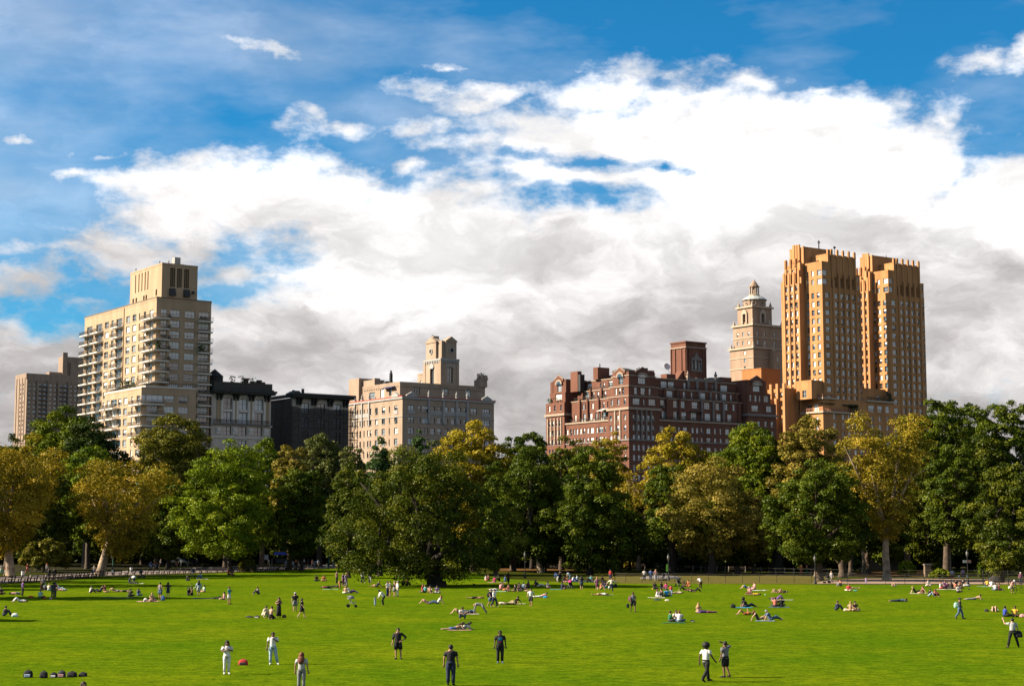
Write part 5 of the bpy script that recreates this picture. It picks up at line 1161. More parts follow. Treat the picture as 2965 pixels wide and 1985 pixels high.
for i,(lab,px,by,ty,r,bk) in enumerate((('pale forked trunk lit by the sun beside the bench row',1566,1644,1560,.55,M_PLANE),('short brown trunk behind the oak',1300,1661,1640,.75,M_BARK),('sunlit trunk behind the two standing women',1868,1644,1575,.38,M_BARK),('stout orange lit trunk behind the green banner lamp',1968,1650,1590,.6,M_PLANE),('thin pale trunk behind the leafy bush',2010,1640,1600,.25,M_PLANE),('broad brown stump like trunk by the pale bench ends',2136,1661,1634,.6,M_BARK),('mottled trunk beside the lamp near the gravel path',2370,1668,1600,.6,M_PLANE),('straight grey trunk at the start of the gravel path',2440,1671,1620,.62,M_BARK),('mottled slender trunk in the dark wood beyond the gravel',2502,1662,1580,.35,M_PLANE),('second slender trunk in the dark wood beyond the gravel',2515,1664,1590,.4,M_BARK),('white trunk forking against the dark wood',2668,1640,1560,.3,M_PLANE),('thin mottled trunk beyond the bicycles',2850,1628,1575,.3,M_PLANE),('dark trunk behind the carriage horses',488,1643,1570,.45,M_BARKD),('dark trunk far back in the bench row shade',1770,1646,1560,.45,M_BARKD),('broad dark trunk beside the banner lamp',1946,1660,1560,.75,M_BARKD),('dark trunk in the middle of the wire fence view',2062,1664,1560,.55,M_BARKD),('broad dark trunk near the pale bench ends',2250,1660,1570,.9,M_BARKD),('dark trunk beside the pale forked one',1540,1647,1560,.4,M_BARKD),('dark trunk on the crowd side of the pale forked one',1585,1645,1560,.4,M_BARKD))):
    bare(lab,px,by,ty,r,bk,40+i,fork=by-ty>45)
# trees standing just outside the picture, whose shade falls on the lawn
for i,(X,D,h,w) in enumerate(((-65,174,20,5.2),(-80,213,25,7),(-84,199,17,5),(-58,131,12,3.2),(-92,228,24,9))):
    rt=thing('shade_tree','green tree on the lawn beyond the edge of the picture','tree',(X,D,0),0,'trees beyond the edge of the picture')
    me,C,cr=crown_mesh('crown',LEAF['mid'],300+i,w,w,2.5,h,'round',.5,9000,.22); link('crown',me,rt); link('trunk',trunk_mesh('trunk',M_BARK,300+i,C,cr,(0,0),3,.4),rt)
# ---------------------------------------------------------------- people
SKIN=[plain('skin_fair',(.52,.31,.21),.6,.06,6),plain('skin_tan',(.38,.20,.12),.6,.06,6),plain('skin_brown',(.17,.085,.05),.6,.08,6),plain('skin_dark',(.075,.038,.024),.6,.08,6)]
CC={'white':(.72,.70,.68),'cream':(.62,.54,.42),'black':(.012,.012,.014),'charcoal':(.035,.035,.04),'grey':(.20,.20,.21),'palegrey':(.42,.42,.43),'navy':(.018,.025,.06),'blue':(.05,.11,.30),'denim':(.07,.12,.21),'paleblue':(.33,.44,.56),'royal':(.03,.06,.38),'cyan':(.03,.33,.62),'teal':(.06,.30,.30),'green':(.02,.15,.07),'olive':(.09,.09,.04),'red':(.45,.03,.03),'coral':(.55,.16,.11),'orange':(.62,.19,.06),'yellow':(.70,.42,.04),'pink':(.60,.30,.30),'magenta':(.45,.03,.16),'plum':(.15,.04,.10),'maroon':(.14,.03,.03),'purple':(.16,.06,.28),'lilac':(.34,.25,.42),'khaki':(.36,.27,.16),'brown':(.11,.06,.035),'tan':(.40,.26,.15),'lime':(.25,.60,.08),'mint':(.35,.60,.48)}
def cloth(c): return plain('cloth_'+c,CC[c],.9,.14,5)
HC={'black':(.010,.009,.008),'brown':(.045,.022,.012),'red':(.16,.045,.018),'blond':(.36,.22,.09),'grey':(.30,.29,.28)}
def hairm(c): return plain('hair_'+c,HC[c],.7,.3,12)
V3=Vector
def pose_joints(p):
    J={}
    def sym(n,x,y,z): J[n+'L']=V3((x,y,z)); J[n+'R']=V3((-x,y,z))
    def torso(pv,sp,ch,nk,hd,tp):
        for n,v in zip(('pelvis','spine','chest','neck','head','top'),(pv,sp,ch,nk,hd,tp)): J[n]=V3(v)
    def auto(lean=(0,0,1),side=(1,0,0),dz=0.0):
        pass
    def trunk(pv,dirv,hd=None):
        pv=V3(pv); d=V3(dirv).normalized(); h=V3(hd).normalized() if hd else d
        J['pelvis']=pv; J['spine']=pv+d*.18; J['chest']=pv+d*.38; J['neck']=pv+d*.52; J['head']=J['neck']+h*.11; J['top']=J['neck']+h*.225
        s=J['pelvis']+d*.45
        J['shL']=s+V3((.175,0,0)); J['shR']=s-V3((.175,0,0)); J['hipL']=pv+V3((.09,0,0))-d*.03; J['hipR']=pv-V3((.09,0,0))-d*.03
    def arms(l,r):
        J['elL'],J['wrL']=map(V3,l); J['elR'],J['wrR']=map(V3,r)
    def legs(l,r):
        for s,q in (('L',l),('R',r)):
            J['kn'+s],J['an'+s],J['to'+s]=map(V3,q)
    SL=((.10,-.01,.50),(.10,.03,.09),(.12,-.13,.03)); SR=((-.10,-.01,.50),(-.10,.03,.09),(-.12,-.13,.03))
    AL=((.25,.03,1.15),(.27,-.04,.90)); AR=((-.25,.03,1.15),(-.27,-.04,.90))
    if p in ('stand','hip','phone','drink','raise','wide','cross'):
        trunk((0,0,.94),(0,-.02,1)); arms(AL,AR); legs(SL,SR)
        if p=='hip': J['elL']=V3((.40,.06,1.17)); J['wrL']=V3((.19,-.10,1.0)); legs(((.13,-.01,.50),(.15,.03,.09),(.18,-.13,.03)),SR)
        if p=='phone': arms(((.26,-.02,1.16),(.08,-.27,1.25)),((-.26,-.02,1.16),(-.06,-.28,1.24)))
        if p=='drink': arms(((.26,-.04,1.17),(.08,-.22,1.32)),AR); legs(((.16,-.01,.5),(.24,.02,.09),(.28,-.13,.03)),SR)
        if p=='raise': arms(AL,((-.40,-.06,1.46),(-.06,-.20,1.62))); legs(SL,((-.13,-.06,.5),(-.15,.10,.10),(-.17,-.04,.03)))
        if p=='wide': arms(((.40,-.06,1.34),(.42,-.18,1.58)),AR); legs(((.19,-.01,.50),(.28,.03,.09),(.32,-.12,.03)),((-.19,-.01,.50),(-.28,.03,.09),(-.32,-.12,.03)))
        if p=='cross': arms(((.25,-.06,1.17),(-.05,-.20,1.20)),((-.25,-.06,1.17),(.05,-.21,1.17)))
    elif p in ('walk','kick'):
        trunk((0,0,.93),(0,-.05,1)); arms(((.25,.10,1.15),(.27,.10,.90)),((-.25,-.06,1.16),(-.26,-.22,.96)))
        legs(((.10,-.17,.52),(.10,-.22,.09),(.11,-.38,.06)),((-.10,.05,.50),(-.10,.30,.16),(-.11,.20,.04)))
        if p=='kick': arms(((.40,.10,1.18),(.52,.12,.95)),((-.40,.05,1.18),(-.50,-.05,.95))); legs(((.10,.0,.5),(.10,.05,.09),(.11,-.10,.03)),((-.10,-.28,.66),(-.10,-.50,.36),(-.11,-.64,.36)))
    elif p=='bend':
        trunk((0,.12,.88),(0,-1,-.10),(0,-1,-.6)); arms(((.20,-.40,.60),(.12,-.50,.34)),((-.20,-.40,.60),(-.12,-.50,.34))); legs(((.10,.06,.48),(.10,.08,.09),(.12,-.08,.03)),((-.10,.06,.48),(-.10,.08,.09),(-.12,-.08,.03)))
    elif p=='arch':
        trunk((0,.20,.80),(0,-.62,.10),(0,-.5,-.7)); arms(((.18,-.38,.45),(.16,-.42,.06)),((-.18,-.38,.45),(-.16,-.42,.06))); legs(((.10,.40,.44),(.10,.60,.10),(.10,.50,.03)),((-.10,.40,.44),(-.10,.60,.10),(-.10,.50,.03)))
    elif p=='stoop':
        trunk((0,.10,.90),(0,-.62,.78),(0,-.5,.4)); arms(((.22,-.28,1.02),(.12,-.36,.74)),((-.22,-.28,1.02),(-.12,-.36,.74))); legs(((.10,-.06,.48),(.10,.03,.09),(.12,-.13,.03)),((-.10,.02,.48),(-.10,.10,.09),(-.12,-.06,.03)))
    elif p in ('sit','knees','lean','legs','side'):
        d=(0,-.10,1); 
        if p=='lean': d=(0,.42,.9)
        if p=='knees': d=(0,-.22,1)
        trunk((0,0,.13),d)
        arms(((.26,-.08,.40),(.12,-.28,.28)),((-.26,-.08,.40),(-.12,-.28,.28)))
        legs(((.34,-.28,.17),(-.04,-.36,.09),(-.14,-.38,.06)),((-.34,-.28,.17),(.04,-.40,.09),(.14,-.42,.06)))
        if p=='knees': arms(((.24,-.22,.44),(.06,-.40,.40)),((-.24,-.22,.44),(-.06,-.40,.38))); legs(((.12,-.34,.50),(.10,-.52,.10),(.10,-.68,.04)),((-.12,-.34,.50),(-.10,-.52,.10),(-.10,-.68,.04)))
        if p=='lean': arms(((.27,.38,.32),(.27,.48,.05)),((-.27,.38,.32),(-.27,.48,.05))); legs(((.11,-.42,.22),(.11,-.84,.10),(.14,-.90,.20)),((-.11,-.38,.36),(-.11,-.72,.10),(-.12,-.86,.05)))
        if p=='legs': legs(((.10,-.44,.14),(.10,-.86,.10),(.13,-.90,.22)),((-.10,-.44,.14),(-.10,-.86,.10),(-.13,-.90,.22)))
        if p=='side': arms(((.30,.10,.34),(.36,.16,.05)),((-.26,-.08,.40),(-.1,-.3,.24))); legs(((.10,-.40,.16),(-.28,-.50,.10),(-.42,-.50,.06)),((-.14,-.38,.14),(-.46,-.34,.10),(-.58,-.30,.06)))
    elif p in ('lie','lieknees','read'):
        trunk((0,0,.12),(0,1,.06)); arms(((.28,.26,.08),(.27,.02,.07)),((-.28,.26,.08),(-.27,.02,.07))); legs(((.11,-.43,.11),(.13,-.86,.09),(.16,-.90,.22)),((-.11,-.43,.11),(-.13,-.86,.09),(-.16,-.90,.22)))
        if p!='lie': legs(((.11,-.33,.46),(.12,-.55,.09),(.13,-.70,.04)),((-.11,-.33,.44),(-.12,-.58,.09),(-.13,-.73,.04)))
        if p=='read': arms(((.24,.24,.24),(.10,.20,.48)),((-.24,.24,.24),(-.10,.20,.48)))
    elif p in ('prone','prop'):
        up=.5 if p=='prop' else .05
        trunk((0,0,.12),(0,1,up),(0,.7,up+.3)); z=.07
        arms(((.24,.55,z),(.08,.72,z)),((-.24,.55,z),(-.08,.72,z))); legs(((.11,-.43,.10),(.12,-.85,.09),(.12,-.98,.05)),((-.11,-.43,.10),(-.12,-.85,.09),(-.12,-.98,.05)))
    elif p=='curl':
        trunk((0,0,.16),(0,1,.02),(0,.9,-.1)); arms(((.1,.20,.2),(.0,.0,.22)),((-.2,.2,.08),(-.15,.0,.07))); legs(((.36,.02,.26),(.18,-.36,.18),(.28,-.44,.16)),((.32,.04,.09),(.14,-.38,.07),(.24,-.46,.06)))
    elif p=='kneel':
        trunk((0,.16,.30),(0,-.25,1)); arms(((.24,-.10,.58),(.12,-.32,.48)),((-.24,-.10,.58),(-.12,-.32,.48))); legs(((.13,-.24,.09),(.11,.20,.08),(.11,.34,.05)),((-.13,-.24,.09),(-.11,.20,.08),(-.11,.34,.05)))
    elif p=='squat':
        trunk((0,.14,.30),(0,-.42,.95)); arms(((.24,-.22,.56),(.08,-.40,.48)),((-.24,-.22,.56),(-.08,-.40,.48))); legs(((.22,-.28,.50),(.17,-.04,.09),(.19,-.20,.03)),((-.22,-.28,.50),(-.17,-.04,.09),(-.19,-.20,.03)))
    elif p=='chair':
        trunk((0,.05,.48),(0,.05,1)); arms(((.25,-.05,.74),(.14,-.28,.66)),((-.25,-.05,.74),(-.14,-.28,.66))); legs(((.11,-.40,.50),(.11,-.42,.09),(.12,-.58,.03)),((-.11,-.40,.50),(-.11,-.42,.09),(-.12,-.58,.03)))
    elif p=='cycle':
        trunk((0,.18,.92),(0,-.45,.9),(0,-.1,1)); arms(((.26,-.30,1.10),(.22,-.48,.98)),((-.26,-.30,1.10),(-.22,-.48,.98))); legs(((.11,-.18,.66),(.10,-.02,.28),(.10,-.18,.24)),((-.11,-.22,.80),(-.10,-.10,.44),(-.10,-.26,.40)))
    return J
def skin_body(J,near,female,parent,mat):
    V=[];Ed=[];Rd=[]
    def add(p,r,par=None):
        V.append(tuple(p)); Rd.append(r if isinstance(r,tuple) else (r,r))
        if par is not None: Ed.append((par,len(V)-1))
        return len(V)-1
    f=.93 if female else 1.0
    pv=add(J['pelvis'],.115*f); sp=add(J['spine'],.10*f,pv); ch=add(J['chest'],.118*f,sp); nk=add(J['neck'],.052,ch)
    hd=add(J['head'],.086,nk); add(J['top']*.85+J['head']*.15,.07,hd)
    for s in 'LR':
        sh=add(J['sh'+s],.058*f,ch); el=add(J['el'+s],.042*f,sh); wr=add(J['wr'+s],.029,el)
        d=(J['wr'+s]-J['el'+s]).normalized()
        if not near: add(J['wr'+s]+d*.10,.034,wr)
        else:
            pm=add(J['wr'+s]+d*.07,.036,wr); sd=d.cross(V3((0,1,0))); sd=sd.normalized() if sd.length>.1 else V3((1,0,0)); inn=d.cross(sd)
            for k,(o,l) in enumerate(((-.030,.066),(-.010,.078),(.010,.074),(.028,.058))):
                a=add(J['wr'+s]+d*.115+sd*o,.0105,pm); b_=add(J['wr'+s]+d*(.115+l*.55)+sd*o*1.1+inn*.006,.0092,a); add(J['wr'+s]+d*(.115+l*.95)+sd*o*1.1+inn*.022,.008,b_)
            a=add(J['wr'+s]+d*.055-sd*.045,.0125,pm); add(J['wr'+s]+d*.095-sd*.062+inn*.012,.010,a)
        hp=add(J['hip'+s],.088*f,pv); kn=add(J['kn'+s],.058*f,hp); 
        cf=add(J['kn'+s].lerp(J['an'+s],.32),.056*f,kn); an=add(J['an'+s],.038,cf); add(J['to'+s],.034,an)
    me=bpy.data.meshes.new('body'); me.from_pydata(V,Ed,[]); me.materials.append(mat)
    o=link('body',me,parent); m=o.modifiers.new('skin','SKIN'); m.use_smooth_shade=True
    for i,sv in enumerate(me.skin_vertices[0].data): sv.radius=Rd[i]; sv.use_root=(i==0)
    m2=o.modifiers.new('smooth','SUBSURF'); m2.levels=1; m2.render_levels=1
    return o
def person(px,py,pose,face,label,top=None,bot=None,hair='black',style='short',skin=0,h=1.72,female=False,slv='short',kind='trousers',shoes=None,near=False,hat=None,z=0.0,ground_y=None,group='people in the park',dz=0.0,scale_w=1.1):
    x,y,_=gnd(px,py); k=h/1.72
    rt=thing('person',label,'person',(x,y,.02+dz),R(face),group)
    rt.scale=(k*scale_w,k*scale_w,k)
    J=pose_joints(pose); skin_body(J,near,female,rt,SKIN[skin])
    d=(J['neck']-J['pelvis']).normalized(); lat=(J['shL']-J['shR']).normalized(); f=.92 if female else 1.0
    if top:
        mb=MB(); lowp=J['pelvis']-d*(.06 if top!='dress' else 0)
        mb.tube([lowp,J['pelvis']+d*.04,J['spine'],J['chest'],J['pelvis']+d*.46,J['neck']-d*.015],[(.175*f,.13),(.17*f,.128),(.155*f,.122),(.19*f,.135),(.17*f,.105),(.065,.065)],10,lat=lat)
        for s in 'LR':
            a,e,w=J['sh'+s],J['el'+s],J['wr'+s]
            if slv=='short': mb.tube([a-d*.0+(a-J['chest'])*-.12,a,a.lerp(e,.72)],[.075,.07,.066],8)
            elif slv=='long': mb.tube([a+(a-J['chest'])*-.12,a,e,e.lerp(w,.93)],[.075,.07,.058,.045],8)
            elif slv=='mid': mb.tube([a+(a-J['chest'])*-.12,a,e,e.lerp(w,.35)],[.075,.068,.058,.052],8)
        mb.build('top',cloth(top),rt,True)
    if bot:
        mb=MB()
        if kind in ('trousers','shorts','swim','leggings'):
            mb.tube([J['pelvis']+d*.10,J['pelvis'],J['pelvis']-d*.07],[(.160*f,.124),(.178*f,.132),(.165*f,.125)],10,lat=lat)
            for s in 'LR':
                hp,kn,an=J['hip'+s],J['kn'+s],J['an'+s]; t=.012 if kind!='leggings' else .004
                if kind in('trousers','leggings'): mb.tube([hp,hp.lerp(kn,.4),kn,kn.lerp(an,.45),an.lerp(kn,.06)],[.102*f,.092*f+t,.066*f+t,.062*f+t,.047+t*1.6],8)
                elif kind=='shorts': mb.tube([hp,hp.lerp(kn,.5),hp.lerp(kn,.92)],[.105*f,.100*f+t,.092*f+t],8)
                else: mb.tube([hp,hp.lerp(kn,.18)],[.105*f,.10*f],8)
        else:
            a=(J['knL']+J['knR'])/2; an=(J['anL']+J['anR'])/2; u=V3((0,0,1))
            if pose in ('stand','phone','hip','walk','cross','drink','raise','kick','wide'):
                end=a.lerp(J['pelvis'],.18) if kind=='skirt' else an.lerp(a,.18)
                mb.tube([J['pelvis']+d*.12,J['pelvis']-d*.03,J['pelvis'].lerp(end,.5),end],[(.155*f,.12),(.185*f,.145),(.20*f,.17),(.23*f,.20)],12,lat=lat)
            else:
                mb.tube([J['pelvis']+d*.10,J['pelvis'],J['pelvis'].lerp(a,.5),a],[(.16,.12),(.19,.14),(.22,.12),(.24,.09)],10,lat=lat)
        mb.build({'trousers':'trousers','shorts':'shorts','swim':'swimwear','leggings':'leggings'}.get(kind,'skirt'),cloth(bot),rt,True)
    if shoes:
        mb=MB()
        for s in 'LR':
            a,t=J['an'+s],J['to'+s]; mb.tube([a+(a-t).normalized()*.05-V3((0,0,.03)),a-V3((0,0,.035)),a.lerp(t,.6),t+(t-a).normalized()*.07],[.04,.05,.045,.03],7)
        mb.build('shoes',cloth(shoes),rt,True)
    # hair follows the head: up = neck->top, front = away from the back of the body
    up=(J['top']-J['neck']).normalized(); side=lat; fr=-up.cross(side)
    if pose in ('prone','prop'): fr=-fr
    c=J['head']+up*.028; B=Matrix((side,-fr,up)).transposed()
    if style!='bald':
        mb=MB(); big={'afro':1.75,'short':1.0,'long':1.24,'bun':1.02,'bob':1.08}[style]
        if style=='afro': mb.ball(c-fr*.02+up*.03,.165,.165,.16,10,8,keep=lambda q:not(q.y<-.08 and q.z<.04),B=B)
        else: mb.ball(c-fr*.012,.093*big,.104*big,.108*big,10,8,keep=lambda q:not(q.y<-.035 and q.z<.035) and q.z>-.085,B=B)
        if style=='long':
            b0=c-fr*.05; b2=J['chest']-fr*.0; back=(J['neck']-d*.16)-d.cross(lat)*0
            bk=-fr if abs(up.z)>.5 else -fr
            mb.tube([c+up*.03+bk*.05,J['neck']+bk*.085,J['neck']-d*.12+bk*.125,J['neck']-d*.26+bk*.13],[(.10,.055),(.135,.065),(.14,.06),(.085,.04)],8,lat=side)
        if style=='bun': mb.ball(c+up*.10-fr*.05,.045)
        if style=='bob': mb.tube([c-fr*.045,c-fr*.05-up*.11],[(.10,.07),(.105,.07)],8,lat=side)
        mb.build('hair',hairm(hair),rt,True)
    if near or True:
        # face: brows, eyes, nose and mouth as one shallow mask piece, ears at the sides
        if near:
            mb=MB(); e=J['head']
            for s in (-1,1): mb.ball(e+fr*.080+side*.032*s+up*.012,.012,.008,.009,6,4,1,B=B); mb.ball(e+side*.088*s,.012,.022,.030,6,4,0,B=B)
            mb.tube([e+fr*.085+up*.012,e+fr*.108-up*.018,e+fr*.088-up*.026],[.010,.016,.012],6); mb.ball(e+fr*.078-up*.052,.024,.008,.008,6,4,2,B=B)
            mb.build('face',[SKIN[skin],hairm('black'),plain('lips',(.25,.08,.07),.6,.05)],rt,True)
    if hat:
        mb=MB(); mb.ball(c+up*.02,.108,.118,.105,10,6,keep=lambda q:q.z>.01,B=B); mb.tube([c+fr*.07+up*.035,c+fr*.20+up*.02],[(.085,.012),(.06,.008)],8,lat=side); mb.build('cap',cloth(hat),rt,True)
    return rt
P=person
NR=dict(near=True)
# the standing figures on the open grass
P(656,1951,'phone',15,'woman in white T-shirt and white trousers filming with a phone beside a red backpack','white','white','black','long',2,1.63,True,shoes='white',kind='leggings',**NR)
P(789,1923,'drink',8,'person in white T-shirt and pale blue jeans holding a drink to the chest','white','paleblue','black','short',2,1.70,True,shoes='white',**NR)
P(872,2000,'stand',172,'woman seen from behind with very long red brown hair and grey trousers','palegrey','grey','red','long',1,1.68,True,shoes='black',**NR)
P(1152,1908,'hip',0,'man in black shirt and black shorts with a hand on his hip','black','black','black','short',1,1.72,slv='mid',kind='shorts',shoes='black',**NR)
P(1305,1984,'stand',176,'man seen from behind in black T-shirt and dark navy trousers at the bottom edge','black','navy','black','short',1,1.86,shoes='black',**NR)
P(1448,1919,'stand',6,'man in black T-shirt with blue and red print and black trousers','black','black','black','short',3,1.74,shoes='denim',**NR)
P(2045,1974,'walk',128,'person with a large round afro in white T-shirt and black trousers, walking','white','black','black','afro',3,1.80,True,shoes='black',**NR)
P(2101,1961,'raise',-140,'man in grey T-shirt and black shorts shading his head with one arm','grey','black','black','short',2,1.74,kind='shorts',shoes='black',**NR)
P(2934,1874,'wide',182,'man from behind in grey T-shirt, legs apart, one arm raised, bag at his side','palegrey','black','black','short',0,1.78,shoes='black',**NR)
P(2779,1792,'walk',70,'man in flat cap and dark shirt walking across the grass with a mint backpack','charcoal','denim','brown','short',1,1.72,slv='long',shoes='brown',hat='charcoal',**NR)
P(1833,1771,'walk',12,'man in grey vest and black shorts carrying a backpack and a black bag','grey','black','brown','short',2,1.74,slv='none',kind='shorts',shoes='black',**NR)
P(854,1771,'stand',190,'man from behind in cap, black T-shirt and grey shorts','black','grey','brown','short',0,1.70,kind='shorts',hat='palegrey',**NR)
P(873,1790,'walk',85,'woman in short black dress walking while looking at a phone','black','black','black','bob',0,1.63,True,kind='skirt',**NR)
P(807,1788,'phone',2,'woman standing in a long black dress with white dots over the seated pair','black','black','black','long',1,1.64,True,slv='none',kind='dress',**NR)
P(767,1789,'squat',60,'person in cream shirt crouching on the grass near the dotted dress woman','cream','cream','brown','short',0,1.70)
P(787,1792,'kneel',160,'bare backed person in black trousers kneeling by the dotted dress woman',None,'black','brown','short',0,1.70)
P(663,1749,'drink',75,'man in teal T-shirt and white shorts standing alone in profile','teal','white','brown','short',1,1.72,kind='shorts',shoes='brown')
P(749,1721,'knees',-70,'man sitting alone with arms round his raised knees on open grass','grey','navy','black','short',1)
P(238,2113,'stand',20,'person of whom only the brown haired head shows at the bottom edge','olive','denim','brown','bob',0,1.70,True)
P(1537,1756,'walk',-12,'man in white T-shirt and dark grey shorts walking alone near the blue bag','white','charcoal','black','short',1,1.72,kind='shorts')
P(1421,1757,'walk',50,'person in navy T-shirt with a dark backpack walking beside a white shirt','navy','denim','brown','short',1,1.70,kind='shorts')
P(1431,1758,'walk',55,'man in long white shirt and dark trousers walking beside the navy T-shirt','white','navy','brown','short',0,1.72,slv='long')
P(1122,1728,'stand',60,'man in white shirt and navy trousers facing the other pair','white','navy','black','short',1,1.72)
P(1129,1727,'stand',-70,'man in khaki shorts close behind the white shirt and navy trousers','grey','khaki','black','short',1,1.70,kind='shorts')
P(1142,1726,'stand',-60,'long haired woman in black top and grey skirt beside the all white figure','black','grey','blond','long',0,1.66,True,slv='none',kind='skirt')
P(1151,1728,'stand',-75,'figure dressed all in cream white, taller of a standing pair','white','cream','grey','short',0,1.74,slv='long')
P(1108,1753,'stoop',-72,'man in white shirt and black trousers stooping towards a small child','white','black','black','short',1,1.72,slv='long')
P(1086,1754,'stand',60,'small child in pale blue beside the stooping man','paleblue','paleblue','black','short',1,.92)
P(463,1735,'stand',150,'tall man in grey vest and denim shorts standing in the shade','grey','denim','black','short',1,1.78,slv='none',kind='shorts')
P(486,1731,'stand',175,'woman with long hair in a dark blue dress beside the grey vest man','navy','navy','brown','long',1,1.68,True,kind='skirt')
P(575,1725,'stand',178,'woman in pale blue hooded top standing by the bicycle','paleblue','palegrey','black','long',1,1.68,True,slv='long',kind='shorts')
P(65,1726,'stand',120,'man in purple shirt and black trousers at the end of the shade','purple','black','black','short',1,1.72)
P(153,1732,'stand',185,'person in dark clothes wearing a bright blue backpack','charcoal','olive','black','short',1,1.70)
P(158,1730,'stand',170,'person in maroon close beside the blue backpack wearer','maroon','navy','brown','long',0,1.66,True)
P(124,1708,'stand',20,'person in grey standing behind the seated picnic circle in the tree shade','grey','brown','black','short',1,1.55)
P(975,1690,'stand',70,'person in pink T-shirt and dark trousers standing in the oak shade','pink','charcoal','brown','short',0,1.75)
P(1002,1697,'drink',60,'person in lilac shirt and striped pale trousers near the mats','lilac','lilac','blond','short',0,1.70,slv='long')
P(994,1696,'stand',-120,'person in purple shirt partly behind the lilac one','purple','plum','brown','short',0,1.66)
P(986,1704,'bend',90,'person in coral trousers and black top bending right over','black','coral','black','bun',0,1.66,True)
P(1050,1688,'walk',30,'person in white sweater and dark trousers walking out of the oak shade','white','navy','brown','short',0,1.62,slv='long')
P(1071,1688,'walk',10,'person in dark jacket and white trousers beside the white sweater','charcoal','white','black','short',0,1.66,slv='long')
P(1684,1707,'stand',175,'woman in navy dress with bare legs standing at the rim of the shade','navy','navy','black','long',0,1.66,True,kind='skirt')
P(1729,1710,'walk',170,'woman in dark sleeveless dress striding past the picnic','plum','plum','blond','bun',0,1.66,True,slv='none',kind='skirt')
P(1771,1714,'kick',-20,'player in cream shirt lifting a leg to kick the white ball','cream','navy','brown','short',1,1.70,slv='long')
P(1768,1683,'stand',-30,'person in red shirt in front of the dry grass, behind the ball player','red','navy','black','short',2,1.72)
P(1472,1694,'walk',150,'dark clothed person standing against the lit grass strip','maroon','black','black','long',3,1.66,True)
P(1614,1686,'stoop',-60,'person in blue jacket bending over the shaded picnic','blue','palegrey','black','short',1,1.68,slv='long')
P(1622,1686,'stand',160,'person in black standing beside the blue jacket in the shade','black','black','black','short',1,1.70)
P(1649,1684,'stoop',-70,'person in pale blue T-shirt leaning over the shaded picnic','paleblue','denim','black','short',1,1.68)
P(1866,1681,'stand',178,'person in white T-shirt and dark trousers at the end of the fence trio','white','charcoal','black','short',0,1.62)
P(1884,1681,'stand',160,'person in blue jacket and jeans, middle one of the fence trio','blue','denim','black','short',1,1.64,slv='long')
P(1899,1682,'stand',20,'woman in pale pink top and pale jeans beside the pushchair at the fence','pink','palegrey','blond','long',0,1.66,True)
P(1943,1727,'stand',160,'child in red top and pale jeans standing by the blue shirt','red','paleblue','brown','short',0,1.28)
P(2028,1704,'stoop',-150,'person in white T-shirt stooping on the sunny lawn','white','brown','black','short',0,1.66)
P(2408,1688,'walk',-70,'woman in white trousers pushing a pushchair on the gravel','palegrey','cream','blond','bun',0,1.66,True)
P(2508,1691,'stand',150,'small child in lilac at the edge of the gravel path','lilac','lilac','brown','short',0,.95)
P(2758,1682,'walk',175,'bald walker in pale shirt and dark shorts on the gravel path','paleblue','maroon','brown','short',0,1.72,kind='shorts')
P(2789,1680,'walk',178,'walker carrying white bags along the gravel path','lilac','navy','brown','short',0,1.74,kind='shorts')
P(2932,1716,'stoop',20,'person in white cap and pale shirt standing at a black bicycle','pink','khaki','brown','short',0,1.70,kind='shorts',hat='white')
P(2956,1692,'stand',-20,'person in dark clothes and white cap by the fence corner','plum','charcoal','brown','short',1,1.62,hat='white')
P(2930,1666,'walk',120,'person in brown shirt walking in the wood beyond the fence','brown','charcoal','black','short',0,1.70)
# people sitting and lying, from the edge of the shade on the benches side
P(11,1784,'knees',100,'person in charcoal jacket sitting by a white bag, cut by the frame','charcoal','navy','black','short',1,slv='long')
P(57,1743,'lieknees',-60,'person lying back with white jeans and raised knees','white','white','brown','short',0)
P(47,1721,'curl',90,'person in pink lying curled in the strip of sun','pink','grey','brown','long',0,1.62,True)
P(3,1721,'sit',30,'dark seated person cut by the picture edge','charcoal','black','black','short',1)
P(120,1707,'sit',60,'person in red sitting in the shaded picnic circle','red','tan','blond','short',0)
P(132,1709,'knees',20,'person in dark teal sitting in the shaded picnic circle','teal','navy','black','short',1)
P(141,1710,'sit',150,'person in cream sitting in the shaded picnic circle','cream','teal','blond','short',0)
P(164,1707,'sit',-60,'child in pink top beside the white shirt of the shaded picnic','pink','maroon','brown','short',0,1.15)
P(171,1709,'lean',80,'person in white T-shirt leaning back at the shaded picnic','white','paleblue','brown','short',0)
P(182,1710,'curl',90,'person in pale pink lying at the end of the shaded picnic','pink','white','brown','short',0,1.4)
P(116,1731,'sit',165,'person in pale teal T-shirt sitting between two red cushions','mint','charcoal','blond','short',0)
P(261,1717,'knees',100,'person in white T-shirt sitting upright in the strip of sun','white','charcoal','black','short',1)
P(290,1714,'lean',-90,'person in dark trousers leaning back beside a maroon top','charcoal','charcoal','brown','short',0)
P(303,1715,'side',80,'woman in maroon top propped on one arm on a blanket','maroon','tan','red','long',0,1.64,True)
P(332,1713,'lieknees',-90,'sunbather with bare raised knees lying in the strip of sun','grey','tan','brown','short',0,kind='shorts')
P(358,1713,'prone',-90,'sunbather lying flat next to the raised knees','black','black','brown','short',0,1.6,True,slv='none',kind='swim')
P(377,1727,'sit',175,'man in dark green T-shirt sitting with his back turned in the shade','olive','charcoal','black','short',1)
P(400,1725,'sit',150,'woman in blue top with long brown hair sitting beside the dark green T-shirt','blue','denim','brown','long',0,1.6,True)
P(439,1741,'sit',40,'bare chested person sitting on a pale mat in the shade edge',None,'pink','blond','short',0,kind='shorts')
P(374,1688,'sit',100,'person in dark clothes sitting beside the white trimmed pushchair','navy','black','black','short',1)
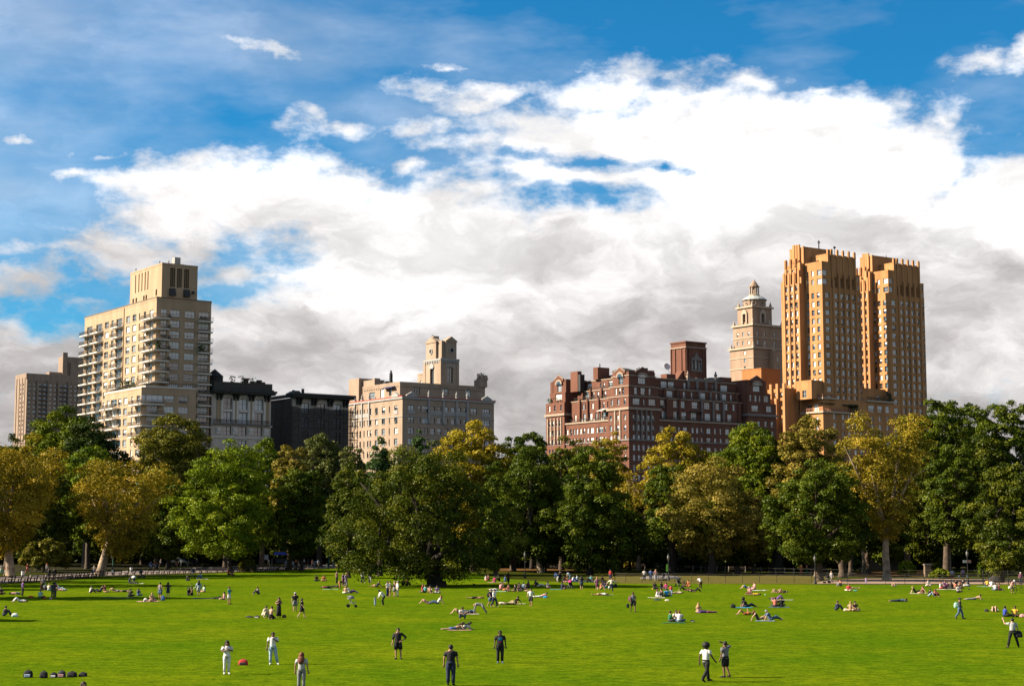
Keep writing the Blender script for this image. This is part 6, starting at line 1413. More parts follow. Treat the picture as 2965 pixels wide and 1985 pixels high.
P(541,1681,'sit',120,'person in black sitting beside the tilted pushchair','black','navy','black','short',1)
P(583,1674,'knees',-60,'person in blue shirt sitting on a grey blanket near the path fence','paleblue','blue','brown','short',1)
P(661,1664,'sit',60,'person in red sitting in the shade under the lime maple','red','maroon','black','short',1)
P(672,1666,'sit',150,'person in pink sitting in the shade under the lime maple','coral','maroon','brown','long',0,1.6,True)
P(545,1723,'sit',70,'person in black jacket sitting close to the bicycle','black','black','black','short',1,slv='long')
P(556,1723,'sit',-60,'person in dark brown sitting facing the black jacket','brown','black','black','short',1)
P(592,1714,'sit',-50,'woman in pale teal top sitting in the sun near the bicycle','mint','tan','black','long',0,1.6,True,kind='shorts')
P(650,1736,'side',-80,'dark haired woman in pink sitting on the dark blue blanket','pink','tan','black','bob',0,1.6,True)
P(916,1682,'sit',30,'person in black sitting in the shade near the tall lamp pole','black','navy','black','short',2)
P(938,1682,'sit',10,'person in orange sitting cross legged in the shade near the tall lamp pole','orange','tan','brown','short',1,kind='shorts')
P(948,1703,'curl',90,'person folded forward on a teal mat','maroon','black','black','short',1,slv='long')
P(968,1700,'lie',-90,'person in dark clothes lying behind the teal mat','charcoal','charcoal','black','short',1)
P(1000,1718,'sit',170,'bare shouldered person sitting with back turned near the stroller',None,'cream','blond','bun',0,1.66,True,kind='shorts')
P(1013,1717,'lean',90,'person in white T-shirt reclining with legs stretched sideways','white','purple','brown','short',0)
P(1091,1700,'lean',-90,'person in navy T-shirt with legs stretched along the shade line','navy','tan','black','short',1,kind='shorts')
P(1166,1695,'knees',30,'dark haired person in black sitting under the oak','black','black','black','short',2)
P(1178,1696,'knees',60,'red haired person in black sitting under the oak','black','black','red','long',0,1.62,True)
P(1223,1711,'sit',70,'person in red top in the group just in front of the oak trunk','red','maroon','red','short',0)
P(1232,1715,'side',-60,'person in green blue top in the group just in front of the oak trunk','teal','charcoal','black','short',1)
P(1244,1717,'knees',20,'person in pink top with bare legs in the group before the oak trunk','pink','tan','brown','short',0,kind='shorts')
P(1265,1717,'sit',10,'person in lilac shirt and white trousers sitting apart by the oak trunk','lilac','white','black','short',1)
P(1235,1747,'lieknees',-90,'woman lying with bare knees raised beside the red haired woman','plum','pink','brown','short',0,1.62,True,kind='shorts')
P(1268,1748,'lean',-90,'red haired woman in white top leaning back on her hands','white','denim','red','long',0,1.66,True)
P(1378,1733,'lie',-90,'bare chested person lying flat in black shorts with pale legs',None,'black','brown','short',1,kind='shorts')
P(1406,1681,'sit',80,'person in white shirt in the deep shade by the dark crowned tree','white','coral','black','short',1)
P(1415,1680,'sit',-60,'person in dark clothes beside the white shirt in the deep shade','maroon','black','black','short',1)
P(1433,1685,'sit',-40,'person in a magenta dress sitting in the deep shade','magenta','magenta','black','long',2,1.62,True,kind='skirt')
P(1446,1682,'knees',-70,'person in black sitting beside the magenta dress','black','black','black','short',2)
P(1462,1683,'sit',100,'person in blue shirt sitting in the deep shade','blue','navy','black','short',2)
P(1449,1707,'sit',120,'person in pale pink shirt sitting with back turned at the shade rim','pink','maroon','black','short',1)
P(1456,1705,'sit',-40,'dark haired person facing the pale pink shirt','charcoal','black','black','short',1)
P(1431,1711,'curl',90,'person in white shirt lying curled at the shade rim','white','white','brown','short',0)
P(1473,1712,'sit',-30,'red haired person in maroon sitting alone at the shade rim','maroon','black','red','bob',0,1.6,True)
P(1493,1712,'side',-80,'person with bare legs in dark top at the near rim of the big picnic','black','tan','black','short',0,kind='shorts')
P(1501,1706,'sit',120,'person in black in the big picnic beside the pale blue shirt','black','black','black','short',2)
P(1505,1712,'sit',160,'person in pale pink patterned top in the big picnic','pink','tan','brown','long',0,1.6,True,kind='shorts')
P(1515,1706,'sit',150,'person in pale blue shirt in the big picnic','paleblue','navy','black','short',1)
P(1521,1712,'side',80,'person in dark clothes with bare legs in the big picnic','charcoal','tan','black','short',0,kind='shorts')
P(1531,1701,'sit',-60,'person in plum sitting alone in the shade past the big picnic','plum','black','black','short',2)
P(1548,1697,'knees',80,'person in black sitting in the shade with raised knees','black','charcoal','black','short',2)
P(1558,1698,'lean',90,'person in white trousers leaning back in the shade','charcoal','white','black','short',1)
P(1585,1702,'sit',60,'dark haired woman in white top sitting alone in the shade','white','pink','black','bob',1,1.6,True)
P(1492,1750,'lean',-120,'man in black T-shirt leaning back beside a pale towel','black','khaki','black','short',1)
P(1462,1750,'lie',90,'person in cream lying flat next to the black T-shirt','cream','olive','brown','short',0)
P(1338,1793,'squat',15,'person in white T-shirt and jeans crouching in front of two sunbathers','white','denim','black','short',1)
P(1330,1777,'lieknees',-90,'sunbather with raised pale knees behind the crouching person','pink','tan','brown','short',0,kind='shorts')
P(1361,1776,'curl',70,'red haired person lying on a mat behind the crouching person','navy','denim','red','short',0)
P(1388,1777,'arch',-92,'person in grey bending to the ground in a yoga pose','grey','grey','blond','short',0,1.66,True,slv='long')
P(1318,1823,'prop',-75,'long haired woman in blue shorts lying propped on her elbows','tan','blue','brown','long',0,1.66,True,slv='none',kind='shorts')
P(1338,1822,'prop',-100,'dark haired woman in white lying close beside the blue shorts','white','white','black','long',0,1.66,True)
P(1567,1729,'prop',-90,'person in pale pink lying propped beside a bright blue bag','pink','white','brown','short',0)
P(1627,1705,'sit',120,'person in dark blue sitting in the shade by a pale blue mat','navy','navy','black','short',2)
P(1636,1705,'sit',-60,'child in purple sitting beside the dark blue one','purple','plum','black','short',1,1.2)
P(1632,1685,'sit',60,'person in dark clothes in the rear row of the shaded picnic','charcoal','navy','black','short',2)
P(1640,1686,'sit',-40,'person in coral in the rear row of the shaded picnic','coral','pink','black','short',1)
P(1658,1683,'knees',80,'person in white in the rear row of the shaded picnic','white','blue','black','short',1)
P(1672,1681,'sit',-80,'person in pale blue in the rear row of the shaded picnic','paleblue','blue','black','short',1)
P(1699,1686,'knees',70,'person in black in the rear row of the shaded picnic','black','black','black','short',1)
P(1712,1682,'sit',-20,'person in teal in the rear row of the shaded picnic','teal','navy','black','short',1)
P(1739,1707,'knees',60,'red haired person with bare legs sitting beside the striding woman','orange','tan','red','short',0,kind='shorts')
P(1743,1685,'sit',40,'person in black sitting under the low tree behind the striding woman','black','black','black','short',2)
P(1747,1701,'sit',-30,'person in purple sitting behind the red haired one','purple','navy','black','short',1)
P(1752,1702,'sit',150,'person in navy sitting behind the ball player','navy','navy','black','short',2)
P(1760,1702,'sit',-100,'person in brown sitting behind the ball player','brown','teal','brown','short',0)
P(1740,1723,'lie',-90,'person lying stretched with bare legs, white top and grey blanket','white','tan','brown','short',1,1.78,kind='shorts')
P(1895,1705,'sit',30,'dark haired person with a yellow toy in the row of three','charcoal','navy','black','short',2)
P(1914,1704,'sit',60,'person in black sitting in the middle of the row of three','black','black','black','short',2)
P(1929,1705,'sit',-30,'person in magenta top sitting at the end of the row of three','magenta','plum','red','long',1,1.62,True)
P(1902,1728,'side',80,'woman with long red hair in white sitting sideways','white','white','red','long',0,1.62,True)
P(1918,1727,'knees',-60,'person in maroon and grey sitting beside the blue shirt','maroon','grey','brown','short',0)
P(1930,1727,'sit',165,'person in bright blue shirt sitting with back turned','cyan','charcoal','black','short',1)
P(1979,1698,'sit',70,'brown haired person sitting beside the orange top','brown','charcoal','brown','long',0,1.6,True)
P(1993,1698,'sit',-20,'person in bright orange top sitting in the sun','orange','orange','brown','short',0)
P(1960,1718,'lie',-90,'sunbather in beige lying flat near the row of three','cream','tan','black','short',0,1.6)
P(1983,1709,'lieknees',-90,'person in black lying with raised knees near the orange top','maroon','black','brown','short',0)
P(2012,1713,'lieknees',90,'person in black lying with raised knees near the stooping white T-shirt','black','black','black','short',0)
P(2022,1774,'sit',150,'blonde woman in bikini sitting cross legged','pink','tan','blond','long',0,1.62,True,slv='none',kind='swim')
P(2045,1774,'prone',90,'person in violet lying beside the blonde woman','purple','plum','black','short',1,1.6,slv='long')
P(1939,1800,'sit',100,'woman in dark green top sitting with two white shirts','green','charcoal','brown','bun',0,1.64,True,slv='long')
P(1957,1799,'sit',20,'person in white T-shirt facing the camera in the trio on the grass','white','denim','brown','short',0)
P(1967,1801,'sit',165,'man in white T-shirt sitting with back turned in the trio on the grass','white','denim','red','short',0)
P(2162,1704,'lieknees',-90,'sunbather in blue shorts lying with raised knees by a white towel','white','blue','brown','short',0,kind='shorts')
P(2186,1706,'sit',-70,'person in pale pink sitting on a white towel','pink','pink','red','short',0)
P(2172,1719,'sit',-20,'dark haired person sitting over the golden sunbather','pink','maroon','black','bob',1,1.62,True)
P(2183,1723,'lie',-90,'sunbather in golden swimwear lying flat','yellow','yellow','brown','short',1,1.62,True,slv='none',kind='swim')
P(2249,1716,'lieknees',-60,'sunbather with bent bare knees, first of two side by side','tan','tan','brown','short',0,1.66,slv='none',kind='swim')
P(2266,1716,'lieknees',-60,'sunbather with bent bare knees and dark top, second of two side by side','black','tan','black','short',0,1.66,slv='none',kind='swim')
P(2250,1736,'lieknees',80,'person in dark purple lying knees up on a long white mat','plum','purple','black','short',1)
P(2245,1756,'sit',175,'person in orange red sitting with back turned before the long white mat','coral','charcoal','brown','short',1)
P(2263,1756,'sit',180,'person in black sitting with back turned before the long white mat','black','charcoal','black','short',1)
P(2151,1758,'sit',110,'person in black with a round afro sitting on a blue blanket','black','charcoal','black','afro',3)
P(2163,1758,'lean',95,'man in black reclining with a raised hand on the blue blanket','black','navy','brown','short',1)
P(2157,1780,'read',-90,'sunbather in orange bikini reading with raised knees','orange','orange','brown','short',1,1.66,True,slv='none',kind='swim')
P(2195,1796,'lean',80,'woman in black swimwear leaning back beside a grey blue shirt','black','black','red','bun',0,1.66,True,slv='none',kind='swim')
P(2231,1796,'lean',95,'grey haired man in grey blue shirt with legs stretched out','denim','denim','grey','short',0,1.76)
P(2421,1767,'knees',70,'person in navy jacket hunched over his knees','navy','navy','brown','short',1,slv='long')
P(2463,1769,'sit',165,'bare shouldered blonde person beside a pale bag','tan','tan','blond','bun',0,1.62,True,slv='none',kind='swim')
P(2475,1769,'sit',20,'dark haired person in brown top beside the bare shouldered blonde','brown','tan','black','short',0,kind='shorts')
P(2435,1697,'knees',-60,'person in red cap and grey sitting near the gravel path','coral','grey','brown','short',0)
P(2458,1711,'sit',-20,'person in bright red shirt sitting beside a sunbather','red','cream','black','short',1)
P(2467,1704,'lie',90,'sunbather lying behind the bright red shirt','tan','tan','red','short',0,1.6,slv='none',kind='swim')
P(2588,1697,'lieknees',-20,'sunbather with tall bare knees and a white top alone near the gravel','white','tan','brown','short',0,1.66,kind='shorts')
P(2687,1697,'sit',10,'bare shouldered person in white sitting alone near the gravel','white','white','red','short',0,slv='none',kind='shorts')
P(2651,1717,'lean',80,'blonde person in black top facing a red haired one','black','black','blond','long',0,1.64,True)
P(2673,1718,'side',-80,'person with long red hair facing the blonde in black','maroon','tan','red','long',0,1.64,True,slv='none')
P(2690,1727,'knees',60,'person in black T-shirt and jeans with bowed head','black','paleblue','black','short',0)
P(2706,1727,'knees',40,'red haired person in rust top hugging her knees','orange','maroon','red','long',0,1.62,True)
P(2604,1741,'prone',-90,'person wrapped in blue grey lying face down alone','denim','navy','black','short',1,1.72,slv='long')
P(2723,1704,'sit',60,'person in white in the circle of friends, at its outer end','white','red','red','short',0)
P(2735,1701,'sit',20,'person in violet in the circle of friends','purple','plum','red','short',0)
P(2743,1704,'sit',175,'person in plum with back turned in the circle of friends','plum','plum','brown','short',0)
P(2755,1705,'sit',170,'person in dark grey with back turned in the circle of friends','charcoal','charcoal','brown','long',1,1.64,True)
P(2766,1704,'sit',-60,'dark haired person in coral in the circle of friends','coral','tan','black','bob',0,1.62,True)
P(2768,1697,'sit',10,'person in black at the far side of the circle of friends','black','charcoal','black','short',1)
P(2781,1704,'sit',150,'person in cream with red hair in the circle of friends','cream','red','red','long',0,1.62,True)
P(2789,1696,'sit',-30,'person in black with brown hair near the lamp post','black','charcoal','brown','short',0)
P(2801,1698,'curl',90,'person in white lying curled at the lamp post foot','white','palegrey','brown','short',0)
P(2774,1715,'sit',20,'person in white T-shirt and dark trousers sitting before the circle','white','charcoal','brown','short',0)
P(2860,1696,'sit',170,'person in yellow T-shirt sitting near the parked bicycles','yellow','navy','orange' if False else 'red','short',0)
P(2871,1698,'sit',150,'person in white patterned shirt sitting near the parked bicycles','white','pink','brown','short',0)
P(2882,1709,'sit',160,'person in white T-shirt with back turned, sitting in front of the bicycles','white','denim','brown','short',0)
P(2892,1709,'side',80,'person in dark trousers beside the white T-shirt in front of the bicycles','maroon','black','brown','short',0)
P(2822,1736,'prop',-90,'bare chested man in grey trousers lying on his front',None,'grey','brown','short',0,1.76)
P(2880,1770,'lieknees',-20,'sunbather with tall bent legs and white top beside a dark bag','white','tan','black','short',0,1.70,kind='shorts')
P(2909,1785,'sit',100,'person in royal blue shirt pointing with one arm','royal','black','black','short',2)
P(2940,1785,'sit',-30,'person in yellow top sitting beside the royal blue shirt','yellow','black','black','short',2)
# on the paths behind
P(79,1659,'walk',60,'person in bright red on the far path beside the first plane trunk','red','coral','brown','short',0,1.70)
P(16,1668,'walk',80,'person in coral shirt on the far path before the first plane trunk','coral','palegrey','brown','short',0,1.70,kind='shorts')
P(3,1664,'walk',70,'person in white at the very edge of the far path','white','mint','brown','short',0,1.70)
P(141,1678,'stand',170,'person in black with a pink scarf leaning at the path fence','black','black','black','short',1,1.75,slv='long')
P(157,1678,'stand',190,'person in black with red bag beside the pink scarf at the path fence','black','charcoal','black','short',1,1.75,slv='long')
P(135,1661,'walk',70,'person in red cap and white shirt on the far path','white','charcoal','black','short',1,1.72,hat='red')
P(272,1666,'stand',80,'person in blue jeans by the amber plane trunk','white','blue','brown','short',0,1.72)
P(301,1661,'walk',80,'person in grey shirt beyond the amber plane trunk','palegrey','denim','brown','short',0,1.72)
P(325,1668,'stand',120,'person in dark shirt and white shorts at the foot of the slim green pole','charcoal','white','black','short',0,1.72,kind='shorts')
P(465,1642,'walk',70,'person in grey on the road near the cyclists','palegrey','charcoal','brown','short',0,1.72)
P(570,1638,'walk',-70,'person in white shirt on the road beyond the horses','white','charcoal','brown','short',0,1.72)
P(777,1642,'walk',60,'person in tan on the road near the white box sign','cream','tan','brown','short',0,1.75,kind='shorts')
P(787,1639,'stand',100,'person in grey beside the blue awning cart','grey','grey','brown','short',1,1.75)
P(857,1641,'stand',-20,'person in orange top next to the dark lamp side trunk','orange','black','black','short',1,1.70)
P(881,1641,'walk',-80,'person in white T-shirt past the dark lamp side trunk','white','black','brown','short',0,1.74)
P(893,1640,'stand',60,'person in dark clothes past the dark lamp side trunk','charcoal','black','black','short',1,1.70)
P(892,1647,'walk',-60,'small child in tan on the grass edge of the road','tan','tan','blond','short',0,1.0)
P(904,1646,'walk',80,'person in maroon and black on the road','maroon','black','black','short',2,1.74)
P(921,1646,'stand',160,'person in blue shirt and tan trousers on the road by a lamp','denim','tan','black','short',1,1.74)
P(976,1646,'walk',90,'person in grey shirt on the road beyond the tall lamp pole','grey','charcoal','brown','short',0,1.74)
P(2320,1663,'stand',160,'person in orange shirt in the dark wood by the lamp','orange','coral','brown','short',0,1.70)
P(2336,1662,'walk',80,'person in red shirt in the dark wood by the lamp','coral','green','brown','short',0,1.70)
P(1827,1644,'chair',10,'person in white sitting on a far bench in the shade','white','pink','brown','short',0)
P(1902,1646,'chair',-20,'person in pale shirt on a far bench beside the far lamp','palegrey','palegrey','brown','short',0)
P(1917,1646,'chair',20,'person in grey on a far bench beside the far lamp','grey','charcoal','blond','short',0)
P(1497,1638,'walk',80,'person in pale top on the back path by the pale forked trunk','pink','navy','brown','short',0,1.70)
# ---------------------------------------------------------------- bags, mats, carts, benches, lamps, fences
M_IRON=plain('iron_black',(.015,.016,.016),.6); M_IRONG=plain('iron_green',(.02,.10,.07),.5); M_WOODB=plain('bench_wood',(.075,.050,.036),.85,.25,3); M_CONC=plain('bench_end_stone',(.40,.34,.27),.85)
M_WHT=plain('painted_white',(.62,.62,.60),.6,.08)
def bag(px,py,label,w,h,col,kind='pack',col2=None,rot=0,dz=0.0,cat='bag'):
    x,y,_=gnd(px,py); h=h*.82; rt=thing('backpack' if kind=='pack' else kind,label,cat,(x,y,.02+dz),R(rot))
    mb=MB(); d=w*.6
    n=12
    def ring(k,z,yo=0): return [(k*w/2*math.copysign(abs(math.cos(2*math.pi*q/n))**.6,math.cos(2*math.pi*q/n)),yo+k*d/2*math.copysign(abs(math.sin(2*math.pi*q/n))**.6,math.sin(2*math.pi*q/n)),z) for q in range(n)]
    mb.loft([ring(.86,0),ring(1,h*.12),ring(.97,h*.5,.02),ring(.82,h*.8,.03),ring(.5,h*.96,.05),ring(.1,h,.05)]); mb.build('bag_body',cloth(col),rt,True)
    mb=MB(); mb.loft([[(-w*.3,-d*.46,h*.1),(w*.3,-d*.46,h*.1),(w*.3,-d*.46,h*.48),(-w*.3,-d*.46,h*.48)],[(-w*.26,-d*.62,h*.12),(w*.26,-d*.62,h*.12),(w*.26,-d*.58,h*.42),(-w*.26,-d*.58,h*.42)]]); mb.build('front_pocket',cloth(col2 or col),rt)
    mb=MB(); mb.tube([(-w*.15,.05,h*.93),(-w*.1,.05,h*1.08),(w*.1,.05,h*1.08),(w*.15,.05,h*.93)],[.015]*4,5)
    for s in (-1,1): mb.tube([(s*w*.22,d*.35,h*.85),(s*w*.3,d*.62,h*.55),(s*w*.26,d*.45,h*.08)],[.025]*3,5)
    mb.build('strap',cloth(col),rt); return rt
def mat(px,py,label,w,d,col,rot=0,name='blanket',crum=.03):
    x,y,_=gnd(px,py); rt=thing(name,label,name if name!='mat' else 'mat',(x,y,.025),R(rot)); rg=random.Random(int(px)); n=7; V=[]
    mb=MB(); top=[[(-w/2+w*i/n+rg.uniform(-.03,.03),-d/2+d*j/n+rg.uniform(-.03,.03),.012+rg.random()*crum) for j in range(n+1)] for i in range(n+1)]
    for i in range(n):
        for j in range(n): mb.quad([top[i][j],top[i+1][j],top[i+1][j+1],top[i][j+1]])
    mb.build('cloth_sheet',cloth(col),rt,True); return rt
for a in ((81,1961,'black backpack with a pale blue cloth, first of the bag row',.46,.42,'black','pack','paleblue'),(126,1963,'tall black backpack, second of the bag row',.40,.40,'black'),(155,1961,'black bag on a white cloth, third of the bag row',.36,.28,'black','pack','white'),(178,1961,'black and plaid bag with upright strap, fourth of the bag row',.40,.40,'charcoal','pack','pink'),(208,1959,'low black bag slumped, fifth of the bag row',.50,.30,'black'),(240,1958,'flat black domed bag at the end of the bag row',.42,.24,'black'),
    (704,1925,'red and black backpack beside the woman in white',.52,.36,'red','pack','charcoal'),(722,1787,'flat dark bag at the end of the crouching group',.62,.14,'charcoal'),(744,1788,'dark bag with white stripe near the crouching group',.5,.2,'charcoal','pack','white'),(823,1788,'brown bag behind the dotted dress woman',.36,.3,'brown'),
    (89,1729,'red cushion on the shaded lawn',.62,.2,'red'),(129,1733,'small red bag in front of the pale teal T-shirt',.3,.2,'red'),(147,1734,'pale bag in front of the blue backpack wearer',.34,.2,'pink'),(43,1785,'white and teal bag beside the charcoal jacket',.55,.36,'white','pack','teal'),(421,1741,'white and dark bag beside the bare chested sitter',.4,.42,'white','pack','navy'),(472,1738,'blue bag at the feet of the grey vest man',.4,.6,'blue'),
    (1579,1730,'bright blue bag beside the pale pink sunbather',.46,.22,'cyan'),(1904,1737,'dark flat bag on the grass below the red haired woman',.8,.14,'navy'),(1932,1739,'beige and white bag on the grass below the child',.5,.2,'cream'),(2005,1799,'small plum bag beside the trio',.36,.14,'plum','pack','white'),(2123,1759,'black backpack at the end of the blue blanket',.5,.4,'black'),(2449,1768,'pale bag beside the bare shouldered blonde',.4,.26,'cream'),(2477,1710,'dark teal bag lying beyond the bright red shirt',.5,.14,'teal'),(2857,1770,'dark bag beside the sunbather with tall bent legs',.42,.26,'charcoal'),(2961,1786,'pale pink bag cut by the frame edge',.5,.3,'pink'),(1461,1709,'orange and yellow bag at the shade rim',.5,.3,'orange','pack','yellow'),(1782,1700,'dark backpack behind the ball player',.5,.55,'black'),(1895-5,1706,'yellow toy bag in the row of three',.2,.2,'yellow'),(2806,1706,'small dark bag beyond the circle of friends',.3,.14,'black'),(2183+33,1722,'small mint bag near the golden sunbather',.2,.1,'mint')):
    bag(*a)
for a in ((604,1732,'dark blue blanket strewn with clothes near the teal T-shirt man',3.4,2.0,'navy'),(345,1730,'dark blue mat stretched in the shade',3.6,1.2,'navy'),(956,1706,'pale teal mat under the folded person',1.9,.7,'mint'),(400,1689,'white mat in front of the white trimmed pushchair',1.5,.8,'white'),(586,1676,'grey blanket under the blue shirt near the path fence',1.8,1.0,'palegrey'),(430,1741,'pale pink mat under the bare chested sitter',2.2,1.0,'pink'),(2195,1709,'white towel under the pale pink sitter',1.6,1.1,'white'),(2216,1708,'small white towel lying alone',.75,.4,'white'),(2264,1737,'long white mat with a person in purple',2.3,.6,'white'),(2155,1759,'light blue blanket under the afro haired sitter',1.7,.8,'cyan'),(1610,1706,'pale blue mat at the shade edge',1.4,.6,'cyan'),(1441,1712,'pale green mat between the curled white shirt and the pink shirt',1.9,.9,'mint'),(1438,1686,'pale pink blanket under the magenta dress',2.6,1.0,'pink'),(1509,1748,'pale towel beside the black T-shirt man',.9,.5,'cream'),(1755,1722,'grey blanket beside the stretched sunbather',1.6,.7,'grey'),(2660,1718,'cream blanket between the blonde and the red haired person',1.9,.9,'cream'),(2744,1706,'cream blanket under the circle of friends',2.8,1.2,'cream'),(2853,1698,'mint blanket near the yellow T-shirt',2.0,.9,'mint'),(1360,1778,'cream mat behind the crouching person',1.6,.8,'cream'),(1330,1825,'tan blanket under the two propped women',1.7,.6,'tan'),(1950,1803,'dark green blanket under the trio',1.7,.8,'green'),(2215,1798,'light blue blanket under the grey haired man',1.5,.7,'paleblue'),(1680,1683,'blue blanket in the rear row of the shaded picnic',5.0,1.6,'blue'),(1900,1730,'cream mat under the long red haired woman',1.8,.9,'cream'),(2255,1758,'blue blanket under the two backs before the long white mat',1.9,.9,'denim')):
    mat(*a)
def frisbee(): pass
x,y,_=gnd(1766,1713); mb=MB(); mb.ball((0,0,0),.19,.19,.19,14,10); o=mb.build('ball',M_WHT,None,True,(x,y,.55)); tag(o,'white football in the air at the kicking foot','ball')
def carried(px,py,label,z,w,h,col):
    x,y,_=gnd(px,py); r=bag(px,py,label,w,h,col); r.location=(x,y,z); return r
carried(1826,1771,'dark backpack on the back of the grey vest walker',.95,.4,.52,'plum'); bpk=carried(1818,1772,'black bag hanging from the hand of the grey vest walker',.42,.26,.42,'black')
carried(2770,1793,'mint backpack on the flat cap walker',.95,.38,.5,'mint'); carried(2950,1874,'black shoulder bag at the hip of the man with raised arm',.62,.5,.5,'black')
carried(1415,1757,'dark backpack worn beside the long white shirt',.95,.36,.48,'black'); carried(2777,1681,'white bag in one hand of the gravel path walker',.5,.34,.4,'white'); carried(2801,1681,'white and red bag in the other hand of the gravel path walker',.5,.34,.42,'white'); carried(152,1731.5,'bright blue backpack worn in the shade',.9,.36,.5,'royal'); carried(2924,1717,'white helmet bag held by the white capped person',.55,.3,.32,'white')
x,y,_=gnd(1448,1919)
mb=MB(); rg=random.Random(3)
# blurred blue-over-red print on the black T-shirt
def stroke(pts,r,m): mb.tube(pts,[r]*len(pts),5,m)
for q in (-.06,-.02,.02,.06): stroke([(q,-.142,1.33),(q+.01,-.150,1.28),(q-.01,-.150,1.22)],.016,0)
stroke([(-.075,-.146,1.20),(.0,-.152,1.19),(.075,-.146,1.20)],.014,0); stroke([(-.05,-.146,1.12),(.0,-.150,1.10),(.05,-.146,1.12)],.018,1); stroke([(-.03,-.147,1.07),(.03,-.147,1.08)],.014,1)
o=mb.build('shirt_print',[cloth('cyan'),cloth('magenta')],bpy.data.objects['person.005'])
for px,py,lab,rot,c,c2 in ((388,1690,'pushchair with white trimmed hood by the white mat',70,'black','white'),(410,1672,'dark pushchair tipped beside the path fence',80,'black','black'),(557,1671,'tilted dark pushchair near the grey blanket',-70,'black','navy'),(1018,1758,'grey pushchair on the sunny lawn behind the small child',100,'palegrey','grey'),(1652,1704,'dark pushchair with magenta hood in the picnic shade',20,'black','magenta'),(1920,1681,'black pushchair beside the fence trio',-60,'black','black'),(1966,1697,'tall black folded pushchair beside the orange top',30,'black','black'),(2395,1688,'black pushchair pushed along the gravel',-80,'black','black')):
    x,y,_=gnd(px,py); rt=thing('pushchair',lab,'pushchair',(x,y,.02),R(rot),'pushchairs in the park')
    for nm,sx,sy,rr in (('wheel',-.26,-.38,.13),('wheel',.26,-.38,.13),('wheel',-.27,.32,.16),('wheel',.27,.32,.16)):
        mb=MB(); mb.loft([[(sx-.03,sy+rr*math.cos(2*math.pi*k/12),rr+rr*math.sin(2*math.pi*k/12)) for k in range(12)],[(sx+.03,sy+rr*math.cos(2*math.pi*k/12),rr+rr*math.sin(2*math.pi*k/12)) for k in range(12)]]); mb.build(nm,M_IRON,rt)
    mb=MB()
    for s in (-.24,.24): mb.tube([(s,-.38,.14),(s,.05,.55),(s,.42,1.02)],[.018]*3,5); mb.tube([(s,.32,.16),(s,.0,.6)],[.018]*2,5)
    mb.tube([(-.24,.42,1.02),(.24,.42,1.02)],[.022]*2,6); mb.build('frame',plain('pushchair_frame',(.25,.25,.26),.4,.05),rt)
    mb=MB(); mb.loft([[(-.2,-.42,.42),(.2,-.42,.42),(.2,-.40,.50),(-.2,-.40,.50)],[(-.21,-.05,.36),(.21,-.05,.36),(.21,-.05,.44),(-.21,-.05,.44)],[(-.21,.22,.80),(.21,.22,.80),(.21,.15,.84),(-.21,.15,.84)]]); mb.build('seat',cloth(c),rt)
    mb=MB(); mb.ball((0,.06,.80),.25,.36,.30,10,8,keep=lambda q:q.z>-.02 and q.y>-.30); mb.build('hood',cloth(c2),rt,True)
def bicycle(px,py,label,rot,col='black',lean=0,z=.03):
    x,y,_=gnd(px,py); rt=thing('bicycle',label,'bicycle',(x,y,z),R(rot),'bicycles in the park'); rt.rotation_euler=(0,R(lean),R(rot))
    for sy in (-.52,.52):
        mb=MB(); n=18; r=.34
        mb.tube([(0,sy+r*math.cos(2*math.pi*k/n),r+r*math.sin(2*math.pi*k/n)) for k in range(n+1)],[.022]*(n+1),5); 
        for k in range(6): a=math.pi*k/6; mb.tube([(0,sy+r*math.cos(a),r+r*math.sin(a)),(0,sy-r*math.cos(a),r-r*math.sin(a))],[.004,.004],3)
        mb.build('wheel',M_IRON,rt)
    mb=MB()
    for a,b_ in (((0,.52,.34),(0,.12,.30)),((0,.12,.30),(0,.26,.80)),((0,.26,.78),(0,-.36,.80)),((0,.12,.30),(0,-.36,.74)),((0,.52,.34),(0,.26,.74)),((0,-.36,.86),(0,-.52,.34))): mb.tube([a,b_],[.022,.02],6)
    mb.build('frame',plain('bike_'+col,CC[col],.35,.05),rt)
    mb=MB(); mb.tube([(0,-.36,.84),(0,-.38,1.0)],[.016]*2,5); mb.tube([(-.28,-.30,1.0),(-.1,-.40,1.01),(.1,-.40,1.01),(.28,-.30,1.0)],[.016]*4,5); mb.build('handlebar',M_IRON,rt)
    mb=MB(); mb.tube([(0,.38,.93),(0,.28,.95),(0,.12,.94)],[(.08,.03),(.07,.03),(.02,.02)],7); mb.tube([(0,.26,.78),(0,.27,.93)],[.014]*2,5); mb.build('saddle',M_IRON,rt); return rt
bicycle(561,1713,'bicycle standing beside the black jacket sitter',80); bicycle(2949,1717,'black bicycle held by the white capped person',90); bicycle(2888,1690,'bicycle leaning at the fence near the yellow T-shirt',95,'charcoal'); bicycle(2874,1688,'bicycle parked behind the white patterned shirt',80,'denim'); bicycle(632,1734,'bicycle lying flat on the dark blue blanket',75,'charcoal',82,.1)
for px,py,lab,lab2,t,b_,rot in ((436,1650,'cyclist in blue and white on the road','bicycle under the blue and white cyclist','blue','paleblue',80),(449,1649,'cyclist in red shirt and pale jeans on the road','bicycle under the red shirted cyclist','red','paleblue',75),(511,1648,'cyclist in orange on the road before the grey horses','bicycle under the orange cyclist','orange','coral',85),(985,1647,'cyclist in grey on the road beside the oak leaves','bicycle under the grey cyclist beside the oak leaves','grey','charcoal',85)):
    bicycle(px,py,lab2,rot,z=.05); P(px,py,'cycle',rot,lab,t,b_,'brown','short',0,dz=.03)
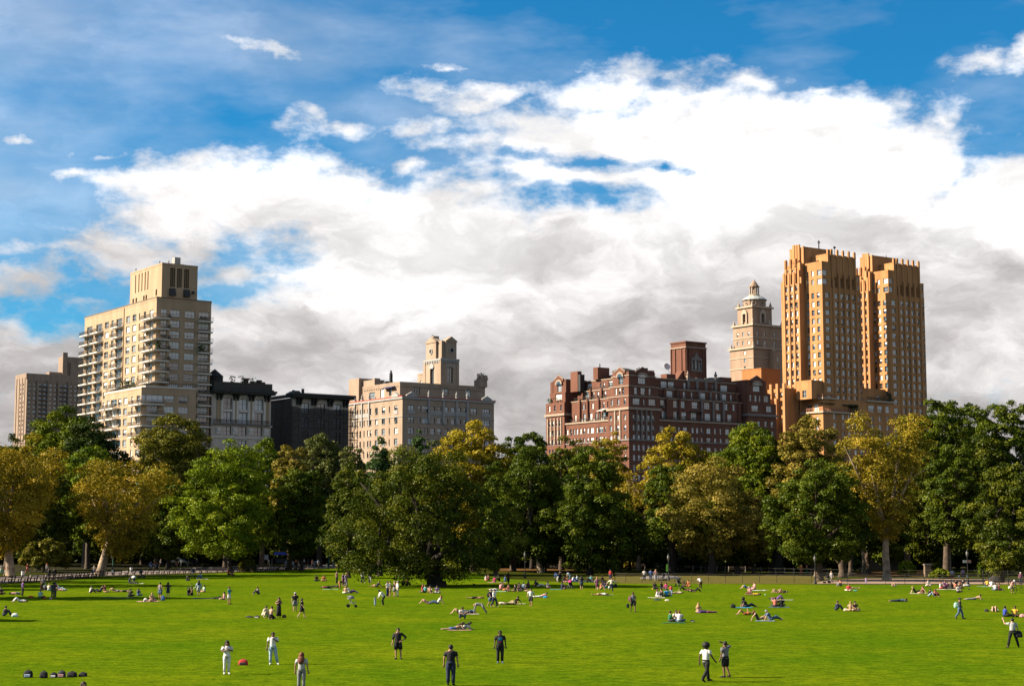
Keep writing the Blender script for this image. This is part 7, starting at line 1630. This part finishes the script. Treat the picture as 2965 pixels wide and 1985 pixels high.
def horse(px,py,label,rot):
    x,y,_=gnd(px,py); rt=thing('horse',label,'horse',(x,y,.04),R(rot),'carriage horses'); V=[];Ed=[];Rd=[]
    def add(p,r,par=None):
        V.append(p); Rd.append(r if isinstance(r,tuple) else (r,r)); 
        if par is not None: Ed.append((par,len(V)-1))
        return len(V)-1
    b0=add((0,.55,1.25),(.27,.30)); b1=add((0,.0,1.22),(.27,.30),b0); b2=add((0,-.50,1.25),(.25,.33),b1); n1=add((0,-.85,1.55),(.13,.20),b2); n2=add((0,-1.10,1.82),(.10,.15),n1); hd=add((0,-1.30,1.78),(.10,.12),n2); add((0,-1.62,1.52),(.06,.07),hd)
    for s in (-.05,.05): add((s,-1.14,1.98),.025,n2)
    for s in (-.16,.16):
        f=add((s,-.50,.95),.11,b2); k=add((s,-.52,.55),.06,f); k2=add((s,-.48,.14),.045,k); add((s,-.54,.03),.06,k2)
        f=add((s,.60,.95),.15,b0); k=add((s,.52,.72),.09,f); h=add((s,.80,.52),.055,k); k2=add((s,.72,.14),.045,h); add((s,.66,.03),.06,k2)
    me=bpy.data.meshes.new('body'); me.from_pydata(V,Ed,[]); me.materials.append(plain('horse_grey',(.36,.36,.36),.8,.2,3)); o=link('body',me,rt); m=o.modifiers.new('skin','SKIN'); m.use_smooth_shade=True
    for i,sv in enumerate(me.skin_vertices[0].data): sv.radius=Rd[i]; sv.use_root=(i==0)
    m2=o.modifiers.new('smooth','SUBSURF'); m2.levels=1; m2.render_levels=1
    mb=MB(); mb.tube([(0,.82,1.35),(0,.98,1.1),(0,.98,.55)],[.05,.08,.03],6); mb.build('tail',plain('horse_hair',(.5,.5,.48),.9),rt); mb=MB(); mb.tube([(0,-.62,1.62),(0,-.92,1.86),(0,-1.1,1.98)],[(.03,.09),(.03,.10),(.03,.06)],6); mb.build('mane',plain('horse_hair',(.5,.5,.48),.9),rt); return rt
horse(502,1642,'pale grey horse on the road behind the orange cyclist',-80); horse(532,1642,'pale grey horse on the road, farther from the cyclists',-85)
# carriage behind the horses
x,y,_=gnd(516,1640); rt=thing('carriage','dark open carriage between the grey horses under the trees','carriage',(x+1.5,y+5,.04),R(85))
mb=MB(); mb.loft([[(-.6,-1.1,.7),(.6,-1.1,.7),(.6,1.1,.7),(-.6,1.1,.7)],[(-.75,-1.2,1.2),(.75,-1.2,1.2),(.75,1.3,1.2),(-.75,1.3,1.2)]]); mb.box(-.7,.7,.9,1.25,1.2,1.75); mb.build('body',plain('carriage_black',(.03,.03,.035),.4),rt)
for sx in (-.75,.75):
    for sy,r in ((-.9,.42),(.9,.55)):
        mb=MB(); n=16; mb.tube([(sx,sy+r*math.cos(2*math.pi*k/n),r+r*math.sin(2*math.pi*k/n)) for k in range(n+1)],[.04]*(n+1),5); mb.build('wheel',M_IRON,rt)
# food carts
x,y,_=gnd(812,1636); rt=thing('food_cart','dark food cart under a blue awning by the white lamp','cart',(x,y+2,.04),R(5))
mb=MB(); mb.box(-1.3,1.3,-.6,.6,.45,1.25); mb.box(-1.25,1.25,-.55,.55,1.25,1.3); mb.build('cart_body',plain('cart_steel',(.10,.10,.12),.4,.1,2,.6),rt)
mb=MB(); mb.loft([[(-1.7,-1.1,2.15),(1.7,-1.1,2.15),(1.7,1.1,2.15),(-1.7,1.1,2.15)],[(-1.5,-.6,2.65),(1.5,-.6,2.65),(1.5,.6,2.65),(-1.5,.6,2.65)]]); mb.build('awning',cloth('royal'),rt)
mb=MB(); 
for sx in (-1.3,1.3):
    for sy in (-.6,.6): mb.cyl(sx,sy,.45,2.2,.03,n=5)
mb.build('post',M_IRON,rt)
for sx in (-.8,.8):
    mb=MB(); mb.loft([[(sx,-.55+.32*math.cos(2*math.pi*k/12),.33+.32*math.sin(2*math.pi*k/12)) for k in range(12)],[(sx+.1,-.55+.32*math.cos(2*math.pi*k/12),.33+.32*math.sin(2*math.pi*k/12)) for k in range(12)]]); mb.build('wheel',M_IRON,rt)
x,y,_=gnd(800,1634); rt=thing('parasol','dark red parasol over the blue awning cart','parasol',(x,y+4,.04)); mb=MB(); mb.cyl(0,0,0,3.2,.03,n=6); mb.build('pole',M_IRON,rt); mb=MB(); mb.lathe(0,0,[(1.5,2.75),(.8,3.1),(.03,3.35)],10); mb.build('canopy',cloth('maroon'),rt)
x,y,_=gnd(1034,1637); rt=thing('ice_cream_cart','white and orange cart half hidden by the oak leaves','cart',(x,y+1,.04))
mb=MB(); mb.box(-.9,.9,-.5,.5,.4,1.5); mb.build('cart_body',M_WHT,rt); mb=MB(); mb.box(-.92,-.05,-.53,-.505,.45,1.0); mb.build('side_panel',cloth('orange'),rt); mb=MB(); mb.lathe(0,0,[(1.4,2.3),(.7,2.65),(.03,2.85)],8); mb.build('canopy',M_WHT,rt); mb=MB(); mb.cyl(0,0,1.5,2.4,.03,n=5); mb.build('post',M_IRON,rt)
for sx in (-.6,.6):
    mb=MB(); mb.loft([[(sx,-.45+.3*math.cos(2*math.pi*k/12),.3+.3*math.sin(2*math.pi*k/12)) for k in range(12)],[(sx+.1,-.45+.3*math.cos(2*math.pi*k/12),.3+.3*math.sin(2*math.pi*k/12)) for k in range(12)]]); mb.build('wheel',M_IRON,rt)
x,y,_=gnd(769,1638); rt=thing('box_sign','white box sign on a post beside the tan walker','sign',(x,y+1,.04)); mb=MB(); mb.cyl(0,0,0,1.3,.04,n=6); mb.build('post',M_IRON,rt); mb=MB(); mb.box(-.36,.36,-.15,.15,1.25,2.15); mb.build('sign_box',M_WHT,rt); mb=MB(); mb.box(-.40,.40,-.19,.19,2.152,2.22); mb.build('sign_top',M_WHT,rt)
# litter bins
for px,py,lab,w,h,c in ((66,1669,'white litter bin by the first plane trunk',.36,.95,'white'),(380,1657,'white litter bin on the path before the cyclists',.36,.95,'white'),(831,1637,'broad pale litter bin at the foot of the white lamp',.6,1.1,'palegrey'),(848,1637,'white litter bin beside the orange top person',.36,.95,'white'),(912,1638,'pale litter bin at the foot of the second road lamp',.5,1.05,'palegrey'),(966,1638,'pale litter bin beyond the tall green pole',.42,1.1,'palegrey')):
    x,y,_=gnd(px,py); rt=thing('litter_bin',lab,'bin',(x,y,.04),0,'litter bins on the paths'); mb=MB(); w*=.72; mb.lathe(0,0,[(w*.8,0),(w*.9,.1),(w,.3),(w,h*.9)],14); mb.build('bin_body',cloth(c),rt,False); mb=MB(); mb.lathe(0,0,[(w*1.06,h*.9),(w*1.06,h*.97),(w*.6,h),(w*.5,h*.93)],14); mb.build('rim',M_IRON,rt)
x,y,_=gnd(946,1647); rt=thing('bollard','white and black barrier post on the road by the lamp pole','bollard',(x,y,.04))
for s in (-.22,.22):
    mb=MB(); mb.tube([(s*1.4,0,0),(s*.2,0,1.1)],[.07,.05],6); mb.build('leg',M_IRON,rt)
mb=MB(); mb.box(-.12,.12,-.06,.06,.3,.95); mb.build('panel',M_WHT,rt)
# park lamps
def lamp(px,py,label,h=3.6,mat=None,banner=None,arms=0):
    x,y,_=gnd(px,py); m=mat or M_IRON; rt=thing('street_lamp',label,'lamp post',(x,y,.02),0,'park lamps')
    mb=MB(); mb.lathe(0,0,[(.20,0),(.21,.15),(.12,.5),(.09,.9),(.055,1.1),(.05,h-.75),(.10,h-.7),(.06,h-.62)],10); mb.build('post',m,rt)
    mb=MB(); mb.lathe(0,0,[(.10,h-.62),(.17,h-.35),(.18,h-.15),(.12,h+.02)],10); mb.build('lamp_globe',plain('lamp_glass',(.16,.155,.14),.3,.05),rt,True)
    mb=MB(); mb.lathe(0,0,[(.15,h+.02),(.12,h+.10),(.05,h+.22),(.02,h+.34)],10); mb.build('lamp_cap',m,rt)
    if banner:
        mb=MB(); mb.box(-.32,-.09,-.02,.02,h*.36,h*.66); mb.build('banner',cloth(banner),rt)
    if arms:
        mb=MB(); mb.box(-.55,.5,-.03,.03,h-1.45,h-1.1); mb.box(-.1,.5,-.035,-.031,h-1.4,h-1.15,1); mb.build('sign_board',[cloth('palegrey'),cloth('coral')],rt)
lamp(836,1638,'white painted lamp at the road beside the broad bin',5.6,M_WHT); lamp(916,1640,'lamp at the road beside the pale bin',5.4,M_IRON)
lamp(1936,1680,'black lamp with a lime green banner by the fence trio',3.5,None,'lime'); lamp(2361,1690,'black lamp at the start of the gravel, beside a mottled trunk',3.6); lamp(2803,1692,'black lamp carrying sign boards beside the circle of friends',4.3,None,None,1); lamp(1909,1652,'lamp far back in the shade behind the benches',4.3); lamp(1520,1672,'dark lamp standing before the pale forked trunk',3.7)
x,y,_=gnd(952,1638); rt=thing('street_lamp','tall green road lamp with a long curved arm','lamp post',(x,y,.02),0)
mb=MB(); mb.lathe(0,0,[(.2,0),(.2,.8),(.13,1.0),(.08,9.3)],8); mb.build('pole',M_IRONG,rt); mb=MB(); mb.tube([(0,0,9.2),(-.1,0,10.2),(-.5,0,10.8),(-1.3,0,11.1)],[.07,.06,.05,.05],7); mb.build('arm',M_IRONG,rt); mb=MB(); mb.ball((-1.6,0,11.1),.35,.16,.10,10,6); mb.build('lamp_head',plain('lamp_grey',(.3,.32,.3),.4),rt,True)
x,y,_=gnd(326,1663); rt=thing('street_lamp','slim green pole with a small sign, beside the amber plane','lamp post',(x,y,.02)); mb=MB(); mb.lathe(0,0,[(.12,0),(.10,.8),(.06,5.6)],8); mb.build('pole',M_IRONG,rt); mb=MB(); mb.box(-.32,-.08,-.03,.03,2.6,3.5); mb.build('sign_plate',cloth('palegrey'),rt)
x,y,_=gnd(879-12,1640); 
# low rail-backed benches along the path
def bench(x,y,rot,label=None,light=False,group='path benches',L=3.0):
    rt=thing('park_bench',label,'bench',(x,y,.03),rot,group)
    for s in (-1,0,1):
        mb=MB(); e=s*(L/2-.06); mb.loft([[(e-.06,.1,0),(e+.06,.1,0),(e+.06,.24,0),(e-.06,.24,0)],[(e-.06,-.10,.5),(e+.06,-.10,.5),(e+.06,.02,.5),(e-.06,.02,.5)],[(e-.06,-.20,.98),(e+.06,-.20,.98),(e+.06,-.13,.98),(e-.06,-.13,.98)]]); mb.loft([[(e-.06,.45,0),(e+.06,.45,0),(e+.06,.55,0),(e-.06,.55,0)],[(e-.06,.40,.44),(e+.06,.40,.44),(e+.06,.52,.44),(e-.06,.52,.44)]]); mb.box(e-.05,e+.05,-.05,.5,.38,.43); mb.build('leg',M_CONC if light else M_WOODB,rt)
    mb=MB()
    for k in range(4): mb.box(-L/2,L/2,.02+k*.13,.12+k*.13,.44,.475)
    mb.build('seat',M_WOODB,rt)
    mb=MB()
    for k in range(2): z=.66+k*.17; y0=-.09-k*.05; mb.box(-L/2,L/2,y0-.06,y0-.015,z,z+.11)
    mb.build('backrest',M_WOODB,rt); return rt
line=[(-10,1688),(130,1681.5),(300,1668),(420,1664.5),(560,1659.5),(700,1655.5),(780,1652.5),(885,1648)]
pts=[gnd(a,b_)[:2] for a,b_ in line]; proto=None; i=0
tot=0; segs=[]
for a,b_ in zip(pts,pts[1:]):
    d=math.dist(a,b_); n=max(1,int(d/3.1)); ang=math.atan2(b_[1]-a[1],b_[0]-a[0])
    for k in range(n):
        t=(k+.5)/n; x,y=a[0]+(b_[0]-a[0])*t,a[1]+(b_[1]-a[1])*t
        if proto is None: proto=bench(x,y,ang,'dark wooden bench seen from behind in the long row along the path',False,'benches in the long row along the path'); o=proto
        else: o=copy_tree(proto)
        o.location=(x,y,.03); o.rotation_euler=(0,0,ang)
proto=None
for k in range(7):
    px=1486+k*38; py=1642.5+k*1.2; x,y,_=gnd(px,py)
    if proto is None: proto=bench(x,y,R(-8),'dark bench against the sunlit back path',False,'benches on the sunlit back path'); o=proto
    else: o=copy_tree(proto)
    o.location=(x,y,.03)
proto=None
for k in range(11):
    px=1800+k*46+(12 if k>6 else 0); py=1645+k*1.5; x,y,_=gnd(px,py)
    if proto is None: proto=bench(x,y,R(168),'bench with pale stone ends in the shaded row behind the fence',True,'benches with pale ends in the shade'); o=proto
    else: o=copy_tree(proto)
    o.location=(x,y,.03)
# wire fence with iron posts round the lawn
def fence(label,pts,step,h,wires=2,mesh=True,r=.03):
    P0=[gnd(a,b_)[:2] for a,b_ in pts]; rt=thing('wire_fence',label,'fence',(P0[0][0],P0[0][1],.02)); ox,oy=P0[0]
    cum=0; posts=[]
    for a,b_ in zip(P0,P0[1:]):
        d=math.dist(a,b_); n=max(1,round(d/step))
        for k in range(n+(b_==P0[-1])): t=k/n; posts.append((a[0]+(b_[0]-a[0])*t-ox,a[1]+(b_[1]-a[1])*t-oy))
    pm=None
    for x,y in posts:
        if pm is None: mb=MB(); mb.cyl(0,0,-.1,h+.06,r,n=6); mb.ball((0,0,h+.08),r*1.5); pm=mb.mesh('post',M_IRON)
        link('post',pm,rt,(x,y,0))
    for k in range(wires):
        mb=MB(); z=h-.02-k*(h-.1)/max(1,wires-1) if wires>1 else h
        for a,b_ in zip(posts,posts[1:]): mb.tube([(a[0],a[1],z),((a[0]+b_[0])/2,(a[1]+b_[1])/2,z-.02),(b_[0],b_[1],z)],[.011]*3,4)
        mb.build('wire',plain('fence_wire',(.16,.15,.13),.6) ,rt)
    return rt
fence('low wire fence with thin iron posts along the sunny side of the lawn',[(1780,1683),(1812,1684),(2100,1686.5),(2400,1688),(2846,1692)],2.45,1.2,5)
fence('taller black fence panel beside the parked bicycles',[(2848,1692.5),(2920,1693),(2985,1693.5)],2.9,1.75,7,r=.05)
fence('wire fence seen beyond the gravel path with a shining top rail',[(1990,1662),(2300,1667),(2500,1671),(2700,1672.5),(2965,1674)],3.2,1.15,3)
fence('thin wire fence before the road on the lawn side',[(300,1671),(420,1667),(585,1661)],4.2,1.35,3)
fence('wire fence on the verge beyond the far path',[(60,1662),(105,1659),(140,1657)],2.5,1.2,3)
# boulder outcrop, stone wall and birds
x,y,_=gnd(1915,1674); mb=MB(); rg=random.Random(9); n=18
rr=[1+rg.uniform(-.15,.15) for _ in range(n)]
mb.loft([[(k_*rr[q]*math.cos(2*math.pi*q/n)*a,k_*rr[q]*math.sin(2*math.pi*q/n)*2.2,z+rg.uniform(-.04,.04)) for q in range(n)] for k_,z,a in ((1,-.2,3.2),(.96,.12,3.2),(.8,.3,3.2),(.45,.42,3.2),(.1,.46,3.2))])
o=mb.build('boulder',plain('rock_grey',(.17,.155,.15),.95,.25,1.5,bump=.4),None,False,(x,y,0)); tag(o,'low grey rock outcrop showing through the grass behind the fence trio','rock')
a=gnd(2480,1650); b_=gnd(2625,1648); rt=thing('picket_screen','weathered grey picket screen at the edge of the dark wood','fence',(a[0],a[1],0)); L=math.dist(a,b_); ang=math.atan2(b_[1]-a[1],b_[0]-a[0]); rt.rotation_euler=(0,0,ang)
mb=MB(); rg=random.Random(6)
for k in range(int(L/.28)): h=1.75+rg.uniform(-.12,.12); mb.box(k*.28,k*.28+.2,-.02,.02,.1,h)
mb.build('picket',plain('picket_grey',(.10,.085,.07),.9,.3,2),rt); mb=MB(); mb.box(0,L,.021,.07,.5,.6); mb.box(0,L,.021,.07,1.3,1.4); mb.build('rail',plain('picket_grey',(.1,.085,.07),.9),rt)
x,y,_=gnd(2686,1668); rt=thing('gate_pier','square brown stone pier at the end of the clipped hedge','pier',(x,y,0)); mb=MB(); mb.box(-.5,.5,-.5,.5,0,1.75); mb.build('shaft',brick('pier_brown',(.22,.16,.11)),rt); mb=MB(); mb.box(-.6,.6,-.6,.6,1.75,1.95); mb.build('capstone',M_GRS,rt)
for px,py,rot,lab in ((1288,1696,60,'small dark bird pecking on the lit strip, nearer the oak trunk'),(1373,1695,-70,'small dark bird with raised head on the lit strip')):
    x,y,_=gnd(px,py); mb=MB(); mb.tube([(0,.22,.12),(0,.12,.16),(0,0,.17),(0,-.12,.19),(0,-.17,.27),(0,-.20,.29),(0,-.26,.27)],[.02,.06,.085,.07,.045,.04,.008],7)
    for s in (-.03,.03): mb.tube([(s,0,.1),(s,-.02,0)],[.012,.012],4)
    o=mb.build('bird',plain('bird_dark',(.03,.03,.035),.8),None,True,(x,y,.03)); o.rotation_euler=(0,0,R(rot)); tag(o,lab,'bird')
